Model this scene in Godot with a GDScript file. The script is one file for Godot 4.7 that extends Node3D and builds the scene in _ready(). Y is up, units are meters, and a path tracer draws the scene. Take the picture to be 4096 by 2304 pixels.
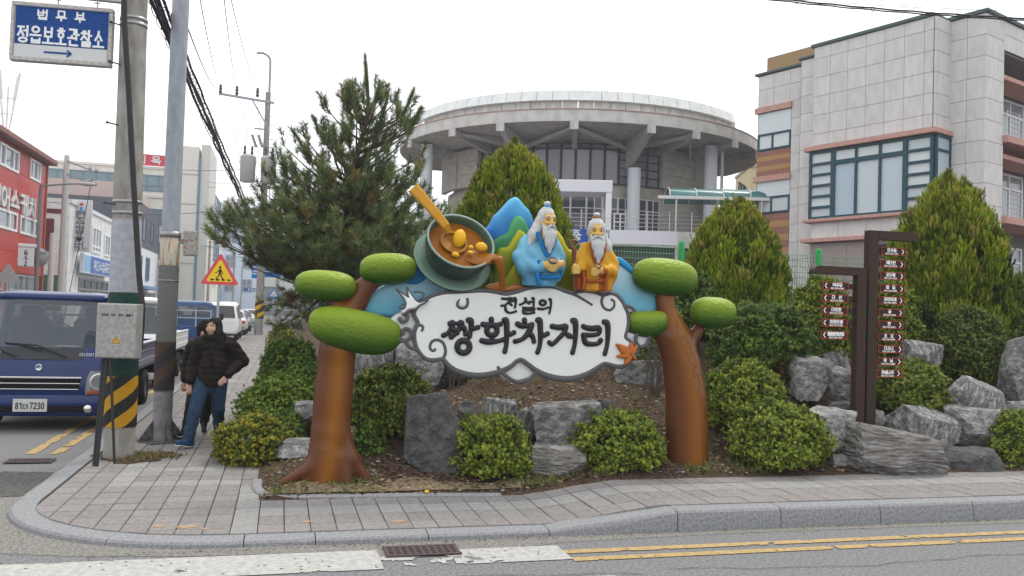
extends Node3D
# A street corner: a painted tea-street sculpture on a planted rock bank, side street on the left.
# World axes follow the two streets: x along the front street, -z away along the side street.

var M := {}
var names := {}
var rng := RandomNumberGenerator.new()

func numbered(parent: Node, called: String) -> String:
	var k := str(parent.get_instance_id()) + called
	var c: int = names.get(k, 0)
	names[k] = c + 1
	return called if c == 0 else "%s_%03d" % [called, c]

func lin(r: float, g: float, b: float) -> Color:
	return Color(r, g, b).linear_to_srgb()

func thing(called: String, label: String, category: String, at := Vector3.ZERO, turn := 0.0, group := "") -> Node3D:
	var o := Node3D.new()
	o.name = numbered(self, called)
	add_child(o, true)
	o.position = at
	o.rotation.y = turn
	tag(o, label, category, group)
	return o

func tag(o: Node, label: String, category := "", group := "", kind := "") -> Node:
	if label: o.set_meta("label", label)
	if category: o.set_meta("category", category)
	if group: o.set_meta("group", group)
	if kind: o.set_meta("kind", kind)
	return o

func part(called: String, mesh: Mesh, mat: Material, parent: Node = self, xf := Transform3D()) -> MeshInstance3D:
	var o := MeshInstance3D.new()
	o.name = numbered(parent, called)
	o.mesh = mesh
	o.material_override = mat
	o.transform = xf
	parent.add_child(o, true)
	return o

func setting(called: String, mesh: Mesh, mat: Material) -> MeshInstance3D:
	var o := part(called, mesh, mat)
	o.set_meta("kind", "structure")
	return o

func copy_of(root: Node3D, at: Vector3, turn: float, label := "") -> Node3D:
	var r: Node3D = root.duplicate()
	var base: String = root.name
	r.name = numbered(self, base.rstrip("_0123456789"))
	add_child(r, true)
	r.position = at
	r.rotation.y = turn
	if label: r.set_meta("label", label)
	return r

func swarm(called: String, mesh: Mesh, mat: Material, xfs: Array, cols: Array, parent: Node = self) -> MultiMeshInstance3D:
	var mm := MultiMesh.new()
	mm.transform_format = MultiMesh.TRANSFORM_3D
	mm.use_colors = true
	mm.mesh = mesh
	mm.instance_count = xfs.size()
	for i in xfs.size():
		mm.set_instance_transform(i, xfs[i])
		mm.set_instance_color(i, cols[i])
	var o := MultiMeshInstance3D.new()
	o.name = numbered(parent, called)
	o.multimesh = mm
	o.material_override = mat
	o.set_meta("kind", "stuff")
	parent.add_child(o, true)
	return o

func turned(deg: float, axis := Vector3.UP, at := Vector3.ZERO) -> Transform3D:
	return Transform3D(Basis(axis, deg_to_rad(deg)), at)

func at(p: Vector3) -> Transform3D:
	return Transform3D(Basis(), p)

# ---------------------------------------------------------------- mesh builder
class MB:
	var st := SurfaceTool.new()
	var xf := Transform3D()
	var filled := false
	func _init():
		st.begin(Mesh.PRIMITIVE_TRIANGLES)
		st.set_smooth_group(-1)
	func color(c: Color) -> MB:
		st.set_color(c)
		return self
	func smooth(on: bool):
		st.set_smooth_group(1 if on else -1)
	func tri(a: Vector3, b: Vector3, c: Vector3):   # counter-clockwise seen from outside
		filled = true
		st.add_vertex(xf * a); st.add_vertex(xf * c); st.add_vertex(xf * b)
	func quad(a: Vector3, b: Vector3, c: Vector3, d: Vector3):
		tri(a, b, c); tri(a, c, d)
	func box(c: Vector3, s: Vector3, bev := 0.0, t := Transform3D()):
		var keep := xf
		xf = xf * t
		var h := s / 2.0
		var b: float = minf(bev, minf(h.x, minf(h.y, h.z)) * 0.9)
		smooth(false)
		for ax in 3:
			for sg in [-1.0, 1.0]:
				var n := Vector3.ZERO; n[ax] = sg
				var u := Vector3.ZERO; u[(ax + 1) % 3] = 1.0
				var v := Vector3.ZERO; v[(ax + 2) % 3] = sg
				var hu := h[(ax + 1) % 3] - b
				var hv := h[(ax + 2) % 3] - b
				var o := c + n * h[ax]
				quad(o - u * hu - v * hv, o + u * hu - v * hv, o + u * hu + v * hv, o - u * hu + v * hv)
		if b > 0.0:
			for ax in 3:
				var i := (ax + 1) % 3
				var j := (ax + 2) % 3
				for si in [-1.0, 1.0]:
					for sj in [-1.0, 1.0]:
						var p := Vector3.ZERO
						var q := Vector3.ZERO
						p[i] = si * h[i]; p[j] = sj * (h[j] - b)
						q[i] = si * (h[i] - b); q[j] = sj * h[j]
						var e := Vector3.ZERO; e[ax] = h[ax] - b
						if si * sj > 0: quad(c + p - e, c + q - e, c + q + e, c + p + e)
						else: quad(c + q - e, c + p - e, c + p + e, c + q + e)
			for sx in [-1.0, 1.0]:
				for sy in [-1.0, 1.0]:
					for sz in [-1.0, 1.0]:
						var a1 := c + Vector3(sx * h.x, sy * (h.y - b), sz * (h.z - b))
						var a2 := c + Vector3(sx * (h.x - b), sy * h.y, sz * (h.z - b))
						var a3 := c + Vector3(sx * (h.x - b), sy * (h.y - b), sz * h.z)
						if sx * sy * sz > 0: tri(a1, a2, a3)
						else: tri(a1, a3, a2)
		xf = keep
	func span(lo: Vector3, hi: Vector3, bev := 0.0):
		box((lo + hi) / 2.0, (hi - lo).abs(), bev)
	func bar(a: Vector3, b: Vector3, w: float, h: float, bev := 0.0):
		var d := (b - a)
		var z := d.normalized()
		var up := Vector3.UP if absf(z.y) < 0.95 else Vector3.RIGHT
		var x := up.cross(z).normalized()
		box(Vector3.ZERO, Vector3(w, h, d.length()), bev, Transform3D(Basis(x, z.cross(x), z), (a + b) / 2.0))
	func loft(rings: Array, cap0 := true, cap1 := true, sm := true, closed := true):
		smooth(sm)
		for k in rings.size() - 1:
			var p: PackedVector3Array = rings[k]
			var q: PackedVector3Array = rings[k + 1]
			var n := p.size()
			for i in (n if closed else n - 1):
				var j := (i + 1) % n
				quad(p[i], p[j], q[j], q[i])
		smooth(false)
		if cap0: fan(rings[0], true)
		if cap1: fan(rings[-1], false)
	func fan(r: PackedVector3Array, flip: bool):
		var c := Vector3.ZERO
		for p in r: c += p
		c /= r.size()
		for i in r.size():
			var j := (i + 1) % r.size()
			if flip: tri(c, r[j], r[i])
			else: tri(c, r[i], r[j])
	func tube(pts: Array, rad, seg := 8, caps := true, flat := 1.0, side := Vector3.ZERO):
		var rings := []
		var n := pts.size()
		var prev := Vector3.ZERO
		for i in n:
			var t: Vector3 = ((pts[mini(i + 1, n - 1)] as Vector3) - (pts[maxi(i - 1, 0)] as Vector3)).normalized()
			var u: Vector3
			if side != Vector3.ZERO: u = side
			elif prev == Vector3.ZERO: u = Vector3.UP if absf(t.y) < 0.9 else Vector3.RIGHT
			else: u = prev
			u = (u - t * u.dot(t)).normalized()
			prev = u
			var v := t.cross(u)
			var r: float = rad[i] if rad is Array else rad
			var ring := PackedVector3Array()
			for k in seg:
				var a := TAU * k / seg
				ring.append(pts[i] + u * (cos(a) * r * flat) + v * (sin(a) * r))
			rings.append(ring)
		loft(rings, caps, caps)
	func lathe(prof: Array, seg := 24, t := Transform3D(), caps := false):
		var keep := xf
		xf = xf * t
		var rings := []
		for p in prof:
			var ring := PackedVector3Array()
			for k in seg:
				var a := -TAU * k / seg
				ring.append(Vector3(cos(a) * p.x, p.y, sin(a) * p.x))
			rings.append(ring)
		loft(rings, caps, caps)
		xf = keep
	func ball(c: Vector3, r: Vector3, seg := 12, rows := 8, t := Transform3D()):
		var keep := xf
		xf = xf * t
		smooth(true)
		for i in rows:
			var a0 := PI * i / rows - PI / 2
			var a1 := PI * (i + 1) / rows - PI / 2
			for k in seg:
				var b0 := -TAU * k / seg
				var b1 := -TAU * (k + 1) / seg
				var p00 := c + r * Vector3(cos(a0) * cos(b0), sin(a0), cos(a0) * sin(b0))
				var p01 := c + r * Vector3(cos(a0) * cos(b1), sin(a0), cos(a0) * sin(b1))
				var p11 := c + r * Vector3(cos(a1) * cos(b1), sin(a1), cos(a1) * sin(b1))
				var p10 := c + r * Vector3(cos(a1) * cos(b0), sin(a1), cos(a1) * sin(b0))
				if i == 0: tri(p00, p11, p10)
				elif i == rows - 1: tri(p00, p01, p10)
				else: quad(p00, p01, p11, p10)
		smooth(false)
		xf = keep
	func prism(poly: PackedVector2Array, z0: float, z1: float):   # outline in xy, thickness in z
		if Geometry2D.is_polygon_clockwise(poly): poly.reverse()
		var ix := Geometry2D.triangulate_polygon(poly)
		smooth(false)
		for i in range(0, ix.size(), 3):
			var a := poly[ix[i]]
			var b := poly[ix[i + 1]]
			var c := poly[ix[i + 2]]
			if (b - a).cross(c - a) < 0.0:
				var s := b
				b = c; c = s
			tri(Vector3(a.x, a.y, z1), Vector3(b.x, b.y, z1), Vector3(c.x, c.y, z1))
			tri(Vector3(a.x, a.y, z0), Vector3(c.x, c.y, z0), Vector3(b.x, b.y, z0))
		for i in poly.size():
			var a := poly[i]
			var b := poly[(i + 1) % poly.size()]
			quad(Vector3(a.x, a.y, z0), Vector3(b.x, b.y, z0), Vector3(b.x, b.y, z1), Vector3(a.x, a.y, z1))
	func add(mesh: Mesh, t: Transform3D):
		smooth(false)
		var f := mesh.get_faces()
		var q := xf * t
		for v in f: st.add_vertex(q * v)
		filled = true
	func done() -> ArrayMesh:
		st.generate_normals()
		return st.commit()

func spline(pts: Array, per := 6, closed := false) -> Array:
	var out := []
	var n := pts.size()
	for i in (n if closed else n - 1):
		var p0 = pts[(i - 1 + n) % n] if closed or i > 0 else pts[0]
		var p1 = pts[i]
		var p2 = pts[(i + 1) % n]
		var p3 = pts[(i + 2) % n] if closed or i + 2 < n else pts[n - 1]
		for k in per:
			var t := float(k) / per
			out.append(0.5 * (2.0 * p1 + (p2 - p0) * t + (2.0 * p0 - 5.0 * p1 + 4.0 * p2 - p3) * t * t + (3.0 * p1 - p0 - 3.0 * p2 + p3) * t * t * t))
	if not closed: out.append(pts[n - 1])
	return out

func lift(pts: Array, z: float) -> Array:
	var out := []
	for p in pts: out.append(Vector3(p.x, p.y, z))
	return out

func ramp(a: float, b: float, count: int) -> Array:
	var out := []
	for i in count: out.append(lerpf(a, b, float(i) / maxi(1, count - 1)))
	return out

# a puffed relief: flat back, front rising from the edge over "bevel" to "depth"
func puff(outline: Array, depth: float, bevel: float, paint = null, z0 := 0.0, step := 0.03) -> ArrayMesh:
	var poly := PackedVector2Array()
	var m := outline.size()
	for i in m:
		var a: Vector2 = outline[i]
		var b: Vector2 = outline[(i + 1) % m]
		var cnt := maxi(1, int(a.distance_to(b) / step))
		for k in cnt: poly.append(a.lerp(b, float(k) / cnt))
	if Geometry2D.is_polygon_clockwise(poly): poly.reverse()
	var pts := PackedVector2Array(poly)
	var hs := PackedFloat32Array()
	hs.resize(poly.size())
	for f in [0.15, 0.4, 0.7, 1.0, 1.6, 2.6, 4.0, 6.0]:
		var d: float = f * bevel
		var t: float = clampf(f, 0.0, 1.0)
		var h: float = sqrt(1.0 - (1.0 - t) * (1.0 - t)) * depth
		for q in Geometry2D.offset_polygon(poly, -d, Geometry2D.JOIN_ROUND):
			for i in q.size():
				var a: Vector2 = q[i]
				var b: Vector2 = q[(i + 1) % q.size()]
				var cnt := maxi(1, int(a.distance_to(b) / maxf(step, d * 0.5)))
				for k in cnt:
					pts.append(a.lerp(b, float(k) / cnt))
					hs.append(h)
	var ix := Geometry2D.triangulate_delaunay(pts)
	var mb := MB.new()
	mb.smooth(true)
	for i in range(0, ix.size(), 3):
		var a := ix[i]
		var b := ix[i + 1]
		var c := ix[i + 2]
		if (pts[b] - pts[a]).cross(pts[c] - pts[a]) < 0.0:
			var s := b
			b = c; c = s
		var mid := (pts[a] + pts[b] + pts[c]) / 3.0
		if not Geometry2D.is_point_in_polygon(mid, poly): continue
		for v in [a, c, b]:
			if paint != null: mb.st.set_color(paint.call(pts[v]))
			mb.st.add_vertex(Vector3(pts[v].x, pts[v].y, z0 + 0.012 + hs[v]))
	mb.smooth(false)
	for i in poly.size():
		var a := poly[i]
		var b := poly[(i + 1) % poly.size()]
		if paint != null: mb.st.set_color(paint.call(a))
		mb.quad(Vector3(a.x, a.y, z0 - 0.05), Vector3(b.x, b.y, z0 - 0.05), Vector3(b.x, b.y, z0 + 0.012), Vector3(a.x, a.y, z0 + 0.012))
	var back := Geometry2D.triangulate_polygon(poly)
	for i in range(0, back.size(), 3):
		mb.tri(Vector3(poly[back[i]].x, poly[back[i]].y, z0 - 0.05), Vector3(poly[back[i + 2]].x, poly[back[i + 2]].y, z0 - 0.05), Vector3(poly[back[i + 1]].x, poly[back[i + 1]].y, z0 - 0.05))
	return mb.done()

# ---------------------------------------------------------------- smooth bodies from joints
# a bone is [a, b, radius at a, radius at b, squeeze (Vector3, optional), colour (optional)]
func body(bones: Array, cell: float, blend: float, into: MB = null, dent = null) -> MB:
	var mb := into if into else MB.new()
	var lo := Vector3.INF
	var hi := -Vector3.INF
	var k := 1.0 / blend
	var pad := blend * 3.0 + cell * 2.0
	for o in bones:
		if o[0] is Array:
			for i in o[0].size():
				lo = lo.min(o[0][i] - Vector3.ONE * (o[1][i] + pad))
				hi = hi.max(o[0][i] + Vector3.ONE * (o[1][i] + pad))
			continue
		var r := maxf(o[2], o[3]) + pad
		for p in [o[0], o[1]]:
			lo = lo.min(p - Vector3.ONE * r)
			hi = hi.max(p + Vector3.ONE * r)
	var dim := ((hi - lo) / cell).ceil() + Vector3.ONE
	var nx := int(dim.x)
	var ny := int(dim.y)
	var nz := int(dim.z)
	var acc := PackedFloat32Array()
	acc.resize(nx * ny * nz)
	for o in bones:
		if o[0] is Array:   # a limb that bends: [points, radii, squeeze]
			_limb(o, acc, lo, cell, nx, ny, nz, k, pad)
			continue
		var a: Vector3 = o[0]
		var b: Vector3 = o[1]
		var ra: float = o[2]
		var rb: float = o[3]
		var sq: Vector3 = o[4] if o.size() > 4 and o[4] != null else Vector3.ONE
		var inv := Vector3.ONE / sq
		var small := minf(sq.x, minf(sq.y, sq.z))
		var r := maxf(ra, rb)
		var p0 := ((a.min(b) - sq * r - Vector3.ONE * pad - lo) / cell).floor()
		var p1 := ((a.max(b) + sq * r + Vector3.ONE * pad - lo) / cell).ceil()
		var x0 := maxi(0, int(p0.x))
		var y0 := maxi(0, int(p0.y))
		var z0 := maxi(0, int(p0.z))
		var x1 := mini(nx, int(p1.x) + 1)
		var y1 := mini(ny, int(p1.y) + 1)
		var z1 := mini(nz, int(p1.z) + 1)
		var ab := (b - a) * inv
		var l2 := maxf(ab.length_squared(), 1e-9)
		var dr := rb - ra
		for z in range(z0, z1):
			for y in range(y0, y1):
				var row := (z * ny + y) * nx
				for x in range(x0, x1):
					var p := (lo + Vector3(x, y, z) * cell - a) * inv
					var t := clampf(p.dot(ab) / l2, 0.0, 1.0)
					var d := ((p - ab * t).length() - ra - dr * t) * small
					if d < pad: acc[row + x] += exp(-k * d)
	if dent != null:
		for z in nz:
			for y in ny:
				for x in nx:
					var i := (z * ny + y) * nx + x
					if acc[i] > 0.05: acc[i] *= exp(-k * dent.call(lo + Vector3(x, y, z) * cell))
	var at_cell := PackedInt32Array()
	at_cell.resize(nx * ny * nz)
	at_cell.fill(-1)
	var verts := PackedVector3Array()
	var off := [0, 1, nx, nx + 1, nx * ny, nx * ny + 1, nx * ny + nx, nx * ny + nx + 1]
	var edges := [[0, 1], [2, 3], [4, 5], [6, 7], [0, 2], [1, 3], [4, 6], [5, 7], [0, 4], [1, 5], [2, 6], [3, 7]]
	var fs := PackedFloat32Array()
	fs.resize(8)
	var sxy := nx * ny
	for z in nz - 1:
		for y in ny - 1:
			var row := (z * ny + y) * nx
			for x in nx - 1:
				var i := row + x
				var s0 := acc[i] > 1.0
				if s0 == (acc[i + 1] > 1.0) and s0 == (acc[i + nx] > 1.0) and s0 == (acc[i + nx + 1] > 1.0) and s0 == (acc[i + sxy] > 1.0) and s0 == (acc[i + sxy + 1] > 1.0) and s0 == (acc[i + sxy + nx] > 1.0) and s0 == (acc[i + sxy + nx + 1] > 1.0): continue
				for c in 8: fs[c] = log(maxf(acc[i + off[c]], 1e-6))
				var sum := Vector3.ZERO
				var cnt := 0
				for e in edges:
					var fa := fs[e[0]]
					var fb := fs[e[1]]
					if (fa > 0.0) != (fb > 0.0):
						var t := fa / (fa - fb)
						var ca := Vector3(e[0] & 1, (e[0] >> 1) & 1, e[0] >> 2)
						var cb := Vector3(e[1] & 1, (e[1] >> 1) & 1, e[1] >> 2)
						sum += ca.lerp(cb, t)
						cnt += 1
				at_cell[i] = verts.size()
				verts.append(lo + (Vector3(x, y, z) + sum / cnt) * cell)
	mb.smooth(true)
	for z in range(1, nz - 1):
		for y in range(1, ny - 1):
			for x in range(1, nx - 1):
				var i := (z * ny + y) * nx + x
				var s := acc[i] > 1.0
				if s != (acc[i + 1] > 1.0):
					_face(mb, verts, at_cell, i - nx - sxy, i - sxy, i, i - nx, s)
				if s != (acc[i + nx] > 1.0):
					_face(mb, verts, at_cell, i - 1 - sxy, i - 1, i, i - sxy, s)
				if s != (acc[i + sxy] > 1.0):
					_face(mb, verts, at_cell, i - 1 - nx, i - nx, i, i - 1, s)
	mb.smooth(false)
	return mb

func _limb(o: Array, acc: PackedFloat32Array, lo: Vector3, cell: float, nx: int, ny: int, nz: int, k: float, pad: float):
	var pts: Array = o[0]
	var rad: Array = o[1]
	var sq: Vector3 = o[2] if o.size() > 2 else Vector3.ONE
	var inv := Vector3.ONE / sq
	var small := minf(sq.x, minf(sq.y, sq.z))
	var best := {}
	for s in pts.size() - 1:
		var a: Vector3 = pts[s]
		var b: Vector3 = pts[s + 1]
		var ra: float = rad[s]
		var dr: float = rad[s + 1] - ra
		var r := maxf(ra, rad[s + 1])
		var p0 := ((a.min(b) - sq * r - Vector3.ONE * pad - lo) / cell).floor()
		var p1 := ((a.max(b) + sq * r + Vector3.ONE * pad - lo) / cell).ceil()
		var ab := (b - a) * inv
		var l2 := maxf(ab.length_squared(), 1e-9)
		for z in range(maxi(0, int(p0.z)), mini(nz, int(p1.z) + 1)):
			for y in range(maxi(0, int(p0.y)), mini(ny, int(p1.y) + 1)):
				var row := (z * ny + y) * nx
				for x in range(maxi(0, int(p0.x)), mini(nx, int(p1.x) + 1)):
					var p := (lo + Vector3(x, y, z) * cell - a) * inv
					var t := clampf(p.dot(ab) / l2, 0.0, 1.0)
					var d := ((p - ab * t).length() - ra - dr * t) * small
					if d < pad and d < best.get(row + x, 1e9): best[row + x] = d
	for i in best: acc[i] += exp(-k * best[i])

var paint_by = null
func _face(mb: MB, v: PackedVector3Array, at_cell: PackedInt32Array, a: int, b: int, c: int, d: int, s: bool):
	var ia := at_cell[a]
	var ib := at_cell[b]
	var ic := at_cell[c]
	var id := at_cell[d]
	if ia < 0 or ib < 0 or ic < 0 or id < 0: return
	if paint_by != null: mb.st.set_color(paint_by.call((v[ia] + v[ic]) / 2.0))
	if s: mb.quad(v[ia], v[ib], v[ic], v[id])
	else: mb.quad(v[id], v[ic], v[ib], v[ia])

# ---------------------------------------------------------------- Korean lettering from strokes
const LEAD := "ㄱㄲㄴㄷㄸㄹㅁㅂㅃㅅㅆㅇㅈㅉㅊㅋㅌㅍㅎ"
const VOWEL := "ㅏㅐㅑㅒㅓㅔㅕㅖㅗㅘㅙㅚㅛㅜㅝㅞㅟㅠㅡㅢㅣ"
const TRAIL := " ㄱㄲㄳㄴㄵㄶㄷㄹㄺㄻㄼㄽㄾㄿㅀㅁㅂㅄㅅㅆㅇㅈㅊㅋㅌㅍㅎ"

func jamo(c: String) -> Array:
	match c:
		"ㄱ": return [[0, 1, 1, 1, .9, 0]]
		"ㄴ": return [[0, 1, 0, 0, 1, 0]]
		"ㄷ": return [[1, 1, 0, 1, 0, 0, 1, 0]]
		"ㄹ": return [[0, 1, 1, 1, 1, .5, 0, .5, 0, 0, 1, 0]]
		"ㅁ": return [[0, 1, 1, 1, 1, 0, 0, 0, 0, 1]]
		"ㅂ": return [[0, 1, 0, 0, 1, 0, 1, 1], [0, .52, 1, .52]]
		"ㅅ": return [[.5, 1, .42, .55, 0, 0], [.48, .7, 1, 0]]
		"ㅇ":
			var o := []
			for i in 13: o.append_array([.5 + .5 * sin(TAU * i / 12), .5 + .5 * cos(TAU * i / 12)])
			return [o]
		"ㅈ": return [[0, 1, 1, 1], [.5, 1, .4, .5, 0, 0], [.48, .6, 1, 0]]
		"ㅊ": return [[.3, 1, .7, 1], [0, .76, 1, .76], [.5, .76, .4, .4, 0, 0], [.48, .5, 1, 0]]
		"ㅋ": return [[0, 1, 1, 1, .9, 0], [0, .55, .97, .55]]
		"ㅌ": return [[1, 1, 0, 1, 0, 0, 1, 0], [0, .5, 1, .5]]
		"ㅍ": return [[0, 1, 1, 1], [0, 0, 1, 0], [.3, 1, .3, 0], [.7, 1, .7, 0]]
		"ㅎ":
			var o := []
			for i in 13: o.append_array([.5 + .36 * sin(TAU * i / 12), .28 + .28 * cos(TAU * i / 12)])
			return [[.32, 1, .68, 1], [0, .76, 1, .76], o]
		"ㄲ", "ㄸ", "ㅃ", "ㅆ", "ㅉ":
			var one := jamo({"ㄲ": "ㄱ", "ㄸ": "ㄷ", "ㅃ": "ㅂ", "ㅆ": "ㅅ", "ㅉ": "ㅈ"}[c])
			return fit(one, 0, .44, 0, 1) + fit(one, .56, 1, 0, 1)
		"ㅏ": return [[.3, 1, .3, 0], [.3, .5, 1, .5]]
		"ㅐ": return [[.1, 1, .1, 0], [.1, .5, .8, .5], [.8, 1, .8, 0]]
		"ㅑ": return [[.3, 1, .3, 0], [.3, .65, 1, .65], [.3, .35, 1, .35]]
		"ㅓ": return [[.8, 1, .8, 0], [0, .55, .8, .55]]
		"ㅔ": return [[.45, 1, .45, 0], [0, .55, .45, .55], [.95, 1, .95, 0]]
		"ㅕ": return [[.8, 1, .8, 0], [0, .68, .8, .68], [0, .38, .8, .38]]
		"ㅖ": return [[.45, 1, .45, 0], [0, .68, .45, .68], [0, .38, .45, .38], [.95, 1, .95, 0]]
		"ㅗ": return [[0, 0, 1, 0], [.5, 1, .5, 0]]
		"ㅛ": return [[0, 0, 1, 0], [.3, 1, .3, 0], [.7, 1, .7, 0]]
		"ㅜ": return [[0, 1, 1, 1], [.5, 1, .5, 0]]
		"ㅠ": return [[0, 1, 1, 1], [.3, 1, .3, 0], [.7, 1, .7, 0]]
		"ㅡ": return [[0, .5, 1, .5]]
		"ㅣ": return [[.5, 1, .5, 0]]
	return []

func fit(strokes: Array, x0: float, x1: float, y0: float, y1: float) -> Array:
	var out := []
	for s in strokes:
		var q := []
		for i in range(0, s.size(), 2):
			q.append(lerpf(x0, x1, s[i])); q.append(lerpf(y0, y1, s[i + 1]))
		out.append(q)
	return out

func syllable(ch: String) -> Array:
	var n := ch.unicode_at(0) - 0xAC00
	if n < 0 or n > 11171: return []
	var l := LEAD[n / 588]
	var v := VOWEL[(n % 588) / 28]
	var t := TRAIL[n % 28]
	var b := 0.0 if t == " " else 0.4
	var out := []
	if t != " ": out += fit(jamo(t), .18, .88, 0.02, .27)
	if v in "ㅏㅐㅑㅒㅓㅔㅕㅖㅣ":
		var w := .62 if v in "ㅐㅒㅔㅖ" else .68
		out += fit(jamo(l), .06, w - .12 if v in "ㅓㅕㅔㅖ" else w - .08, b + .1 if b == 0.0 else b + .02, .94)
		out += fit(jamo(v), w - (.06 if v in "ㅓㅕㅔㅖ" else .02), .98, b - (.02 if b > 0 else 0.0), 1)
	elif v in "ㅗㅛㅜㅠㅡ":
		var y := .36 if b == 0.0 else .58
		out += fit(jamo(l), .2, .8, y + .08, 1)
		if v in "ㅗㅛ": out += fit(jamo(v), .02, .98, b + .04, y + .02)
		elif v == "ㅡ": out += fit(jamo(v), .02, .98, y - .2, y)
		else: out += fit(jamo(v), .02, .98, (b - .02 if b > 0 else 0.0), y - .06)
	else:
		var y := .38 if b == 0.0 else .6
		var pair: Array = {"ㅘ": ["ㅗ", "ㅏ"], "ㅙ": ["ㅗ", "ㅐ"], "ㅚ": ["ㅗ", "ㅣ"], "ㅝ": ["ㅜ", "ㅓ"], "ㅞ": ["ㅜ", "ㅔ"], "ㅟ": ["ㅜ", "ㅣ"], "ㅢ": ["ㅡ", "ㅣ"]}[v]
		out += fit(jamo(l), .12, .58, y + .1, 1)
		out += fit(jamo(pair[0]), .0, .68, b + .06, y)
		out += fit(jamo(pair[1]), .66, 1, b - (.02 if b > 0 else 0.0), 1)
	return out

# writes text with flat-faced strokes into a builder; at = middle of the line, in the builder's xy plane
func write(mb: MB, text: String, mid: Vector2, h: float, thick: float, z := 0.0, deep := 0.004, wide := 1.0, gap := 1.12, vertical := false):
	var n := text.length()
	var w := h * wide
	for k in n:
		var ch := text[k]
		var ox := mid.x + ((k - (n - 1) / 2.0) * w * gap if not vertical else 0.0) - w / 2.0
		var oy := mid.y - h / 2.0 - ((k - (n - 1) / 2.0) * h * gap if vertical else 0.0)
		var li := 0
		for s in syllable(ch):
			li += 1
			for i in range(0, s.size() - 2, 2):
				var a := Vector2(ox + s[i] * w, oy + s[i + 1] * h)
				var b := Vector2(ox + s[i + 2] * w, oy + s[i + 3] * h)
				var d := (b - a).normalized() * thick * 0.5
				var e := Vector2(-d.y, d.x)
				var zz := z + deep + li * 0.0003 + i * 0.00005
				var q := [a - d * .8 - e, b + d * .8 - e, b + d * .8 + e, a - d * .8 + e]
				var top := []
				var bot := []
				for p in q:
					top.append(Vector3(p.x, p.y, zz)); bot.append(Vector3(p.x, p.y, z - 0.001))
				mb.quad(top[0], top[1], top[2], top[3])
				for j in 4: mb.quad(bot[j], bot[(j + 1) % 4], top[(j + 1) % 4], top[j])

var fonts := {}
func latin(mb: MB, text: String, mid: Vector3, h: float, deep := 0.004, family := "Droid Sans", t := Transform3D(), squeeze := 1.0):
	if not fonts.has(family):
		var f := SystemFont.new()
		f.font_names = PackedStringArray([family])
		f.font_weight = 700
		fonts[family] = f
	var m := TextMesh.new()
	m.font = fonts[family]
	m.font_size = 32
	m.text = text
	m.pixel_size = h / 23.0
	m.depth = deep
	m.curve_step = 4.0
	mb.add(m, t * Transform3D(Basis.from_scale(Vector3(squeeze, 1, 1)), mid))

func noise_tex(freq: float, stops: Array, seed_at: int, size := 512, kind := FastNoiseLite.TYPE_SIMPLEX_SMOOTH, octaves := 5, bump := 0.0) -> NoiseTexture2D:
	var t := NoiseTexture2D.new()
	t.width = size
	t.height = size
	t.seamless = true
	t.generate_mipmaps = false
	var f := FastNoiseLite.new()
	f.seed = seed_at
	f.noise_type = kind
	f.frequency = freq
	f.fractal_octaves = octaves
	t.noise = f
	if bump > 0.0:
		t.as_normal_map = true
		t.bump_strength = bump
	elif stops.size():
		var g := Gradient.new()
		var offs := PackedFloat32Array()
		var cs := PackedColorArray()
		for s in stops:
			offs.append(s[0]); cs.append(s[1])
		g.offsets = offs
		g.colors = cs
		t.color_ramp = g
	return t

func plain(r: float, g: float, b: float, rough := 0.6, metal := 0.0) -> StandardMaterial3D:
	var m := StandardMaterial3D.new()
	m.albedo_color = lin(r, g, b)
	m.roughness = rough
	m.metallic = metal
	if rough > .3: m.metallic_specular = .3
	return m

# colours of a mottled surface: texture ramps between two linear colours; scale = repeats per metre
func mottled(a: Color, b: Color, freq: float, scale: Vector3, seed_at: int, rough := 0.8, bump := 0.0, world := false, c := Color(-1, 0, 0)) -> StandardMaterial3D:
	var m := StandardMaterial3D.new()
	var stops := [[0.25, a], [0.75, b]] if c.r < 0 else [[0.2, a], [0.5, b], [0.62, b.lerp(c, .5)], [0.75, c]]
	m.albedo_texture = noise_tex(freq, stops, seed_at)
	m.roughness = rough
	m.metallic_specular = .25
	m.uv1_triplanar = true
	m.uv1_world_triplanar = world
	m.uv1_scale = scale
	if bump > 0.0:
		m.normal_enabled = true
		m.normal_texture = noise_tex(freq * 2.0, [], seed_at + 7, 512, FastNoiseLite.TYPE_SIMPLEX_SMOOTH, 5, bump)
		m.normal_scale = 1.0
	return m

func painted(rough := 0.4) -> StandardMaterial3D:   # colour comes from the paint on each vertex
	var m := StandardMaterial3D.new()
	m.vertex_color_use_as_albedo = true
	m.roughness = rough
	m.metallic_specular = .28
	return m

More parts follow.
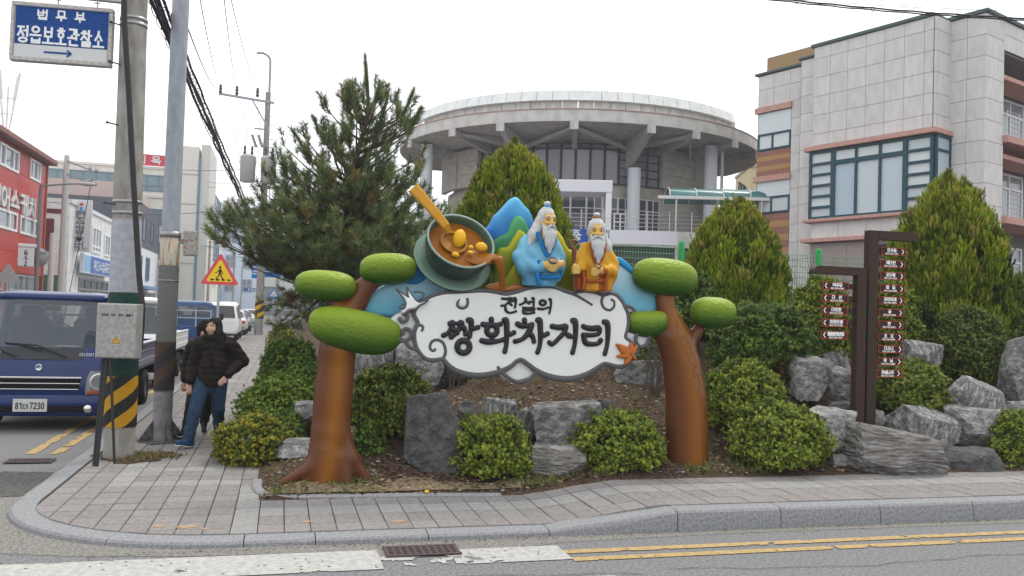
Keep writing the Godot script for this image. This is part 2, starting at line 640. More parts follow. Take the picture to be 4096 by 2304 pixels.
# ---------------------------------------------------------------- the scene
func _ready():
	rng.seed = 20150402
	var cam := Camera3D.new()
	cam.name = "camera"
	add_child(cam)
	var fwd := Vector3(sin(deg_to_rad(15.0)) * cos(deg_to_rad(1.75)), sin(deg_to_rad(1.75)), -cos(deg_to_rad(15.0)) * cos(deg_to_rad(1.75)))
	cam.look_at_from_position(Vector3(0, 1.72, 0), Vector3(0, 1.72, 0) + fwd, Vector3.UP)
	cam.rotate_object_local(Vector3(0, 0, 1), 0.032)
	cam.fov = 37.24
	cam.near = 0.1
	cam.far = 2500.0
	var sky_mat := ProceduralSkyMaterial.new()
	sky_mat.sky_top_color = Color(1.0, 1.0, 1.0)
	sky_mat.sky_horizon_color = Color(0.915, 0.925, 0.945)
	sky_mat.sky_curve = 0.3
	sky_mat.sky_energy_multiplier = 1.3
	sky_mat.ground_bottom_color = Color(0.4, 0.4, 0.4)
	sky_mat.ground_horizon_color = Color(0.8, 0.81, 0.83)
	sky_mat.sun_angle_max = 0.0
	var sky := Sky.new()
	sky.sky_material = sky_mat
	var env := Environment.new()
	env.background_mode = Environment.BG_SKY
	env.sky = sky
	env.ambient_light_source = Environment.AMBIENT_SOURCE_SKY
	env.tonemap_mode = Environment.TONE_MAPPER_LINEAR
	env.tonemap_exposure = 0.98
	env.sdfgi_enabled = true
	env.ssao_enabled = true
	env.ssil_enabled = true
	env.fog_enabled = true
	env.fog_density = 0.0011
	env.fog_light_color = Color(0.93, 0.95, 0.98)
	var we := WorldEnvironment.new()
	we.name = "world_environment"
	we.environment = env
	add_child(we)
	var sun := DirectionalLight3D.new()
	sun.name = "sun"
	sun.light_energy = 0.65
	sun.light_angular_distance = 14.0
	sun.light_color = Color(1.0, 0.97, 0.92)
	sun.shadow_enabled = true
	add_child(sun)
	sun.look_at_from_position(Vector3(4.5, 10, -3.5), Vector3.ZERO, Vector3.UP)

	make_materials()
	build_ground()
	build_right_building()
	build_round_building()
	build_left_street()
	build_sculpture()
	build_rocks()
	build_plants()
	build_fence()
	build_directory()
	build_poles()
	build_vehicles()
	build_people()
	build_small_things()

func make_materials():
	M.asphalt = mottled(lin(.128, .13, .136), lin(.165, .168, .175), 0.05, Vector3.ONE * 1.1, 3, .92, 2.0, true, lin(.2, .203, .21))
	M.gutter = mottled(lin(.135, .132, .125), lin(.185, .18, .171), 0.05, Vector3.ONE * 1.1, 5, .95, 2.0, true, lin(.24, .235, .22))
	M.joint = mottled(lin(.03, .027, .024), lin(.07, .062, .052), 0.04, Vector3.ONE * 1.5, 6, .95, 0.0, true)
	M.tiles = []
	for i in 5:
		var k := 0.94 + 0.03 * i
		M.tiles.append(mottled(lin(.19 * k, .18 * k, .177 * k), lin(.24 * k, .229 * k, .226 * k), .03, Vector3.ONE * (.9 + .1 * i), 20 + i, .9, 2.0, true))
	M.pale_tiles = []
	for i in 3:
		var k := 0.96 + 0.035 * i
		M.pale_tiles.append(mottled(lin(.235 * k, .234 * k, .23 * k), lin(.285 * k, .284 * k, .28 * k), .03, Vector3.ONE * (.9 + .1 * i), 30 + i, .88, 2.0, true))
	M.kerb = mottled(lin(.17, .176, .186), lin(.23, .237, .25), .05, Vector3.ONE * 1.2, 41, .85, 1.0, true, lin(.27, .275, .285))
	M.soil = mottled(lin(.028, .019, .014), lin(.07, .046, .033), .03, Vector3.ONE * 1.3, 44, .98, 8.0, true, lin(.11, .08, .055))
	M.sand = mottled(lin(.13, .098, .06), lin(.24, .19, .125), .03, Vector3.ONE * 1.3, 46, .98, 5.0, true)
	M.white_paint = mottled(lin(.32, .32, .31), lin(.41, .41, .4), .03, Vector3.ONE * .9, 47, .8, 1.5, true)
	M.yellow_paint = mottled(lin(.33, .235, .11), lin(.41, .3, .15), .03, Vector3.ONE * .9, 48, .8, 1.5, true)
	M.iron = mottled(lin(.06, .045, .045), lin(.13, .1, .1), .05, Vector3.ONE * 3.0, 49, .7)
	M.black = plain(.008, .008, .009, .9)
	M.concrete = mottled(lin(.2, .188, .172), lin(.28, .267, .247), .012, Vector3(1, .35, 1), 51, .9, 2.0, false, lin(.33, .32, .3))
	M.dark_metal = plain(.03, .03, .032, .5)
	M.glass_dark = plain(.035, .045, .055, .06, 0.0)
	M.white = plain(.6, .61, .62, .5)
	M.black_plastic = plain(.015, .015, .016, .45)
	M.chrome = plain(.6, .6, .6, .2, 1.0)

# ---------------------------------------------------------------- streets and pavement
func kerb_h(x: float, z: float) -> float:
	if z < -7.8: return .045
	return lerpf(.045, .165, smoothstep(2.05, 3.2, x)) if x < 3.2 else .165

func walk_h(x: float, z: float) -> float:
	return kerb_h(x, -7.0) + .012 if z > -8.2 else .057

func kerb_path() -> Array:
	var out := []
	for i in range(52, -1, -1): out.append(Vector2(-2.08, -7.95 - i * 1.0))
	for i in range(1, 6): 
		var a := PI + PI / 2.0 * i / 6.0
		out.append(Vector2(-.3 + 1.78 * cos(a), -7.95 - 1.56 * sin(a)))
	for i in 19: out.append(Vector2(-.3 + i * .96, -6.39))
	return out

func build_ground():
	var mb := MB.new()
	mb.quad(Vector3(-1500, 0, 60), Vector3(1500, 0, 60), Vector3(1500, 0, -2200), Vector3(-1500, 0, -2200))
	setting("road", mb.done(), M.asphalt)
	mb = MB.new()
	var inner := PackedVector2Array()
	for p in [Vector2(-3.3, -9.5), Vector2(-1.95, -9.6), Vector2(-1.95, -7.8), Vector2(-1.8, -7.3), Vector2(-1.35, -6.9), Vector2(-.75, -6.5), Vector2(.5, -6.36), Vector2(2.1, -6.36), Vector2(3.0, -6.36), Vector2(7, -6.36), Vector2(12, -6.36), Vector2(12, -6.27), Vector2(6.2, -6.24), Vector2(3.6, -6.27), Vector2(2.1, -6.2), Vector2(1.5, -6.02), Vector2(.6, -5.96), Vector2(.45, -6.2), Vector2(-.5, -6.22), Vector2(-1.3, -6.34), Vector2(-2.0, -6.55), Vector2(-2.3, -6.9), Vector2(-2.75, -7.3), Vector2(-2.85, -8.4)]: inner.append(Vector2(p.x, -p.y))
	mb.xf = Transform3D(Basis(Vector3.RIGHT, Vector3.FORWARD, Vector3.UP), Vector3.ZERO)
	mb.prism(inner, -.004, .004)
	setting("gutter", mb.done(), M.gutter)
	var bed := PackedVector2Array()
	for p in kerb_path(): bed.append(Vector2(p.x + (.15 if p.y < -7 else 0.0), -p.y + (.15 if p.y > -7.2 else 0.0)))
	var kp := kerb_path()
	bed.append(Vector2(16.9, 8.1)); bed.append(Vector2(0.3, 8.1)); bed.append(Vector2(0.1, 12)); bed.append(Vector2(0.1, 59.5))
	var walk := Node3D.new()
	walk.name = "pavement"
	walk.set_meta("kind", "structure")
	add_child(walk)
	mb = MB.new()
	for seg in [[-2.0, 2.05], [2.05, 2.4], [2.4, 2.8], [2.8, 3.2], [3.2, 16.9]]:
		var a: float = seg[0]
		var b: float = seg[1]
		var ha := walk_h(a, -7) - .018
		var hb := walk_h(b, -7) - .018
		if a < -1:
			var poly := PackedVector2Array()
			for p in kp:
				if p.x < 2.05: poly.append(Vector2(p.x + (.1 if p.x < -1.2 else 0.0), -p.y + (.1 if p.y > -7.6 else 0.0)))
			poly.append(Vector2(2.05, 6.5)); poly.append(Vector2(2.05, 8.2)); poly.append(Vector2(0.15, 8.2)); poly.append(Vector2(0.1, 59.5))
			mb.xf = Transform3D(Basis(Vector3.RIGHT, Vector3.FORWARD, Vector3.UP), Vector3.ZERO)
			mb.prism(poly, -.1, ha)
			mb.xf = Transform3D()
		else:
			mb.quad(Vector3(a, ha, -6.5), Vector3(b, hb, -6.5), Vector3(b, hb, -8.2), Vector3(a, ha, -8.2))
	part("joint_bed", mb.done(), M.joint, walk)
	var area := PackedVector2Array()
	for p in kp:
		if p.y < -7.94: area.append(Vector2(p.x + .2, -p.y))
	for i in range(0, 9):
		var a := PI + PI / 2.0 * i / 8.0
		area.append(Vector2(-.3 + 1.59 * cos(a), 7.95 + 1.37 * sin(a)))
	area.append(Vector2(2.05, 6.57)); area.append(Vector2(16, 6.57)); area.append(Vector2(16, 7.72)); area.append(Vector2(2.2, 7.62)); area.append(Vector2(0.0, 7.73)); area.append(Vector2(-.14, 8.1)); area.append(Vector2(-.1, 59.0))
	var slabs := {}
	for d in [.235, .3]:
		var full := MB.new()
		full.box(Vector3(0, -.02, 0), Vector3(.186, .04, d - .018), .005)
		slabs[d] = full.done()
	var cells := []
	for ix in 94:
		var x0 := -1.85 + ix * .193
		var d := .235 if x0 < -.32 else .3
		for iz in (225 if x0 < .2 else 5):
			var z0 := 6.5 + iz * d
			var r := PackedVector2Array([Vector2(x0 + .0035, z0 + .0035), Vector2(x0 + .1895, z0 + .0035), Vector2(x0 + .1895, z0 + d - .0035), Vector2(x0 + .0035, z0 + d - .0035)])
			var cut := Geometry2D.intersect_polygons(r, area)
			if cut.is_empty(): continue
			var c := Vector2(x0 + .0965, -(z0 + d / 2.0))
			cells.append([Vector2(c.x - .25 * c.y * .0, c.y).length() + (0.0 if c.x < 6.2 else 100.0), c, d, cut, iz])
	cells.sort_custom(func(p, q): return p[0] < q[0])
	var made := 0
	var rest := [MB.new(), MB.new()]
	for e in cells:
		var c: Vector2 = e[1]
		var d: float = e[2]
		var cut: Array = e[3]
		var pale := false
		if c.x > -.12 and c.y > -8.0: pale = e[4] == 2
		elif c.x > -.32 and c.y > -8.2: pale = true
		elif absf(c.x + 1.4) < .1 and c.y < -8.4 and c.y > -9.7: pale = true
		elif absf(c.y + 8.55) < .12 and c.x > -1.5 and c.x < -.4: pale = true
		elif c.y < -10.5: pale = (e[4] % 11 == 0 and c.x > -1.2) or (absf(c.x + .95) < .1 and e[4] % 11 < 3)
		elif c.y < -8.9: pale = absf(c.y + 9.25) < .12 and c.x > -1.2 and c.x < -.5
		var slope := (walk_h(c.x + .09, -7) - walk_h(c.x - .09, -7)) / .18 if c.y > -8.2 else 0.0
		var h := walk_h(c.x, c.y) + rng.randf_range(-.002, .002)
		var lie := Transform3D(Basis(Vector3(1, slope, 0), Vector3.FORWARD, Vector3.UP), Vector3(0, h - slope * c.x, 0))
		if made < 300:
			var mats: Array = M.pale_tiles if pale else M.tiles
			var mat: Material = mats[rng.randi() % mats.size()]
			var whole: bool = cut.size() == 1 and cut[0].size() == 4 and absf(area_of(cut[0]) - .186 * (d - .007)) < .0008
			if whole:
				var b := Basis(Vector3(0, 0, 1), atan(slope) + rng.randf_range(-.006, .006)) * Basis(Vector3(1, 0, 0), rng.randf_range(-.006, .006))
				part("paving_tile", slabs[d], mat, walk, Transform3D(b, Vector3(c.x, h, c.y)))
			else:
				var p := MB.new()
				p.xf = lie
				for q in cut: p.prism(q, -.03, 0)
				part("paving_tile", p.done(), mat, walk)
			made += 1
		else:
			var mb2: MB = rest[1 if pale else 0]
			mb2.xf = lie
			for q in cut: mb2.prism(q, -.03, 0)
	for i in 2:
		if rest[i].filled: part("far_paving_tiles", rest[i].done(), M.pale_tiles[1] if i else M.tiles[2], walk).set_meta("kind", "stuff")
	var kerb := Node3D.new()
	kerb.name = "kerb"
	kerb.set_meta("kind", "structure")
	add_child(kerb)
	var arc := PackedVector2Array()
	for i in range(0, 17):
		var a := PI + PI / 2.0 * i / 16.0
		arc.append(Vector2(-.3 + 1.78 * cos(a), -7.95 - 1.56 * sin(a)))
	var stones := []
	for i in range(50): stones.append([Vector2(-2.08, -58.0 + i * 1.0), Vector2(-2.08, -57.0 + i * 1.0)])
	stones.append([Vector2(-2.08, -8.0), arc[0], arc[1], arc[2], arc[3], arc[4], arc[5]])
	stones.append([arc[5], arc[6], arc[7], arc[8], arc[9], arc[10], arc[11]])
	stones.append([arc[11], arc[12], arc[13], arc[14], arc[15], arc[16], Vector2(-.2, -6.39)])
	var xs := [-.2, .3, 1.13, 2.08, 3.17, 4.12, 5.1, 6.08, 7.05, 8.0, 9.0, 10.0, 11.0, 12.0, 13.0]
	for i in xs.size() - 1: stones.append([Vector2(xs[i], -6.39), Vector2((xs[i] + xs[i + 1]) / 2.0, -6.39), Vector2(xs[i + 1], -6.39)])
	for s in stones:
		var rings := []
		var n: int = s.size()
		for i in n:
			var p: Vector2 = s[i]
			var t: Vector2 = (s[mini(i + 1, n - 1)] - s[maxi(i - 1, 0)]).normalized()
			if i == 0: p += t * .004
			if i == n - 1: p -= t * .004
			var inw := Vector2(t.y, -t.x)   # towards the pavement
			var h := kerb_h(p.x, p.y)
			var ring := PackedVector3Array()
			for q in [Vector2(0, -.05), Vector2(.008, h * .6), Vector2(.016, h - .022), Vector2(.03, h - .004), Vector2(.05, h), Vector2(.2, h + .004), Vector2(.2, -.05)]:
				var w: Vector2 = p + inw * q.x
				ring.append(Vector3(w.x, q.y, w.y))
			rings.append(ring)
		var k := MB.new()
		k.loft(rings, true, true, false)
		part("kerbstone", k.done(), M.kerb, kerb)
	var border := Node3D.new()
	border.name = "planting_border"
	border.set_meta("kind", "structure")
	add_child(border)
	var bp := [Vector2(-.16, -8.5), Vector2(-.16, -8.15), Vector2(-.1, -7.9), Vector2(.02, -7.79), Vector2(.2, -7.73), Vector2(.75, -7.7), Vector2(1.4, -7.66), Vector2(2.0, -7.6)]
	for i in bp.size() - 1:
		var a: Vector2 = bp[i]
		var b: Vector2 = bp[i + 1]
		var k := MB.new()
		k.bar(Vector3(a.x, walk_h(a.x, -7) + .0, a.y), Vector3(b.x, walk_h(b.x, -7) + .0, b.y), .09, .05, .012)
		part("border_stone", k.done(), M.kerb, border)
	var wear := FastNoiseLite.new()
	wear.seed = 9
	wear.frequency = 2.2
	wear.fractal_octaves = 4
	setting("crosswalk_stripe", worn(-2.6, .72, -6.19, -5.73, wear, -.55), M.white_paint)
	setting("worn_crosswalk_stripe", worn(.72, 1.45, -6.02, -5.76, wear, .12), M.white_paint)
	setting("crosswalk_stripe", worn(1.22, 2.05, -6.12, -5.76, wear, -.45), M.white_paint)
	setting("crosswalk_stripe", worn(1.6, 2.2, -5.36, -4.9, wear, -.5), M.white_paint)
	setting("yellow_line", worn(2.05, 12.0, -5.99, -5.9, wear, -.5), M.yellow_paint)
	setting("yellow_line", worn(2.05, 12.0, -5.8, -5.71, wear, -.52), M.yellow_paint)
	setting("yellow_line", worn(-2.42, -2.31, -60, -10.5, wear, -.35), M.yellow_paint)
	setting("yellow_line", worn(-2.68, -2.57, -60, -10.55, wear, -.4), M.yellow_paint)
	for l in [[Vector2(-3.2, -7.2), Vector2(-2.7, -6.9), Vector2(-2.5, -6.4), Vector2(-2.0, -6.3)], [Vector2(-1.9, -5.6), Vector2(-.6, -5.45), Vector2(.8, -5.5), Vector2(2.4, -5.38)], [Vector2(2.6, -5.45), Vector2(4.0, -5.3), Vector2(5.5, -5.36), Vector2(7.5, -5.2)], [Vector2(-3.0, -8.2), Vector2(-2.6, -8.0), Vector2(-2.3, -8.3)]]:
		var cr := MB.new()
		var path := spline(l.map(func(v): return Vector3(v.x, .0075, v.y)), 8)
		for i in path.size() - 1:
			var a: Vector3 = path[i] + Vector3(0, 0, .03 * sin(i * 2.3 + i * i * .31))
			var b: Vector3 = path[i + 1] + Vector3(0, 0, .03 * sin((i + 1) * 2.3 + (i + 1) * (i + 1) * .31))
			var s := (b - a).normalized().cross(Vector3.UP) * (.002 + .002 * absf(sin(i * 1.7)))
			cr.quad(a - s, b - s, b + s, a + s)
		setting("road_crack", cr.done(), M.joint)
	mb = MB.new()
	mb.xf = Transform3D(Basis(Vector3.RIGHT, Vector3.FORWARD, Vector3.UP), Vector3.ZERO)
	mb.prism(PackedVector2Array([Vector2(-2.95, 8.2), Vector2(-2.12, 8.3), Vector2(-2.12, 9.4), Vector2(-2.6, 9.5)]), 0, .009)
	setting("road_patch", mb.done(), mottled(lin(.07, .068, .066), lin(.115, .112, .108), .03, Vector3.ONE, 58, .95, 3.0, true))
	for q in [[-.82, -6.86, .05], [-.62, -6.82, .08], [-.48, -6.74, .04], [.25, -6.86, .05], [.95, -6.78, .06]]:
		mb = MB.new()
		var ring := PackedVector2Array()
		for i in 14: ring.append(Vector2(q[0] + q[2] * cos(TAU * i / 14) * (1.0 + .3 * sin(i * 2.7)), -q[1] + q[2] * .55 * sin(TAU * i / 14) * (1.0 + .3 * cos(i * 1.9))))
		mb.xf = Transform3D(Basis(Vector3.RIGHT, Vector3.FORWARD, Vector3.UP), Vector3.ZERO)
		var hh: float = walk_h(q[0], -7) + .004 if q[1] < -6.5 else .008
		mb.prism(ring, hh - .004, hh + .001)
		setting("paint_spot", mb.done(), plain(.33, .235, .16, .9))
	var bank := MB.new()
	bank.smooth(true)
	var gx := []
	var gz := []
	var v := -.16
	while v < 45.0:
		gx.append(v)
		v += .16 if v < 9.5 else 1.6
	v = -7.5
	while v > -75.0:
		gz.append(v)
		v -= .14 if v > -13.0 else 2.0
	for i in gx.size() - 1:
		for j in gz.size() - 1:
			var a := Vector3(gx[i], bank_h(gx[i], gz[j]), gz[j])
			var b := Vector3(gx[i + 1], bank_h(gx[i + 1], gz[j]), gz[j])
			var c := Vector3(gx[i + 1], bank_h(gx[i + 1], gz[j + 1]), gz[j + 1])
			var d := Vector3(gx[i], bank_h(gx[i], gz[j + 1]), gz[j + 1])
			bank.quad(a, b, c, d)
	setting("planted_bank", bank.done(), M.soil)
	mb = MB.new()
	mb.span(Vector3(-60, 0, -130), Vector3(-10.8, .13, -16))
	setting("far_pavement", mb.done(), M.kerb)

func area_of(p: PackedVector2Array) -> float:
	var s := 0.0
	for i in p.size(): s += p[i].cross(p[(i + 1) % p.size()])
	return absf(s) / 2.0

func worn(x0: float, x1: float, z0: float, z1: float, f: FastNoiseLite, limit: float) -> ArrayMesh:
	var mb := MB.new()
	var sx := .03 if x1 - x0 < 20 else .06
	var long := z1 - z0 > 5.0
	var dx := .02 if long else .018
	var dz := .12 if long else .016
	var n := int((x1 - x0) / dx)
	var m := int((z1 - z0) / dz)
	for i in n:
		for j in m:
			var x := x0 + (x1 - x0) * i / n
			var z := z0 + (z1 - z0) * j / m
			var edge: bool = i == 0 or j == 0 or i == n - 1 or j == m - 1
			if f.get_noise_2d(x * 1.6, z * 2.2) < limit + (.1 if edge else 0.0) or f.get_noise_2d(x * 9.0 + 50, z * 9.0) < -.56: continue
			mb.quad(Vector3(x, .006, z + (z1 - z0) / m), Vector3(x + (x1 - x0) / n, .006, z + (z1 - z0) / m), Vector3(x + (x1 - x0) / n, .006, z), Vector3(x, .006, z))
	return mb.done()

var bank_noise: FastNoiseLite
func bank_h(x: float, z: float) -> float:
	if bank_noise == null:
		bank_noise = FastNoiseLite.new()
		bank_noise.seed = 4
		bank_noise.frequency = 1.1
		bank_noise.fractal_octaves = 4
	var d := minf(-7.68 - z, (x + .12) * 1.0)
	var pts := [Vector2(0, 0), Vector2(.2, .05), Vector2(.5, .12), Vector2(.9, .36), Vector2(1.6, .62), Vector2(2.3, .72), Vector2(3.0, 1.0), Vector2(4.0, 1.25), Vector2(6.5, 1.42), Vector2(200, 1.45)]
	var h := 0.0
	if d > 0.0:
		for i in pts.size() - 1:
			if d <= pts[i + 1].x:
				h = lerpf(pts[i].y, pts[i + 1].y, (d - pts[i].x) / (pts[i + 1].x - pts[i].x))
				break
	var base := walk_h(x, -7) + .004 if z > -8.5 or x > .5 else .08
	return base + h + (bank_noise.get_noise_2d(x, z) * .09 * clampf(d, 0, 1) if d > 0 else d * .3)

# ---------------------------------------------------------------- the painted sculpture
func shade(c: Color, k: float) -> Color:
	return Color(c.r * k, c.g * k, c.b * k)

func strokes(mb: MB, lines: Array, r: float, z: float, flat := .8):
	for l in lines:
		var pts: Array = spline(lift(l, z), 5) if l.size() > 2 else lift(l, z)
		var rr := []
		for i in pts.size():
			var t := float(i) / (pts.size() - 1)
			rr.append(r * (1.0 + .08 * sin(t * 7.0)) * (.86 + .14 * sin(PI * minf(1.0, t * 1.15 + .1))))
		mb.tube(pts, rr, 10, true, flat, Vector3(0, 0, 1))
		mb.ball(pts[0], Vector3(r, r, r * flat), 10, 6)
		mb.ball(pts[-1], Vector3(rr[-1], rr[-1], rr[-1] * flat), 10, 6)

func ring(mb: MB, c: Vector2, rx: float, ry: float, r: float, z: float):
	var pts := []
	for i in 25: pts.append(Vector3(c.x + rx * sin(TAU * i / 24), c.y + ry * cos(TAU * i / 24), z))
	mb.tube(pts, r, 10, false, .85, Vector3(0, 0, 1))

func build_sculpture():
	var s := thing("street_sculpture", "painted sculpture with two bearded sages, stew bowl and white cloud board between brown trunks", "sculpture", Vector3(2.4, .12, -8.1))
	var gloss := painted(.32)
	gloss.clearcoat_enabled = true
	gloss.clearcoat = .2
	gloss.clearcoat_roughness = .25
	var satin := painted(.45)
	var leafy := painted(.36)
	leafy.normal_enabled = true
	leafy.normal_texture = noise_tex(.035, [], 81, 512, FastNoiseLite.TYPE_CELLULAR, 3, 9.0)
	leafy.uv1_triplanar = true
	leafy.uv1_scale = Vector3.ONE * 1.6
	M.gloss = gloss
	M.satin = satin
	var brown := Color(.1, .034, .012)
	var amber := Color(.22, .08, .01)
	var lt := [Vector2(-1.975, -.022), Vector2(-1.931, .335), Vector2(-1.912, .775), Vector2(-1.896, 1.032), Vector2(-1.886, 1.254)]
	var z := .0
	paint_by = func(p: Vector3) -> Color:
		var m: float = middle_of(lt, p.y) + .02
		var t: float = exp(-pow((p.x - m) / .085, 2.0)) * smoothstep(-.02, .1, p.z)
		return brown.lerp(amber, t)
	var b := [[lt.map(func(v): return Vector3(v.x, v.y, z)), [.19, .165, .178, .17, .16], Vector3(1, 1, .8)]]
	var fl := [Vector2(-2.331, .007), Vector2(-2.025, .172), Vector2(-1.957, .445), Vector2(-1.565, -.016), Vector2(-1.738, .223), Vector2(-1.857, .481), Vector2(-1.885, 1.217), Vector2(-1.788, 1.552), Vector2(-1.668, 1.798), Vector2(-1.525, 1.935), Vector2(-1.867, 1.513), Vector2(-1.94, 1.714), Vector2(-1.999, -.047), Vector2(-1.976, .299), Vector2(-1.765, -.041), Vector2(-1.811, .224)]
	b.append([Vector3(fl[0].x, fl[0].y, .04), Vector3(fl[1].x, fl[1].y, .04), .035, .075])
	b.append([Vector3(fl[1].x, fl[1].y, .04), Vector3(fl[2].x, fl[2].y, .0), .075, .13])
	b.append([Vector3(fl[3].x, fl[3].y, .03), Vector3(fl[4].x, fl[4].y, .03), .05, .07])
	b.append([Vector3(fl[4].x, fl[4].y, .03), Vector3(fl[5].x, fl[5].y, .0), .07, .1])
	b.append([Vector3(fl[12].x, fl[12].y, .1), Vector3(fl[13].x, fl[13].y, .05), .06, .09])
	b.append([Vector3(fl[14].x, fl[14].y, .11), Vector3(fl[15].x, fl[15].y, .05), .06, .09])
	b.append([[p2(fl[6], 0), p2(fl[7], 0), p2(fl[8], 0), p2(fl[9], 0)], [.15, .115, .1, .08]])
	b.append([Vector3(fl[10].x, fl[10].y, 0), Vector3(fl[11].x, fl[11].y, 0), .09, .06])
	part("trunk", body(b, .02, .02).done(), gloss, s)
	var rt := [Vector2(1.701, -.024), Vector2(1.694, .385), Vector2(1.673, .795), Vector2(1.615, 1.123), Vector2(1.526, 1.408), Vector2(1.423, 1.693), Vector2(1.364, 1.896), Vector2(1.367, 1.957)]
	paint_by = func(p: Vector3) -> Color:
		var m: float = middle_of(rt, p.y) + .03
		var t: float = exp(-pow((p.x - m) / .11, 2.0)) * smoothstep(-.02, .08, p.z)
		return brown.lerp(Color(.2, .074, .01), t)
	b = []
	var rr := [.235, .225, .22, .205, .18, .105, .07, .09]
	b.append([rt.map(func(v): return Vector3(v.x, v.y, z)), rr, Vector3(1, 1, .8)])
	var br := [Vector2(1.675, 1.371), Vector2(1.772, 1.464), Vector2(1.842, 1.602), Vector2(1.497, 1.326), Vector2(1.359, 1.454), Vector2(1.225, 1.515), Vector2(1.096, 1.398), Vector2(1.315, 1.465), Vector2(1.439, 1.775), Vector2(1.48, 1.921)]
	b.append([Vector3(br[0].x, br[0].y, 0), Vector3(br[1].x, br[1].y, 0), .08, .055])
	b.append([Vector3(br[1].x, br[1].y, 0), Vector3(br[2].x, br[2].y, 0), .055, .045])
	b.append([Vector3(br[3].x, br[3].y, 0), Vector3(br[4].x, br[4].y, 0), .1, .075])
	b.append([Vector3(br[4].x, br[4].y, 0), Vector3(br[5].x, br[5].y, 0), .075, .045])
	b.append([Vector3(br[8].x, br[8].y, 0), Vector3(br[9].x, br[9].y, 0), .06, .06])
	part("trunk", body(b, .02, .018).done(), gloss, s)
	paint_by = null
	var scale_mb := MB.new()
	scale_mb.color(Color(.22, .085, .02))
	for c in [Vector2(1.524, 1.47), Vector2(1.558, 1.376), Vector2(1.615, 1.411), Vector2(1.596, 1.287), Vector2(1.663, 1.309), Vector2(1.644, 1.193), Vector2(1.716, 1.215), Vector2(1.697, 1.091), Vector2(1.758, 1.001), Vector2(1.673, .98), Vector2(1.743, .878), Vector2(1.782, .783), Vector2(1.517, 1.564), Vector2(1.572, 1.5)]:
		var u := 0.0
		var hex := []
		for k in 6:
			var a := TAU * k / 6.0 + .5
			var px: float = c.x + .03 * cos(a)
			var py: float = c.y + .052 * sin(a)
			var f: float = clampf((px - (1.78 if py > .0 else 1.78)) / .23, -1, 1)
			hex.append(Vector3(px, py, trunk_front(px, py, rt, rr) - .004))
		scale_mb.tube(hex, .002, 5, true)
	part("bark_scale_lines", scale_mb.done(), gloss, s)
	var blobs := [Vector2(-2.019, 1.807), Vector2(-1.452, 1.987), Vector2(-1.738, 1.398), Vector2(1.378, 2.031), Vector2(1.931, 1.68), Vector2(1.17, 1.567)]
	var sizes := [Vector2(.28, .142), Vector2(.265, .15), Vector2(.43, .2), Vector2(.355, .19), Vector2(.25, .165), Vector2(.235, .138)]
	var tilts := [-.04, .05, -.05, -.06, -.03, .08]
	for i in 6:
		var mb := MB.new()
		mb.smooth(true)
		var e: Vector2 = sizes[i]
		var nu := 40
		var nv := 22
		var grid := []
		for v in nv + 1:
			var row := []
			var fv := PI * v / nv - PI / 2
			for u in nu + 1:
				var fu := TAU * u / nu
				var cx := cos(fv) * cos(fu)
				var cy := sin(fv)
				var cz := cos(fv) * sin(fu)
				var px := signf(cx) * pow(absf(cx), .78) * e.x
				var py := signf(cy) * pow(absf(cy), .8) * e.y
				if i == 2: py += -.035 * sin(px / e.x * 1.6) + .02 * pow(px / e.x, 2)
				if i == 5: py -= .03 * cos(px / e.x * 1.7)
				row.append(Vector3(px, py, cz * .17))
			grid.append(row)
		for v in nv:
			for u in nu:
				var q := [grid[v][u], grid[v + 1][u], grid[v + 1][u + 1], grid[v][u + 1]]
				for o in [0, 2, 1, 0, 3, 2]:
					var p: Vector3 = q[o]
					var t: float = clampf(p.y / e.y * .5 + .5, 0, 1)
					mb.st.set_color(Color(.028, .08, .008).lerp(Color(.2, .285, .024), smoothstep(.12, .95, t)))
					mb.st.add_vertex(p)
		mb.filled = true
		var c: Vector2 = blobs[i]
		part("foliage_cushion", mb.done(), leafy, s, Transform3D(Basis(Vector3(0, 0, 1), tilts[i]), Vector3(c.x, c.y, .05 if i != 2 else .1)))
	var blue := Color(.012, .1, .36)
	var pale := Color(.3, .56, .72)
	var left_hill := spline([Vector2(-1.208, 2.017), Vector2(-1.132, 2.04), Vector2(-.995, 1.958), Vector2(-.814, 1.774), Vector2(-.921, 1.503), Vector2(-1.342, 1.529), Vector2(-1.659, 1.549), Vector2(-1.69, 1.593), Vector2(-1.628, 1.699), Vector2(-1.51, 1.816), Vector2(-1.355, 1.894)], 4, true)
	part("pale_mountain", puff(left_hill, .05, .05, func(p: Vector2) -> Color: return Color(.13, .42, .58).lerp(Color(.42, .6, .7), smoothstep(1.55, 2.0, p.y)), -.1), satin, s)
	var left_band := spline([Vector2(-1.235, 2.031), Vector2(-1.125, 2.059), Vector2(-1.053, 1.956), Vector2(-1.164, 1.856), Vector2(-1.317, 1.876), Vector2(-1.243, 1.947)], 4, true)
	part("blue_mountain", puff(left_band, .05, .03, func(_p: Vector2) -> Color: return Color(.02, .16, .38), -.06), satin, s)
	var peak := [Vector2(-.539, 2.399), Vector2(-.465, 2.456), Vector2(-.431, 2.51), Vector2(-.405, 2.565), Vector2(-.326, 2.649), Vector2(-.256, 2.733), Vector2(-.216, 2.763), Vector2(-.184, 2.765), Vector2(-.151, 2.745), Vector2(-.098, 2.686), Vector2(-.041, 2.627), Vector2(.001, 2.474), Vector2(-.08, 2.131), Vector2(-.399, 2.116), Vector2(-.484, 2.235)]
	part("blue_mountain", puff(spline(peak, 3, true), .06, .06, func(p: Vector2) -> Color: return blue.lerp(Color(.1, .38, .62), clampf(smoothstep(2.3, 2.8, p.y) + .35 * sin(p.x * 22.0 + p.y * 9.0) * .3, 0, 1)), -.12), satin, s)
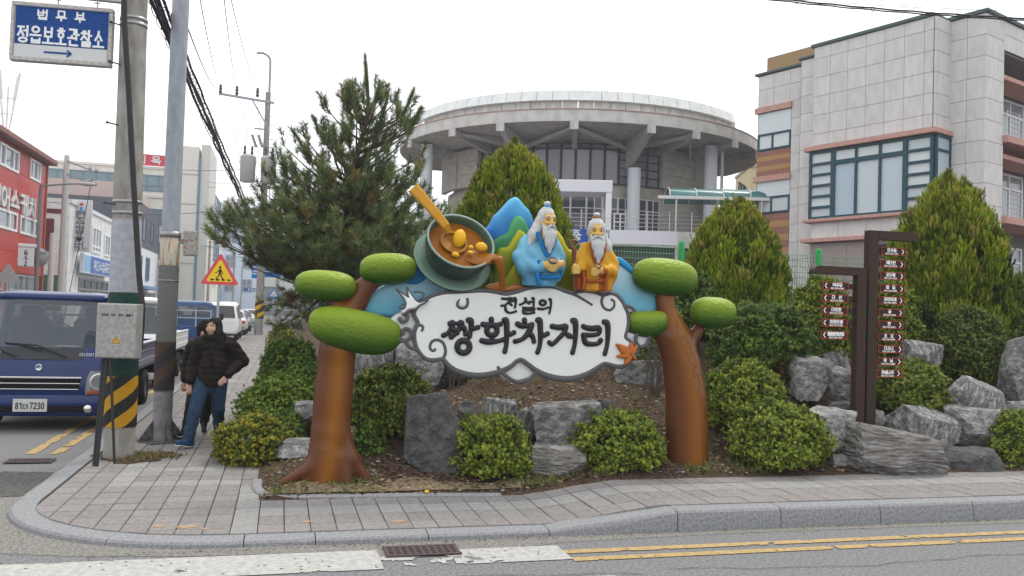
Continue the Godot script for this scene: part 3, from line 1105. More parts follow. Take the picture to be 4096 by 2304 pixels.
	var green := [Vector2(-.468, 2.271), Vector2(-.38, 2.355), Vector2(-.3, 2.395), Vector2(-.266, 2.467), Vector2(-.231, 2.54), Vector2(-.191, 2.576), Vector2(-.15, 2.567), Vector2(-.093, 2.513), Vector2(-.031, 2.312), Vector2(-.077, 2.043), Vector2(-.414, 2.028), Vector2(-.455, 2.158)]
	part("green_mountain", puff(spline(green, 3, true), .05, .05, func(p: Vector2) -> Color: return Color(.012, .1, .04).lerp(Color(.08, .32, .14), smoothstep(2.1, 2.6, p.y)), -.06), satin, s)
	var olive := [Vector2(-.426, 2.115), Vector2(-.376, 2.236), Vector2(-.295, 2.258), Vector2(-.26, 2.308), Vector2(-.217, 2.381), Vector2(-.182, 2.432), Vector2(-.145, 2.419), Vector2(-.097, 2.361), Vector2(-.077, 2.043), Vector2(-.162, 1.836), Vector2(-.435, 1.825), Vector2(-.423, 2.027)]
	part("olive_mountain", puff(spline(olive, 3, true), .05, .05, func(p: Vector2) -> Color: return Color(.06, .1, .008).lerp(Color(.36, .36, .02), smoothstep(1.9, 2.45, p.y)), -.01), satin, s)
	var olive2 := [Vector2(-.384, 1.924), Vector2(-.312, 1.958), Vector2(-.269, 2.026), Vector2(-.235, 2.08), Vector2(-.198, 2.082), Vector2(-.127, 1.873), Vector2(-.254, 1.832), Vector2(-.363, 1.846)]
	part("olive_mountain", puff(spline(olive2, 3, true), .045, .04, func(p: Vector2) -> Color: return Color(.16, .17, .01).lerp(Color(.42, .38, .02), smoothstep(1.88, 2.12, p.y)), .03), satin, s)
	var spill := [Vector2(-.499, 1.867), Vector2(-.401, 1.906), Vector2(-.365, 1.898), Vector2(-.309, 1.865), Vector2(-.247, 1.894), Vector2(-.192, 1.892), Vector2(-.127, 1.873), Vector2(-.126, 1.837), Vector2(-.271, 1.81), Vector2(-.398, 1.809), Vector2(-.497, 1.823)]
	part("spilled_tea", puff(spline(spill, 3, true), .04, .03, func(_p: Vector2) -> Color: return Color(.3, .115, .03), .08), gloss, s)
	var gold := [Vector2(.074, 2.404), Vector2(.113, 2.433), Vector2(.174, 2.477), Vector2(.198, 2.476), Vector2(.235, 2.444), Vector2(.272, 2.4), Vector2(.298, 2.363), Vector2(.323, 2.311), Vector2(.365, 2.264), Vector2(.421, 2.278), Vector2(.472, 2.182), Vector2(.483, 1.816), Vector2(.149, 1.804), Vector2(.105, 2.164)]
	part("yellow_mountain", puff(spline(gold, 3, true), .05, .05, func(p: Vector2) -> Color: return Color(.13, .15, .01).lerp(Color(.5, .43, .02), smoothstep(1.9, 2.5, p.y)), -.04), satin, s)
	var right_hill := [Vector2(.645, 2.029), Vector2(.77, 2.147), Vector2(.846, 2.199), Vector2(.921, 2.182), Vector2(.996, 2.133), Vector2(1.099, 2.048), Vector2(1.257, 1.932), Vector2(1.396, 1.733), Vector2(1.265, 1.647), Vector2(1.045, 1.66), Vector2(.893, 1.817), Vector2(.737, 1.831), Vector2(.609, 1.827)]
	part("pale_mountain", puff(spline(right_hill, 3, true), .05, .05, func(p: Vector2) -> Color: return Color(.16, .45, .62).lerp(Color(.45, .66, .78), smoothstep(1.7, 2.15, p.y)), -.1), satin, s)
	var right_band := [Vector2(.728, 2.121), Vector2(.77, 2.167), Vector2(.833, 2.215), Vector2(.898, 2.218), Vector2(.977, 2.177), Vector2(1.076, 2.08), Vector2(1.051, 2.046), Vector2(.966, 2.099), Vector2(.878, 2.144), Vector2(.793, 2.124), Vector2(.73, 2.073)]
	part("blue_mountain", puff(spline(right_band, 3, true), .04, .025, func(_p: Vector2) -> Color: return Color(.03, .25, .52), -.055), satin, s)
	build_cloud_board(s)
	build_bowl(s)
	build_sages(s)

func middle_of(line: Array, y: float) -> float:
	for i in line.size() - 1:
		if y <= line[i + 1].y or i == line.size() - 2:
			return lerpf(line[i].x, line[i + 1].x, clampf((y - line[i].y) / (line[i + 1].y - line[i].y), 0, 1))
	return line[0].x

func trunk_front(px: float, py: float, line: Array, rr: Array) -> float:
	for i in line.size() - 1:
		if py >= line[i].y and py <= line[i + 1].y:
			var t: float = (py - line[i].y) / (line[i + 1].y - line[i].y)
			var cx: float = lerpf(line[i].x, line[i + 1].x, t)
			var r: float = lerpf(rr[i], rr[i + 1], t) + .012
			var f := clampf(absf(px - cx) / r, 0, .97)
			return r * .8 * sqrt(1.0 - f * f)
	return 0.1

func build_cloud_board(s: Node3D):
	var grey := Color(.09, .09, .095)
	var edge := [Vector2(-1.195, 1.62), Vector2(-1.148, 1.679), Vector2(-1.077, 1.729), Vector2(-1.004, 1.761), Vector2(-.917, 1.781), Vector2(-.813, 1.79), Vector2(-.701, 1.799), Vector2(-.551, 1.812), Vector2(-.437, 1.804), Vector2(-.337, 1.788), Vector2(-.248, 1.806)]
	edge += [Vector2(-.187, 1.825), Vector2(-.11, 1.851), Vector2(.006, 1.873), Vector2(.14, 1.875), Vector2(.26, 1.841), Vector2(.348, 1.82), Vector2(.404, 1.839), Vector2(.484, 1.85), Vector2(.589, 1.837), Vector2(.663, 1.815), Vector2(.744, 1.835), Vector2(.811, 1.815), Vector2(.87, 1.753), Vector2(.905, 1.696), Vector2(.931, 1.635), Vector2(.938, 1.551), Vector2(.929, 1.481), Vector2(.913, 1.407), Vector2(.964, 1.366), Vector2(1.033, 1.291), Vector2(1.019, 1.213), Vector2(.914, 1.127), Vector2(.832, 1.116), Vector2(.758, 1.132), Vector2(.692, 1.139), Vector2(.612, 1.092), Vector2(.501, 1.028), Vector2(.374, .991), Vector2(.247, .987), Vector2(.104, 1.017), Vector2(-.007, 1.068), Vector2(-.094, 1.13), Vector2(-.158, 1.166), Vector2(-.211, 1.146)]
	edge += [Vector2(-.26, 1.101), Vector2(-.373, 1.046), Vector2(-.524, 1.012), Vector2(-.652, 1.013), Vector2(-.787, 1.049), Vector2(-.863, 1.099), Vector2(-.924, 1.156), Vector2(-1.012, 1.146), Vector2(-1.086, 1.16), Vector2(-1.146, 1.217), Vector2(-1.185, 1.295), Vector2(-1.197, 1.389), Vector2(-1.184, 1.454), Vector2(-1.167, 1.491), Vector2(-1.198, 1.548), Vector2(-1.21, 1.591)]
	var smoothed := spline(edge, 4, true)
	part("cloud_board", puff(smoothed, .05, .02, func(_p: Vector2) -> Color: return Color(.64, .66, .645), .1, .04), M.satin, s)
	var side := [Vector2(-1.211, 1.609), Vector2(-1.283, 1.599), Vector2(-1.343, 1.576), Vector2(-1.385, 1.549), Vector2(-1.416, 1.512), Vector2(-1.413, 1.426), Vector2(-1.382, 1.341), Vector2(-1.331, 1.321), Vector2(-1.287, 1.311), Vector2(-1.249, 1.269), Vector2(-1.205, 1.245), Vector2(-1.162, 1.245), Vector2(-1.167, 1.39), Vector2(-1.156, 1.491)]
	part("cloud_lobe", puff(spline(side, 3, true), .03, .02, func(_p: Vector2) -> Color: return Color(.62, .64, .63), .08, .04), M.satin, s)
	var bump := [Vector2(-.396, 1.073), Vector2(-.31, 1.124), Vector2(-.218, 1.153), Vector2(-.117, 1.155), Vector2(.007, 1.079), Vector2(-.031, 1), Vector2(-.111, .968), Vector2(-.192, .951), Vector2(-.305, .977)]
	part("cloud_lobe", puff(spline(bump, 3, true), .03, .02, func(_p: Vector2) -> Color: return Color(.62, .64, .63), .08, .04), M.satin, s)
	var right := [Vector2(.913, 1.411), Vector2(.945, 1.458), Vector2(1.037, 1.445), Vector2(1.179, 1.449), Vector2(1.173, 1.371), Vector2(1.132, 1.324), Vector2(1.066, 1.313), Vector2(1.041, 1.291), Vector2(1.051, 1.245), Vector2(1.001, 1.244), Vector2(.966, 1.32)]
	part("cloud_lobe", puff(spline(right, 3, true), .03, .02, func(_p: Vector2) -> Color: return Color(.62, .64, .63), .08, .04), M.satin, s)
	var right_top := [Vector2(.87, 1.749), Vector2(.904, 1.723), Vector2(.962, 1.706), Vector2(1.021, 1.677), Vector2(.956, 1.644), Vector2(.923, 1.65)]
	part("cloud_lobe", puff(right_top, .03, .02, func(_p: Vector2) -> Color: return Color(.62, .64, .63), .08, .04), M.satin, s)
	var mb := MB.new()
	mb.color(grey)
	var rim := lift(smoothed, .15)
	rim.append(rim[0]); rim.append(rim[1])
	var rad := []
	for p in rim: rad.append(.022 + .02 * smoothstep(1.25, .8, p.y))
	mb.tube(rim, rad, 10, false, .75, Vector3(0, 0, 1))
	part("dark_rim", mb.done(), M.satin, s)
	for l in [[Vector2(-.924, 1.156), Vector2(-.903, 1.207), Vector2(-.904, 1.258), Vector2(-.93, 1.312), Vector2(-.982, 1.336), Vector2(-1.029, 1.321), Vector2(-1.049, 1.284), Vector2(-1.044, 1.248), Vector2(-1.015, 1.232), Vector2(-1, 1.245)], [Vector2(-1.193, 1.425), Vector2(-1.18, 1.458), Vector2(-1.148, 1.471), Vector2(-1.122, 1.452), Vector2(-1.13, 1.421)], [Vector2(-1.308, 1.386), Vector2(-1.304, 1.419), Vector2(-1.266, 1.432), Vector2(-1.231, 1.402), Vector2(-1.234, 1.356), Vector2(-1.273, 1.326), Vector2(-1.331, 1.335), Vector2(-1.368, 1.352)], [Vector2(-1.341, 1.522), Vector2(-1.319, 1.497), Vector2(-1.283, 1.506), Vector2(-1.27, 1.542), Vector2(-1.289, 1.563), Vector2(-1.307, 1.57)], [Vector2(-1.367, 1.345), Vector2(-1.323, 1.321), Vector2(-1.283, 1.311), Vector2(-1.257, 1.279), Vector2(-1.22, 1.251), Vector2(-1.169, 1.242)], [Vector2(-1.203, 1.598), Vector2(-1.247, 1.604), Vector2(-1.293, 1.584)], [Vector2(.663, 1.811), Vector2(.649, 1.749), Vector2(.679, 1.689), Vector2(.737, 1.671), Vector2(.781, 1.707), Vector2(.781, 1.757), Vector2(.756, 1.774)], [Vector2(.252, 1.843), Vector2(.348, 1.816), Vector2(.446, 1.772), Vector2(.544, 1.719)], [Vector2(1.037, 1.434), Vector2(1.029, 1.375), Vector2(1.074, 1.316), Vector2(1.144, 1.336), Vector2(1.173, 1.418)], [Vector2(.887, 1.722), Vector2(.954, 1.709), Vector2(1.005, 1.68)], [Vector2(.892, 1.715), Vector2(.936, 1.635)], [Vector2(1.041, 1.314), Vector2(1.054, 1.276), Vector2(1.026, 1.244)], [Vector2(-.385, 1.085), Vector2(-.306, 1.008), Vector2(-.192, .951), Vector2(-.079, .972), Vector2(.016, 1.067)]]:
		mb = MB.new()
		mb.color(grey)
		var pts := spline(lift(l, .155), 6)
		mb.tube(pts, ramp(.02, .016, pts.size()), 9, true, .8, Vector3(0, 0, 1))
		mb.ball(pts[0], Vector3(.02, .02, .016), 9, 6)
		mb.ball(pts[-1], Vector3(.017, .017, .014), 9, 6)
		part("curl", mb.done(), M.satin, s)
	mb = MB.new()
	mb.color(grey)
	var drop := spline(lift([Vector2(-.773, 1.72), Vector2(-.801, 1.691), Vector2(-.797, 1.659), Vector2(-.757, 1.64), Vector2(-.715, 1.658), Vector2(-.702, 1.698), Vector2(-.711, 1.739)], .16), 5)
	mb.tube(drop, .015, 8, true, .8, Vector3(0, 0, 1))
	part("curl", mb.done(), M.satin, s)
	mb = MB.new()
	mb.color(Color(.68, .7, .69))
	var dc := Vector2(-.754, 1.697)
	mb.ball(Vector3(dc.x, dc.y, .15), Vector3(.045, .05, .03), 14, 8)
	part("white_drop", mb.done(), M.satin, s)
	var crane := [Vector2(-1.083, 1.712), Vector2(-1.119, 1.68), Vector2(-1.172, 1.65), Vector2(-1.195, 1.624), Vector2(-1.247, 1.613), Vector2(-1.29, 1.59), Vector2(-1.312, 1.569), Vector2(-1.333, 1.598), Vector2(-1.3, 1.624), Vector2(-1.293, 1.667), Vector2(-1.312, 1.71), Vector2(-1.342, 1.745), Vector2(-1.39, 1.799), Vector2(-1.34, 1.77), Vector2(-1.288, 1.736), Vector2(-1.272, 1.727), Vector2(-1.284, 1.776), Vector2(-1.294, 1.82), Vector2(-1.245, 1.763), Vector2(-1.203, 1.705), Vector2(-1.177, 1.684), Vector2(-1.141, 1.688)]
	part("crane", puff(crane, .025, .02, func(_p: Vector2) -> Color: return Color(.68, .7, .7), .16, .03), M.satin, s)
	mb = MB.new()
	mb.color(grey)
	for l in [[Vector2(-1.084, 1.714), Vector2(-1.141, 1.693), Vector2(-1.177, 1.686), Vector2(-1.215, 1.713), Vector2(-1.291, 1.82)], [Vector2(-1.294, 1.82), Vector2(-1.28, 1.762), Vector2(-1.269, 1.727), Vector2(-1.213, 1.677)], [Vector2(-1.39, 1.799), Vector2(-1.339, 1.741), Vector2(-1.297, 1.682), Vector2(-1.294, 1.66), Vector2(-1.302, 1.624)], [Vector2(-1.39, 1.799), Vector2(-1.288, 1.736), Vector2(-1.191, 1.674)], [Vector2(-1.083, 1.709), Vector2(-1.119, 1.679), Vector2(-1.172, 1.648), Vector2(-1.197, 1.62), Vector2(-1.247, 1.608), Vector2(-1.311, 1.566)], [Vector2(-1.356, 1.636), Vector2(-1.327, 1.616), Vector2(-1.295, 1.642), Vector2(-1.303, 1.667), Vector2(-1.335, 1.651)], [Vector2(-1.228, 1.771), Vector2(-1.181, 1.78), Vector2(-1.129, 1.763), Vector2(-1.15, 1.723), Vector2(-1.178, 1.697)]]:
		var pts := spline(lift(l, .185), 4)
		mb.tube(pts, .0095, 7, true)
	part("crane_outline", mb.done(), M.satin, s)
	var z := .165
	var one := func(lines: Array, r: float, rings: Array, balls: Array) -> void:
		var lm := MB.new()
		lm.color(Color(.016, .017, .021))
		strokes(lm, lines, r, z)
		for o in rings: ring(lm, o[0], o[1], o[2], o[3], z)
		for c in balls: lm.ball(Vector3(c.x, c.y, z + .012), Vector3(.02, .02, .016), 10, 6)
		part("raised_letter", lm.done(), M.gloss, s)
	var R := .0285
	one.call([[Vector2(-.866, 1.492), Vector2(-.839, 1.499), Vector2(-.852, 1.456), Vector2(-.881, 1.404), Vector2(-.926, 1.38)], [Vector2(-.784, 1.493), Vector2(-.758, 1.504), Vector2(-.768, 1.466), Vector2(-.8, 1.41), Vector2(-.852, 1.365)], [Vector2(-.838, 1.442), Vector2(-.812, 1.424), Vector2(-.796, 1.406)], [Vector2(-.761, 1.473), Vector2(-.727, 1.445), Vector2(-.714, 1.397)], [Vector2(-.692, 1.53), Vector2(-.668, 1.527), Vector2(-.664, 1.476), Vector2(-.667, 1.424), Vector2(-.675, 1.376)], [Vector2(-.661, 1.454), Vector2(-.626, 1.456), Vector2(-.596, 1.464)]], R, [[Vector2(-.731, 1.278), .059, .059, .031]], [Vector2(-.868, 1.491), Vector2(-.784, 1.491), Vector2(-.928, 1.38), Vector2(-.856, 1.365), Vector2(-.722, 1.322), Vector2(-.686, 1.526)])
	one.call([[Vector2(-.468, 1.544), Vector2(-.466, 1.503)], [Vector2(-.548, 1.495), Vector2(-.51, 1.489), Vector2(-.464, 1.489), Vector2(-.411, 1.493), Vector2(-.375, 1.502)], [Vector2(-.455, 1.385), Vector2(-.453, 1.337)], [Vector2(-.554, 1.339), Vector2(-.504, 1.329), Vector2(-.444, 1.33), Vector2(-.391, 1.339), Vector2(-.345, 1.353)], [Vector2(-.34, 1.54), Vector2(-.321, 1.537), Vector2(-.313, 1.448), Vector2(-.311, 1.352), Vector2(-.314, 1.292), Vector2(-.326, 1.24)], [Vector2(-.305, 1.411), Vector2(-.271, 1.409), Vector2(-.24, 1.424)]], R, [[Vector2(-.459, 1.441), .05, .05, .029]], [Vector2(-.468, 1.54), Vector2(-.461, 1.391), Vector2(-.336, 1.537)])
	one.call([[Vector2(-.139, 1.546), Vector2(-.134, 1.505)], [Vector2(-.207, 1.507), Vector2(-.168, 1.491), Vector2(-.122, 1.489), Vector2(-.062, 1.507)], [Vector2(-.064, 1.503), Vector2(-.089, 1.439), Vector2(-.149, 1.367), Vector2(-.225, 1.339)], [Vector2(-.089, 1.424), Vector2(-.052, 1.388), Vector2(-.038, 1.343)], [Vector2(-.007, 1.55), Vector2(.015, 1.547), Vector2(.023, 1.457), Vector2(.027, 1.36), Vector2(.021, 1.3), Vector2(.003, 1.24)], [Vector2(.037, 1.407), Vector2(.068, 1.407), Vector2(.099, 1.422)]], R, [], [Vector2(-.137, 1.535), Vector2(0, 1.543), Vector2(-.227, 1.347)])
	one.call([[Vector2(.144, 1.494), Vector2(.2, 1.486), Vector2(.243, 1.489), Vector2(.283, 1.498), Vector2(.268, 1.441), Vector2(.211, 1.375), Vector2(.15, 1.321), Vector2(.119, 1.336)], [Vector2(.307, 1.413), Vector2(.329, 1.401), Vector2(.369, 1.4)], [Vector2(.352, 1.557), Vector2(.377, 1.55), Vector2(.385, 1.467), Vector2(.384, 1.383), Vector2(.376, 1.307), Vector2(.36, 1.243)]], R, [], [Vector2(.353, 1.545), Vector2(.122, 1.338)])
	one.call([[Vector2(.466, 1.501), Vector2(.511, 1.487), Vector2(.568, 1.485), Vector2(.624, 1.492), Vector2(.635, 1.458), Vector2(.618, 1.431), Vector2(.554, 1.419), Vector2(.465, 1.419)], [Vector2(.469, 1.417), Vector2(.479, 1.37), Vector2(.5, 1.337), Vector2(.564, 1.33), Vector2(.625, 1.339), Vector2(.651, 1.371)], [Vector2(.681, 1.552), Vector2(.712, 1.544), Vector2(.723, 1.468), Vector2(.722, 1.376), Vector2(.715, 1.307), Vector2(.697, 1.238)]], R, [], [Vector2(.461, 1.417), Vector2(.636, 1.37), Vector2(.684, 1.547)])
	R = .0142
	one.call([[Vector2(-.366, 1.746), Vector2(-.32, 1.745), Vector2(-.278, 1.752), Vector2(-.3, 1.716), Vector2(-.337, 1.685), Vector2(-.373, 1.678)], [Vector2(-.304, 1.714), Vector2(-.272, 1.687)], [Vector2(-.277, 1.727), Vector2(-.247, 1.728)], [Vector2(-.251, 1.753), Vector2(-.234, 1.748), Vector2(-.232, 1.704), Vector2(-.239, 1.665)], [Vector2(-.333, 1.667), Vector2(-.324, 1.63), Vector2(-.285, 1.612), Vector2(-.226, 1.629)]], R, [], [])
	one.call([[Vector2(-.138, 1.755), Vector2(-.131, 1.733), Vector2(-.16, 1.706), Vector2(-.189, 1.694)], [Vector2(-.13, 1.729), Vector2(-.096, 1.707)], [Vector2(-.094, 1.723), Vector2(-.06, 1.726)], [Vector2(-.067, 1.76), Vector2(-.053, 1.753), Vector2(-.051, 1.691)], [Vector2(-.155, 1.665), Vector2(-.1, 1.662), Vector2(-.048, 1.666), Vector2(-.051, 1.645), Vector2(-.103, 1.641), Vector2(-.154, 1.642)], [Vector2(-.154, 1.641), Vector2(-.148, 1.615), Vector2(-.095, 1.611), Vector2(-.042, 1.622)]], R, [], [])
	one.call([[Vector2(-.007, 1.662), Vector2(.044, 1.659), Vector2(.099, 1.676)], [Vector2(.106, 1.756), Vector2(.12, 1.749), Vector2(.122, 1.686), Vector2(.11, 1.621)]], R, [[Vector2(.04, 1.72), .03, .022, .0145]], [])
	var leaf_c := [Vector2(.973, 1.228), Vector2(.808, 1.341), Vector2(.812, 1.213), Vector2(.969, 1.362), Vector2(1.036, 1.337), Vector2(.905, 1.13), Vector2(1.045, 1.179)]
	for i in range(1, 7):
		var a: Vector2 = leaf_c[0]
		var e: Vector2 = leaf_c[i]
		var d := e - a
		var n = Vector2(-d.y, d.x).normalized() * ([0.0, .042, .028, .032, .026, .03, .014][i])
		var o := spline([a, a + d * .3 + n, a + d * .6 + n * .9, e, a + d * .6 - n * .9, a + d * .3 - n], 3, true)
		part("leaf_lobe" if i < 6 else "leaf_stem", puff(o, .03, .022, func(_p: Vector2) -> Color: return Color(.4, .12, .025), .16, .02), M.satin, s)

func build_bowl(s: Node3D):
	var c := Vector2(-.793, 2.28)
	var axis := Vector3(.12, .6, .8).normalized()
	var side := Vector3(1, -.12, 0)
	side = (side - axis * side.dot(axis)).normalized()
	var B := Basis(side, axis, side.cross(axis))
	var t := Transform3D(B, Vector3(c.x, c.y, .2))
	var out_c := Color(.022, .042, .034)
	var mb := MB.new()
	mb.color(out_c)
	mb.lathe([Vector2(.19, -.31), Vector2(.235, -.295), Vector2(.288, -.235), Vector2(.318, -.14), Vector2(.33, -.05), Vector2(.334, -.012)], 48, t)
	mb.color(Color(.2, .27, .23))
	mb.lathe([Vector2(.334, -.012), Vector2(.333, .0), Vector2(.322, .004), Vector2(.312, -.004)], 48, t)
	mb.color(Color(.055, .11, .08))
	mb.lathe([Vector2(.312, -.004), Vector2(.3, -.07), Vector2(.29, -.16), Vector2(.2, -.2)], 48, t)
	part("bowl", mb.done(), M.gloss, s)
	mb = MB.new()
	mb.color(Color(.13, .21, .165))
	mb.lathe([Vector2(.0, -.31), Vector2(.2, -.31), Vector2(.3, -.302), Vector2(.382, -.275), Vector2(.385, -.282)], 48, t)
	mb.color(Color(.03, .055, .045))
	mb.lathe([Vector2(.385, -.282), Vector2(.375, -.31), Vector2(.29, -.345), Vector2(.1, -.355), Vector2(0, -.355)], 48, t)
	part("saucer", mb.done(), M.gloss, s)
	mb = MB.new()
	mb.color(Color(.23, .082, .006))
	mb.lathe([Vector2(.3, -.095), Vector2(.2, -.088), Vector2(0, -.085)].map(func(v): return v), 40, t)
	part("tea", mb.done(), painted(.55), s)
	var sp := [Vector2(-.469, 2.109), Vector2(-.44, 2.036), Vector2(-.412, 1.949), Vector2(-.394, 1.84)]
	var base_p := Vector3(c.x, c.y, .2)
	var flow := [[base_p + B * Vector3(.1, -.088, .08), .09, .01], [base_p + B * Vector3(.2, -.07, .12), .1, .022], [base_p + B * Vector3(.275, -.02, .15), .095, .026], [base_p + B * Vector3(.32, .012, .17), .08, .026], [p2(sp[0], .36), .052, .026], [p2(sp[1], .345), .036, .024], [p2(sp[2], .31), .029, .022], [p2(sp[3], .25), .034, .02]]
	var sheet := []
	var lay: Vector3 = B * Vector3(-.5, 0, .85)
	for i in flow.size():
		var w: Vector3 = lay.lerp(Vector3(-1, -.12, 0), smoothstep(2.0, 5.0, float(i))).normalized()
		var t1: Vector3 = ((flow[mini(i + 1, 7)][0] as Vector3) - (flow[maxi(i - 1, 0)][0] as Vector3)).normalized()
		var n1 := w.cross(t1).normalized()
		var rg := PackedVector3Array()
		for k2 in 20:
			var ang := -TAU * k2 / 20.0
			rg.append(flow[i][0] + w * cos(ang) * flow[i][1] + n1 * sin(ang) * flow[i][2] * (1.0 + .18 * cos(ang * 9.0)))
		sheet.append(rg)
	var fine := []
	for i in sheet.size() - 1:
		for k2 in 4:
			var rg := PackedVector3Array()
			for j in 20:
				var pa: Vector3 = sheet[maxi(i - 1, 0)][j]
				var pb: Vector3 = sheet[i][j]
				var pc: Vector3 = sheet[i + 1][j]
				var pd: Vector3 = sheet[mini(i + 2, 7)][j]
				rg.append(pb.cubic_interpolate(pc, pa, pd, k2 / 4.0))
			fine.append(rg)
	fine.append(sheet[-1])
	mb = MB.new()
	mb.color(Color(.22, .078, .006))
	mb.loft(fine)
	part("poured_tea", mb.done(), M.gloss, s)
	paint_by = null
	var yel := Color(.5, .25, .016)
	mb = MB.new()
	mb.color(Color(.3, .13, .02))
	var lc := Vector3(Vector2(-.842, 2.297).x, Vector2(-.842, 2.297).y, .0)
	lc = Vector3(c.x, c.y, .2) + B * Vector3(-.055, -.06, -.01)
	var ring_pts := []
	for i in 29: ring_pts.append(lc + B * (Vector3(cos(TAU * i / 28) * .122, 0, sin(TAU * i / 28) * .122)))
	mb.tube(ring_pts, .0135, 9, false)
	mb.lathe([Vector2(.115, -.005), Vector2(.1, -.02), Vector2(0, -.022)], 28, Transform3D(B, lc))
	part("ladle_bowl", mb.done(), M.gloss, s)
	mb = MB.new()
	mb.color(yel)
	var hp := [Vector2(-.906, 2.344), Vector2(-.947, 2.41), Vector2(-1.043, 2.517), Vector2(-1.169, 2.656), Vector2(-1.263, 2.753)]
	var hz := [lc.z + .0, lc.z + .05, lc.z + .05, lc.z + .03, lc.z + .02]
	var hw := [.022, .038, .042, .048, .056]
	var rings := []
	for i in 5:
		var p := Vector3(hp[i].x, hp[i].y, hz[i])
		var d := (Vector2(hp[mini(i + 1, 4)]) - Vector2(hp[maxi(i - 1, 0)])).normalized()
		var n := Vector3(-d.y, d.x, 0)
		var q := PackedVector3Array()
		for o in [[-1, -.7], [-.7, -1], [.7, -1], [1, -.7], [1, .7], [.7, 1], [-.7, 1], [-1, .7]]:
			q.append(p - n * hw[i] * o[0] + Vector3(0, 0, o[1] * .026))
		rings.append(q)
	mb.loft(rings, true, true, false)
	part("ladle_handle", mb.done(), M.gloss, s)
	rng.seed = 77
	for o in [[Vector2(-.803, 2.301), .066, .09, .05], [Vector2(-.592, 2.231), .062, .045, .03], [Vector2(-.855, 2.14), .04, .026, .022], [Vector2(-.696, 2.22), .026, .022, .022], [Vector2(-.709, 2.167), .033, .02, .022]]:
		var p: Vector2 = o[0]
		mb = MB.new()
		mb.color(Color(.68, .38, .015))
		mb.ball(Vector3.ZERO, Vector3(o[1], o[2], o[3]), 9, 6)
		var q := Vector3(p.x, p.y, .2 - (p.y - c.y) * .75 - .06 + (.03 if o[2] > .05 else 0.0))
		part("yolk", mb.done(), M.gloss, s, Transform3D(Basis(Vector3(0, 0, 1), -.15), q))

func p2(v: Vector2, z: float) -> Vector3:
	return Vector3(v.x, v.y, z)

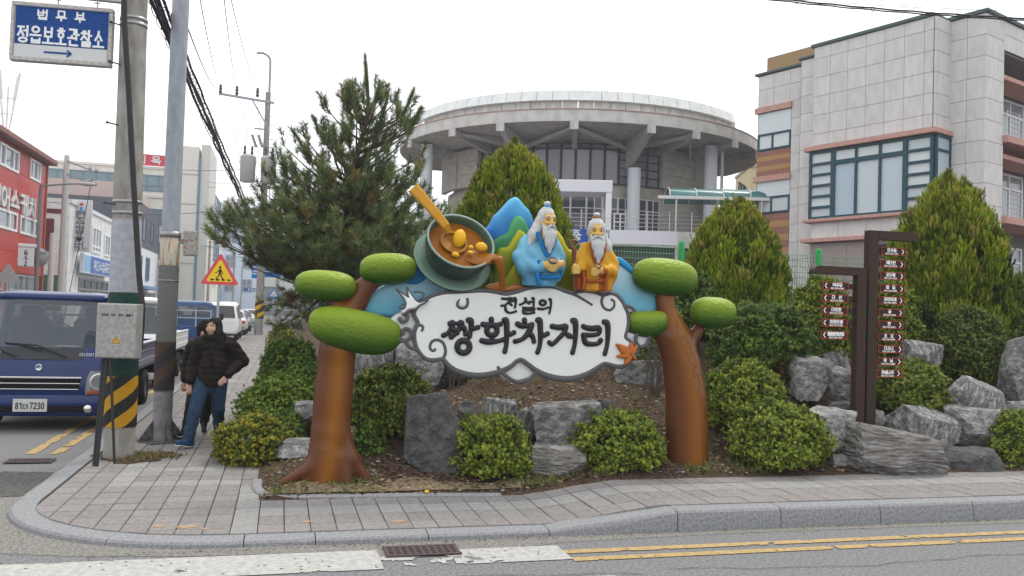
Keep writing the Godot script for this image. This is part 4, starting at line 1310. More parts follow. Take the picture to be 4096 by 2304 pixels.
func build_sages(s: Node3D):
	var skin := Color(.54, .35, .1)
	var hairc := Color(.46, .47, .48)
	var q := [Vector2(.005, 2.355), Vector2(.003, 2.159), Vector2(.005, 1.873), Vector2(-.119, 2.311), Vector2(-.188, 2.15), Vector2(-.157, 2.062), Vector2(-.033, 2.06), Vector2(.132, 2.332), Vector2(.196, 2.168), Vector2(.187, 2.085), Vector2(.124, 2.067), Vector2(-.051, 1.901), Vector2(.183, 1.956), Vector2(.052, 2.486), Vector2(.046, 2.524)]
	var lb := Color(.15, .37, .5)
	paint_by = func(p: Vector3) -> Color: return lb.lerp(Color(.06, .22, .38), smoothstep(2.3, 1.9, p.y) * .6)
	var b := [
		[p2(q[0], .12), p2(q[1], .14), .1, .165, Vector3(1, 1, .62)],
		[p2(q[1], .14), p2(q[2], .14), .165, .17, Vector3(1, 1, .62)],
		[p2(q[3], .12), p2(q[4], .15), .07, .085], [p2(q[4], .15), p2(q[5], .19), .085, .085], [p2(q[5], .19), p2(q[6], .27), .085, .06],
		[p2(q[7], .12), p2(q[8], .15), .065, .06], [p2(q[8], .15), p2(q[9], .2), .06, .06], [p2(q[9], .2), p2(q[10], .26), .06, .05],
		[p2(q[5], .2), p2(q[11], .2), .08, .035, Vector3(1, 1, .7)], [p2(q[9], .2), p2(q[12], .2), .055, .03, Vector3(1, 1, .7)]]
	var base_y := Vector2(.02, 1.883).y
	var folds := func(p: Vector3) -> float: return .004 * sin(p.x * 60.0 + sin(p.y * 9.0) * 4.0) + .003 * sin((p.x + p.y) * 38.0) + maxf(0.0, (base_y - .05 * maxf(0.0, p.x - .3)) - p.y) * 8.0
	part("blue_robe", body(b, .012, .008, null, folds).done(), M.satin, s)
	paint_by = null
	sage_head(s, Vector2(.051, 2.505), .2, skin, hairc, .3, Color(.05, .24, .45), [Vector2(.059, 2.434), Vector2(.061, 2.373), Vector2(.058, 2.298), Vector2(.061, 2.2)], 1)
	var trim: MB
	for l in [[Vector2(-.059, 2.401), Vector2(-.033, 2.323), Vector2(.005, 2.235), Vector2(.042, 2.169)], [Vector2(.124, 2.377), Vector2(.11, 2.3), Vector2(.08, 2.223), Vector2(.046, 2.169)]]:
		trim = MB.new()
		trim.color(Color(.012, .16, .4))
		trim.tube(spline(lift(l, .25), 4), .02, 8, true, .6, Vector3(0, 0, 1))
		part("collar", trim.done(), M.satin, s)
	trim = MB.new()
	trim.color(Color(.012, .16, .4))
	trim.tube(spline(lift([Vector2(-.03, 1.97), Vector2(.017, 1.964), Vector2(.08, 1.967), Vector2(.183, 1.975)], .262), 4), .02, 8, true, .6, Vector3(0, 0, 1))
	part("belt", trim.done(), M.satin, s)
	trim = MB.new()
	trim.color(Color(.012, .16, .4))
	trim.tube(spline(lift([Vector2(-.046, 2.123), Vector2(-.055, 2.059), Vector2(-.063, 1.991), Vector2(-.048, 1.924), Vector2(-.019, 1.891)], .29), 4), .021, 8, true, 1.2, Vector3(0, 0, 1))
	part("cuff", trim.done(), M.satin, s)
	trim = MB.new()
	trim.color(Color(.012, .16, .4))
	trim.tube(spline(lift([Vector2(.177, 2.149), Vector2(.198, 2.116), Vector2(.197, 2.055), Vector2(.194, 1.979)], .25), 4), .012, 8, true, 1.2, Vector3(0, 0, 1))
	part("cuff", trim.done(), M.satin, s)
	sage_hands(s, [[Vector2(-.018, 2.083), Vector2(.029, 2.078), 1.0], [Vector2(.178, 2.103), Vector2(.124, 2.089), -1.0]], .3, skin)
	cup(s, Vector2(.075, 2.129), .34, .048, Color(.1, .1, .1))
	q = [Vector2(.566, 2.293), Vector2(.562, 2.148), Vector2(.563, 1.857), Vector2(.469, 2.266), Vector2(.409, 2.133), Vector2(.395, 2.071), Vector2(.371, 2.055), Vector2(.68, 2.276), Vector2(.733, 2.148), Vector2(.72, 2.055), Vector2(.622, 2.058), Vector2(.401, 1.874), Vector2(.685, 1.862), Vector2(.706, 1.978)]
	var base2 := Vector2(.563, 1.853).y
	var folds2 := func(p: Vector3) -> float: return .004 * sin(p.x * 60.0 + sin(p.y * 9.0) * 4.0) + .003 * sin((p.x + p.y) * 38.0) + maxf(0.0, base2 - p.y) * 8.0
	var yb := Color(.5, .26, .016)
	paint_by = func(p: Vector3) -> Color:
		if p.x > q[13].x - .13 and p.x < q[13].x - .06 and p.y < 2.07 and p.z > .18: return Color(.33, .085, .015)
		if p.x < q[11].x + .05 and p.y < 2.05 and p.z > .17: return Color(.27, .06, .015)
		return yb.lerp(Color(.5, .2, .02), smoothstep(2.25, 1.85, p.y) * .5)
	b = [
		[p2(q[0], .14), p2(q[1], .16), .095, .155, Vector3(1, 1, .62)], [p2(q[1], .16), p2(q[2], .16), .155, .165, Vector3(1, 1, .6)],
		[p2(q[3], .14), p2(q[4], .18), .06, .07], [p2(q[4], .18), p2(q[5], .22), .07, .065], [p2(q[5], .22), p2(q[6], .26), .065, .05],
		[p2(q[7], .14), p2(q[8], .17), .06, .065], [p2(q[8], .17), p2(q[9], .22), .065, .065], [p2(q[9], .22), p2(q[10], .29), .065, .045],
		[p2(q[5], .22), p2(q[11], .22), .06, .05, Vector3(1, 1, .7)], [p2(q[9], .2), p2(q[12], .2), .08, .045, Vector3(1, 1, .75)]]
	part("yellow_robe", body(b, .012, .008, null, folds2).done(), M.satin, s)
	paint_by = null
	sage_head(s, Vector2(.555, 2.427), .215, skin, hairc, -.18, Color(.3, .12, .05), [Vector2(.551, 2.362), Vector2(.553, 2.3), Vector2(.556, 2.224), Vector2(.555, 2.128)], -1)
	for l in [[Vector2(.476, 2.319), Vector2(.49, 2.259), Vector2(.512, 2.184), Vector2(.547, 2.109)], [Vector2(.634, 2.32), Vector2(.628, 2.258), Vector2(.606, 2.18), Vector2(.559, 2.109)]]:
		trim = MB.new()
		trim.color(Color(.3, .075, .015))
		trim.tube(spline(lift(l, .262), 4), .017, 8, true, .6, Vector3(0, 0, 1))
		part("collar", trim.done(), M.satin, s)
	trim = MB.new()
	trim.color(Color(.3, .075, .015))
	trim.tube(spline(lift([Vector2(.439, 1.951), Vector2(.495, 1.946), Vector2(.552, 1.948), Vector2(.625, 1.959)], .272), 4), .017, 8, true, .6, Vector3(0, 0, 1))
	part("belt", trim.done(), M.satin, s)
	trim = MB.new()
	trim.color(Color(.3, .075, .015))
	trim.tube(spline(lift([Vector2(.645, 2.086), Vector2(.652, 2.014), Vector2(.644, 1.929), Vector2(.648, 1.853)], .29), 4), .018, 8, true, 1.0, Vector3(0, 0, 1))
	part("cuff", trim.done(), M.satin, s)
	trim = MB.new()
	trim.color(Color(.3, .075, .015))
	trim.tube(spline(lift([Vector2(.366, 2.097), Vector2(.396, 2.041), Vector2(.419, 1.958), Vector2(.413, 1.867)], .28), 4), .018, 8, true, 1.0, Vector3(0, 0, 1))
	part("cuff", trim.done(), M.satin, s)
	sage_hands(s, [[Vector2(.626, 2.047), Vector2(.549, 2.055), -1.0]], .3, skin)
	cup(s, Vector2(.535, 2.093), .335, .034, Color(.22, .16, .08))
	trim = MB.new()
	trim.color(Color(.12, .05, .022))
	var st_pts := spline(lift([Vector2(.332, 2.293), Vector2(.335, 2.312), Vector2(.315, 2.33), Vector2(.283, 2.328), Vector2(.266, 2.305), Vector2(.273, 2.271), Vector2(.301, 2.242), Vector2(.307, 2.189), Vector2(.305, 2.113), Vector2(.311, 2.052), Vector2(.312, 1.946), Vector2(.323, 1.848)], .28), 5)
	var st_r := []
	for i in st_pts.size():
		var f := float(i) / st_pts.size()
		st_r.append(.012 + .013 * exp(-pow((f - .55) / .13, 2)))
	trim.tube(st_pts, st_r, 8)
	part("staff", trim.done(), M.gloss, s)
	var hc := Vector2(.325, 2.049)
	b = [[Vector3(hc.x + .03, hc.y, .27), Vector3(hc.x, hc.y, .285), .036, .034]]
	for k in 4:
		var fy := hc.y + .032 - k * .021
		b.append([Vector3(hc.x + .025, fy, .315), Vector3(hc.x - .026, fy - .003, .318), .0115, .0115])
		b.append([Vector3(hc.x - .026, fy - .003, .318), Vector3(hc.x - .034, fy - .004, .285), .0115, .01])
	b.append([Vector3(hc.x + .02, hc.y + .035, .28), Vector3(hc.x - .02, hc.y + .05, .3), .013, .011])
	var hm := body(b, .005, .005)
	var hmat := plain(skin.r, skin.g, skin.b, .4)
	part("hand", hm.done(), hmat, s)

func sage_head(s: Node3D, c: Vector2, z: float, skin: Color, hairc: Color, turn: float, band: Color, beard: Array, side: int):
	var xf := Transform3D(Basis(Vector3.UP, turn).scaled(Vector3.ONE * 1.12), Vector3(c.x, c.y, z))
	var f := [
		[Vector3(0, .045, -.01), Vector3(0, .01, -.005), .066, .062, Vector3(.92, 1, 1)], [Vector3(0, -.02, .008), Vector3(0, -.055, .012), .055, .04, Vector3(.95, 1, .95)],
		[Vector3(0, .018, .06), Vector3(0, -.018, .073), .008, .0125], [Vector3(-.013, -.02, .064), Vector3(.013, -.02, .064), .009, .009],
		[Vector3(-.03, -.016, .044), Vector3(-.03, -.016, .044), .019, .019], [Vector3(.03, -.016, .044), Vector3(.03, -.016, .044), .019, .019],
		[Vector3(-.042, .03, .05), Vector3(-.012, .033, .057), .007, .008], [Vector3(.042, .03, .05), Vector3(.012, .033, .057), .007, .008],
		[Vector3(-.068, .015, -.012), Vector3(-.066, -.028, -.008), .013, .01, Vector3(.7, 1, 1)], [Vector3(.068, .015, -.012), Vector3(.066, -.028, -.008), .013, .01, Vector3(.7, 1, 1)],
		[Vector3(0, -.05, -.01), Vector3(0, -.13, -.03), .045, .05]]
	var mat := plain(skin.r, skin.g, skin.b, .4)
	part("face", body(f, .005, .006).done(), mat, s, xf)
	var mb: MB
	for sx in [-1.0, 1.0]:
		mb = MB.new()
		mb.color(Color(.13, .07, .02))
		mb.tube([Vector3(sx * .043, .012, .053), Vector3(sx * .028, .006, .062), Vector3(sx * .014, .01, .062)], .0038, 6)
		part("closed_eye", mb.done(), M.satin, s, xf)
	for sx in [-1.0, 1.0]:
		mb = MB.new()
		mb.color(hairc)
		mb.tube(spline([Vector3(sx * .05, .03, .05), Vector3(sx * .034, .043, .062), Vector3(sx * .012, .038, .067)], 3), [.004, .006, .007, .0075, .007, .006, .005], 7)
		part("eyebrow", mb.done(), M.satin, s, xf)
		mb = MB.new()
		mb.color(hairc)
		mb.tube(spline([Vector3(sx * .004, -.036, .072), Vector3(sx * .025, -.045, .073), Vector3(sx * .045, -.07, .064), Vector3(sx * .05, -.1, .055)], 4), ramp(.012, .006, 13), 8)
		part("moustache", mb.done(), M.satin, s, xf)
	paint_by = func(p: Vector3) -> Color: return hairc
	var streak := func(p: Vector3) -> float: return .003 * sin(p.x * 240.0) + .002 * sin(p.x * 510.0 + 1.0)
	var h := [
		[Vector3(0, .06, -.02), Vector3(0, .03, -.03), .07, .073], [Vector3(0, .115, -.01), Vector3(0, .115, -.01), .03, .03],
		[Vector3(0, .03, -.04), Vector3(0, -.06, -.05), .066, .062],
		[Vector3(-.055, .05, .0), Vector3(-.063, -.01, -.025), .02, .02], [Vector3(.055, .05, .0), Vector3(.063, -.01, -.025), .02, .02],
		[Vector3(-.04 * side, .0, -.05), Vector3(-.1 * side, -.12, -.06), .05, .05], [Vector3(-.1 * side, -.12, -.06), Vector3(-.14 * side, -.2, -.06), .05, .02]]
	part("hair", body(h, .007, .006, null, streak).done(), M.satin, s, xf)
	mb = MB.new()
	mb.color(band)
	mb.lathe([Vector2(.028, .132), Vector2(.033, .136), Vector2(.033, .148), Vector2(.028, .152)], 16)
	part("hair_band", mb.done(), M.satin, s, Transform3D(xf.basis, xf.origin + Vector3(0, -.008, -.01)))
	mb = MB.new()
	mb.color(hairc)
	mb.ball(Vector3(0, .158, -.01), Vector3(.032, .022, .032), 14, 8)
	part("topknot", mb.done(), M.satin, s, xf)
	var bd := []
	var bz := [z + .035, z + .062, z + .07, z + .07]
	var brr := [.05, .055, .043, .012]
	for i in 3: bd.append([p2(beard[i], bz[i]), p2(beard[i + 1], bz[i + 1]), brr[i], brr[i + 1], Vector3(1, 1, .6)])
	bd.append([xf * Vector3(-.05, -.03, .015), p2(beard[1], bz[1] - .01) + Vector3(-.02, 0, 0), .016, .03])
	bd.append([xf * Vector3(.05, -.03, .015), p2(beard[1], bz[1] - .01) + Vector3(.02, 0, 0), .016, .03])
	part("beard", body(bd, .0065, .009, null, streak).done(), M.satin, s)
	paint_by = null

func sage_hands(s: Node3D, hands: Array, z: float, skin: Color):
	var b := []
	for h in hands:
		var w: Vector2 = h[0]
		var p: Vector2 = h[1]
		var sg: float = h[2]
		b.append([p2(w, z - .02), p2(p, z + .01), .036, .037, Vector3(1, 1, .8)])
		for k in 4:
			var o := Vector3(p.x + .01 * sg, p.y + .012 - .017 * k, z + .032 - .004 * k)
			var m := o + Vector3(.034 * sg, -.004 - .003 * k, .012)
			b.append([o, m, .0115, .011])
			b.append([m, m + Vector3((.034 - .004 * absf(k - 1.3)) * sg, .0, -.004), .011, .0085])
		b.append([Vector3(p.x - .005 * sg, p.y + .026, z + .02), Vector3(p.x + .03 * sg, p.y + .04, z + .038), .014, .01])
	part("hands", body(b, .0052, .005).done(), plain(skin.r, skin.g, skin.b, .4), s)

func cup(s: Node3D, c: Vector2, z: float, r: float, col: Color):
	var mb := MB.new()
	var t := Transform3D(Basis(Vector3.RIGHT, .65), Vector3(c.x, c.y, z))
	mb.color(col)
	mb.lathe([Vector2(r * .55, -.045), Vector2(r * .85, -.03), Vector2(r, 0), Vector2(r * .97, .005), Vector2(r * .86, .003)], 24, t, false)
	mb.color(Color(.16, .075, .055))
	mb.lathe([Vector2(r * .87, -.003), Vector2(0, -.002)], 24, t)
	part("cup", mb.done(), M.satin, s)

# ---------------------------------------------------------------- buildings
# a frame of reference on a wall: origin, u to the right as one faces it, v up, n out of the wall
func wall_at(o: Vector3, u: Vector3) -> Transform3D:
	return Transform3D(Basis(u, Vector3.UP, u.cross(Vector3.UP)), o)

func panels(parent: Node, t: Transform3D, us: Array, vs: Array, mats: Array, holes := [], thick := .06, gap := .012, called := "wall_panel", bev := .008):
	for i in us.size() - 1:
		for j in vs.size() - 1:
			var c := Vector2((us[i] + us[i + 1]) / 2.0, (vs[j] + vs[j + 1]) / 2.0)
			var skip := false
			for h in holes:
				if (h as Rect2).has_point(c): skip = true
			if skip: continue
			var mb := MB.new()
			mb.box(Vector3(c.x, c.y, thick / 2.0), Vector3(absf(us[i + 1] - us[i]) - gap, absf(vs[j + 1] - vs[j]) - gap, thick), bev)
			part(called, mb.done(), mats[rng.randi() % mats.size()], parent, t)

# window: a frame of bars with one pane in every field
func window(parent: Node, t: Transform3D, r: Rect2, cols: Array, rows: Array, fmat: Material, gmat, fw := .06, depth := .08, called := "window"):
	var mb := MB.new()
	var us := [0.0] + cols + [1.0]
	var vs := [0.0] + rows + [1.0]
	for u in us:
		var x: float = r.position.x + clampf(u * r.size.x, fw / 2.0, r.size.x - fw / 2.0)
		mb.box(Vector3(x, r.position.y + r.size.y / 2.0, depth / 2.0), Vector3(fw, r.size.y, depth))
	for v in vs:
		var y: float = r.position.y + clampf(v * r.size.y, fw / 2.0, r.size.y - fw / 2.0)
		mb.box(Vector3(r.position.x + r.size.x / 2.0, y, depth / 2.0 - .004), Vector3(r.size.x - .004, fw, depth))
	var w := part(called, mb.done(), fmat, parent, t)
	for i in us.size() - 1:
		for j in vs.size() - 1:
			var p := MB.new()
			p.box(Vector3(r.position.x + (us[i] + us[i + 1]) / 2.0 * r.size.x, r.position.y + (vs[j] + vs[j + 1]) / 2.0 * r.size.y, .015), Vector3((us[i + 1] - us[i]) * r.size.x - fw * .6, (vs[j + 1] - vs[j]) * r.size.y - fw * .6, .02))
			part("pane", p.done(), gmat if gmat is Material else gmat[rng.randi() % gmat.size()], w)
	return w

func slab(parent: Node, called: String, lo: Vector3, hi: Vector3, mat: Material, bev := .0) -> MeshInstance3D:
	var mb := MB.new()
	mb.span(lo, hi, bev)
	return part(called, mb.done(), mat, parent)

func steps(a: float, b: float, n: int) -> Array:
	return ramp(a, b, n + 1)

func build_right_building():
	var o := thing("panel_building", "pale concrete panel building with pink ledges and a wide teal framed corner window", "building", Vector3(24.67, 0, -28.34), deg_to_rad(20.5))
	var cm := []
	for i in 4:
		var k := .985 + .02 * i
		cm.append(mottled(lin(.52 * k, .505 * k, .5 * k), lin(.58 * k, .565 * k, .56 * k), .01, Vector3(.5, .18, .5), 90 + i, .9, 0.0))
	var dark := plain(.16, .155, .15, .9)
	var pink := mottled(lin(.42, .24, .2), lin(.5, .3, .26), .02, Vector3.ONE * .6, 95, .85)
	var teal := plain(.018, .065, .085, .45)
	var blind := plain(.5, .56, .58, .12)
	blind.clearcoat_enabled = true
	var clear_w := plain(.42, .5, .56, .08)
	var blinds := [blind, plain(.44, .5, .52, .12), plain(.54, .6, .6, .15)]
	var clears := [clear_w, plain(.36, .45, .53, .06), plain(.46, .53, .57, .1)]
	var coping := plain(.07, .1, .1, .6)
	var GB := 1.3
	slab(o, "wall", Vector3(.0, GB, -5.45), Vector3(14, 14.15, -.0), dark).position = Vector3(.001, 0, 0)
	slab(o, "wall", Vector3(1.16, GB, -.1), Vector3(2.5, 14.15, 1.45), dark)
	slab(o, "wall", Vector3(2.5, 12.95, -.1), Vector3(14, 14.15, 1.4), dark)
	slab(o, "wall", Vector3(.45, GB, -6.5), Vector3(12, 13.9, -5.5), dark)
	slab(o, "wall", Vector3(1.0, GB, -9.35), Vector3(12, 13.85, -6.5), dark)
	var left := wall_at(Vector3(0, 0, -5.45), Vector3(0, 0, 1))
	var us := [0.0, .83, 1.68, 2.55, 3.4, 4.26, 5.1, 5.48]
	var vs := [9.68, 10.2, 11.05, 11.9, 12.75, 13.6, 14.14]
	panels(o, left, us, vs, cm)
	panels(o, left, [0.0, 1.35, 2.7, 4.1, 5.48], [5.52, 6.3], cm)
	panels(o, wall_at(Vector3(.0, 0, .06), Vector3(1, 0, 0)), [-.06, 1.14], vs, cm)
	panels(o, wall_at(Vector3(1.15, 0, .06), Vector3(0, 0, 1)), [0.0, .72, 1.44], steps(2.4, 14.14, 14), cm)
	panels(o, wall_at(Vector3(1.15, 0, 1.46), Vector3(1, 0, 0)), [-.06, 1.42], steps(2.4, 14.14, 14), cm)
	panels(o, wall_at(Vector3(1.15, 0, 1.46), Vector3(1, 0, 0)), [1.42, 2.4, 3.4, 4.4, 5.4, 7.4], [12.96, 13.6, 14.14], cm)
	var lower := wall_at(Vector3(0, 0, -5.45), Vector3(0, 0, 1))
	panels(o, lower, [0.0, 1.8, 3.6, 5.4], [1.6, 3.4, 5.3], [plain(.3, .26, .25, .9)])
	panels(o, wall_at(Vector3(.45, 0, -6.45), Vector3(0, 0, 1)), [0.0, .95], steps(3.0, 13.86, 13), cm)
	var wing := wall_at(Vector3(1.0, 0, -9.3), Vector3(0, 0, 1))
	panels(o, wing, [0.0, .9, 1.85, 2.8], [12.25, 13.1, 13.8], cm)
	panels(o, wing, [1.95, 2.8], steps(3.0, 12.25, 11), cm)
	for r in [[11.95, 10.1], [8.55, 7.0]]:
		slab(o, "window_ledge", Vector3(.82, r[0], -9.42), Vector3(1.0, r[0] + .28, -7.3), pink)
		window(o, wing, Rect2(0.02, r[1], 1.92, .8), [.45], [], teal, blinds, .08)
		var pale_panel := MB.new()
		pale_panel.box(Vector3(.98, r[1] + 1.32, .03), Vector3(1.9, 1.0, .05))
		part("window_blind", pale_panel.done(), blind, o, wing)
	for r in [[8.85, 10.05], [4.0, 6.95]]:
		var n := 5 if r[0] > 8 else 9
		for k in n:
			var y0: float = lerpf(r[0], r[1], float(k) / n)
			slab(o, "coloured_band", Vector3(.93, y0, -9.32), Vector3(1.0, y0 + (r[1] - r[0]) / n - .006, -7.36), plain(.26, .12, .095, .85) if k % 2 == 0 else plain(.36, .21, .09, .85))
	slab(o, "roof_block", Vector3(3.2, 13.7, -10.6), Vector3(9, 15.5, -4.0), plain(.3, .2, .105, .9))
	for c in [[Vector3(-.14, 14.15, -5.6), Vector3(14, 14.3, .02)], [Vector3(1.0, 14.152, .02), Vector3(14, 14.302, 1.62)], [Vector3(.32, 13.9, -6.6), Vector3(12, 14.02, -5.6)], [Vector3(.85, 13.85, -9.5), Vector3(12, 13.97, -6.6)]]:
		slab(o, "roof_coping", c[0], c[1], coping, .02)
	slab(o, "window_ledge", Vector3(-.3, 9.42, -5.75), Vector3(1.32, 9.62, .3), pink, .02)
	slab(o, "window_ledge", Vector3(-.3, 6.22, -5.75), Vector3(1.32, 6.36, .3), pink, .02)
	slab(o, "window_ledge", Vector3(-.34, 5.32, -5.8), Vector3(1.2, 5.5, .3), pink, .02)
	var w0 := wall_at(Vector3(-.02, 0, -5.55), Vector3(0, 0, 1))
	window(o, w0, Rect2(0.0, 6.38, 1.2, 3.02), [], [.17, .33, .49, .65, .81], teal, blinds, .1, .12)
	window(o, w0, Rect2(1.2, 6.38, 3.3, 2.42), [.333, .667], [], teal, clears, .09, .12)
	window(o, w0, Rect2(1.2, 8.8, 3.3, .6), [.333, .667], [], teal, blinds, .09, .12)
	window(o, w0, Rect2(4.5, 6.38, 1.15, 3.02), [], [.17, .33, .49, .65, .81], teal, blinds, .1, .12)
	window(o, wall_at(Vector3(.0, 0, .12), Vector3(1, 0, 0)), Rect2(0.0, 6.38, 1.13, 3.02), [], [.8], teal, clears, .08, .1)
	window(o, wall_at(Vector3(-.08, 0, -5.45), Vector3(0, 0, 1)), Rect2(2.9, 3.0, 2.2, 2.1), [.5], [], plain(.02, .03, .035, .5), M.glass_dark, .1)
	var wf := plain(.72, .73, .74, .5)
	var rail := plain(.45, .46, .47, .35, .6)
	for y in [9.2, 5.95, 2.75]:
		slab(o, "balcony_floor", Vector3(2.5, y, .0), Vector3(10, y + .3, 1.75), pink, .02)
		slab(o, "balcony_lintel", Vector3(2.5, y + 2.72, .1), Vector3(10, y + 2.92, 1.3), pink, .02) if y > 5 else null
		window(o, wall_at(Vector3(2.5, 0, .0), Vector3(1, 0, 0)), Rect2(.1, y + .3, 5.0, 2.3), [.25, .5, .75], [.72], wf, plain(.25, .3, .33, .06), .09)
		var mb := MB.new()
		for k in 5: mb.tube([Vector3(2.55, y + .45 + k * .2, 1.68), Vector3(10, y + .45 + k * .2, 1.68)], .014, 5)
		for k in 8: mb.tube([Vector3(2.55 + k * 1.0, y + .25, 1.68), Vector3(2.55 + k * 1.0, y + 1.3, 1.68)], .02, 5)
		part("balcony_railing", mb.done(), rail, o)
	slab(o, "wall", Vector3(2.5, GB, -3), Vector3(14, 12.95, -.05), dark)
	slab(o, "balcony_ceiling", Vector3(2.5, 12.88, -.1), Vector3(10, 12.95, 1.42), plain(.2, .19, .18, .9))
	var c := thing("cream_building", "sliver of cream building between the round hall and the panel building", "building", Vector3(37.34, 8.55, -62.282), deg_to_rad(-19))
	c.position.y = 0
	slab(c, "wall", Vector3(-.75, 1, -6), Vector3(6, 15.4 - 1.0, 0), plain(.5, .42, .25, .9))
	slab(c, "roof_edge", Vector3(-.85, 14.4, -6), Vector3(6, 14.6, .1), plain(.4, .36, .3, .9))

func arc(r: float, a0: float, a1: float, y: float, n: int) -> Array:
	var out := []
	for i in n + 1:
		var a := deg_to_rad(lerpf(a0, a1, float(i) / n))
		out.append(Vector3(r * sin(a), y, r * cos(a)))
	return out

# a curved wall piece: a0..a1 in degrees, y0..y1, outer radius r, thickness d
func curved(r: float, d: float, a0: float, a1: float, y0: float, y1: float, n := 6, r_top := -1.0) -> ArrayMesh:
	var mb := MB.new()
	var rt := r if r_top < 0 else r_top
	var rings := []
	for i in n + 1:
		var a := deg_to_rad(lerpf(a0, a1, float(i) / n))
		var e := Vector3(sin(a), 0, cos(a))
		rings.append(PackedVector3Array([e * r + Vector3(0, y0, 0), e * rt + Vector3(0, y1, 0), e * (rt - d) + Vector3(0, y1, 0), e * (r - d) + Vector3(0, y0, 0)]))
	mb.loft(rings, true, true, false)
	return mb.done()

func build_round_building():
	var o := thing("round_hall", "round concrete hall with an overhanging ring roof, dark curved glazing and white entrance portal", "building", Vector3(18.71, 0, -54.03), deg_to_rad(-19.1))
	var conc := mottled(lin(.42, .41, .39), lin(.54, .53, .515), .012, Vector3(.3, .12, .3), 101, .92)
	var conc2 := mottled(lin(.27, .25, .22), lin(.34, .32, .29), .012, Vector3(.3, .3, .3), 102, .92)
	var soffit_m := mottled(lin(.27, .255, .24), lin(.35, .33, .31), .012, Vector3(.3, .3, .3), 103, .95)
	var white_p := mottled(lin(.6, .63, .63), lin(.72, .74, .74), .01, Vector3(.3, .3, .3), 104, .55)
	var frame := plain(.03, .04, .05, .5)
	var tint := [plain(.17, .165, .185, .08), plain(.14, .14, .16, .05), plain(.2, .19, .21, .1)]
	var rust := plain(.34, .22, .17, .8)
	var ring_m := part("eave_ring", curved(11.8, .5, -115, 115, 12.12, 12.75, 60), conc, o)
	part("rust_line", curved(11.83, .1, -115, 115, 12.75, 12.8, 60), rust, ring_m)
	var mb := MB.new()
	mb.loft([PackedVector3Array(arc(11.7, -115, 115, 12.12, 60)), PackedVector3Array(arc(8.5, -115, 115, 11.75, 60))], false, false, true, false)
	part("soffit", mb.done(), soffit_m, o)
	mb = MB.new()
	mb.loft([PackedVector3Array(arc(8.5, -115, 115, 11.75, 60)), PackedVector3Array(arc(8.5, -115, 115, 11.0, 60))], false, false, true, false)
	part("upper_beam", mb.done(), soffit_m, o)
	part("roof_deck", curved(11.7, 11.6, -115, 115, 12.6, 12.7, 40), conc, o)
	for i in 26:
		var a := -60.0 + i * 4.6
		part("parapet_panel", curved(10.9, .2, a + .1, a + 4.5, 12.7, 13.5, 3), conc, o)
	for i in 27:
		var a := -67.2 + i * 4.6
		part("roof_panel", curved(11.15, .35, a + .08, a + 4.52, 13.42, 14.0, 3, 10.95), white_p, o)
	for a in [-60.0, -37.0, -21.0, -1.0, 19.5, 33.5, 50.0, 68.0]:
		mb = MB.new()
		var big: bool = absf(a) > 15 and absf(a) < 25
		mb.prism(PackedVector2Array([Vector2(8.2, 11.9), Vector2(11.72, 12.1), Vector2(11.72, 11.75), Vector2(8.9, 10.2 if big else 11.2), Vector2(8.2, 10.2 if big else 11.2)]), -.15, .15)
		part("radial_beam", mb.done(), soffit_m, o, Transform3D(Basis(Vector3.UP, deg_to_rad(a - 90.0)), Vector3.ZERO))
		mb = MB.new()
		mb.box(Vector3(0, 11.93, 11.79), Vector3(.46, .5, .14))
		part("beam_end", mb.done(), conc, o, turned(a))
	for p in [[-37.0, -21.0], [-1.0, -21.0], [-1.0, 19.5], [33.5, 19.5], [33.5, 50.0]]:
		var a0 := deg_to_rad(p[0])
		var a1 := deg_to_rad(p[1])
		mb = MB.new()
		mb.bar(Vector3(11.3 * sin(a0), 11.9, 11.3 * cos(a0)), Vector3(8.8 * sin(a1), 11.3, 8.8 * cos(a1)), .16, .2)
		part("diagonal_beam", mb.done(), soffit_m, o)
	var colm := plain(.55, .57, .62, .6)
	for p in [[20.8, 9.15, 10.2], [-22.0, 9.15, 10.2], [48.5, 10.4, 11.9], [-58.0, 10.8, 11.9]]:
		var a := deg_to_rad(p[0])
		mb = MB.new()
		mb.lathe([Vector2(.37, 1.4), Vector2(.37, p[2])], 20, at(Vector3(p[1] * sin(a), 0, p[1] * cos(a))))
		part("column", mb.done(), colm, o)
	for a in [50.5, -60.0, 50.9]:
		var e := Vector3(sin(deg_to_rad(a)), 0, cos(deg_to_rad(a))) * 10.9
		mb = MB.new()
		mb.tube([e + Vector3(0, 1.4, 0), e + Vector3(0, 12.0, 0)], .07, 8)
		part("downpipe", mb.done(), plain(.4, .41, .43, .5), o)
	mb = MB.new()
	mb.loft([PackedVector3Array(arc(8.2, -115, 115, 11.75, 40)), PackedVector3Array(arc(8.2, -115, 115, 1.3, 40))], false, false, true, false)
	part("inner_wall", mb.done(), conc2, o)
	var bays := [-41.0, -34.5, -28.5, -22.5, -17.0, -11.5, -6.0, -.5, 5.0, 10.5, 16.0, 21.5, 28.0, 33.5]
	for i in bays.size() - 1:
		var ladder: bool = i < 2 or i > 9
		var a0: float = bays[i]
		var a1: float = bays[i + 1]
		var e0 := Vector3(sin(deg_to_rad(a0)), 0, cos(deg_to_rad(a0))) * 8.6
		var e1 := Vector3(sin(deg_to_rad(a1)), 0, cos(deg_to_rad(a1))) * 8.6
		var u := (e1 - e0).normalized()
		window(o, wall_at(e0, u), Rect2(0, 9.28, e0.distance_to(e1), 2.3), [], [.22, .42, .62, .81] if ladder else [.86], frame, tint, .07, .08)
	part("concrete_band", curved(8.55, .3, -115, 115, 8.55, 9.28, 50), conc2, o)
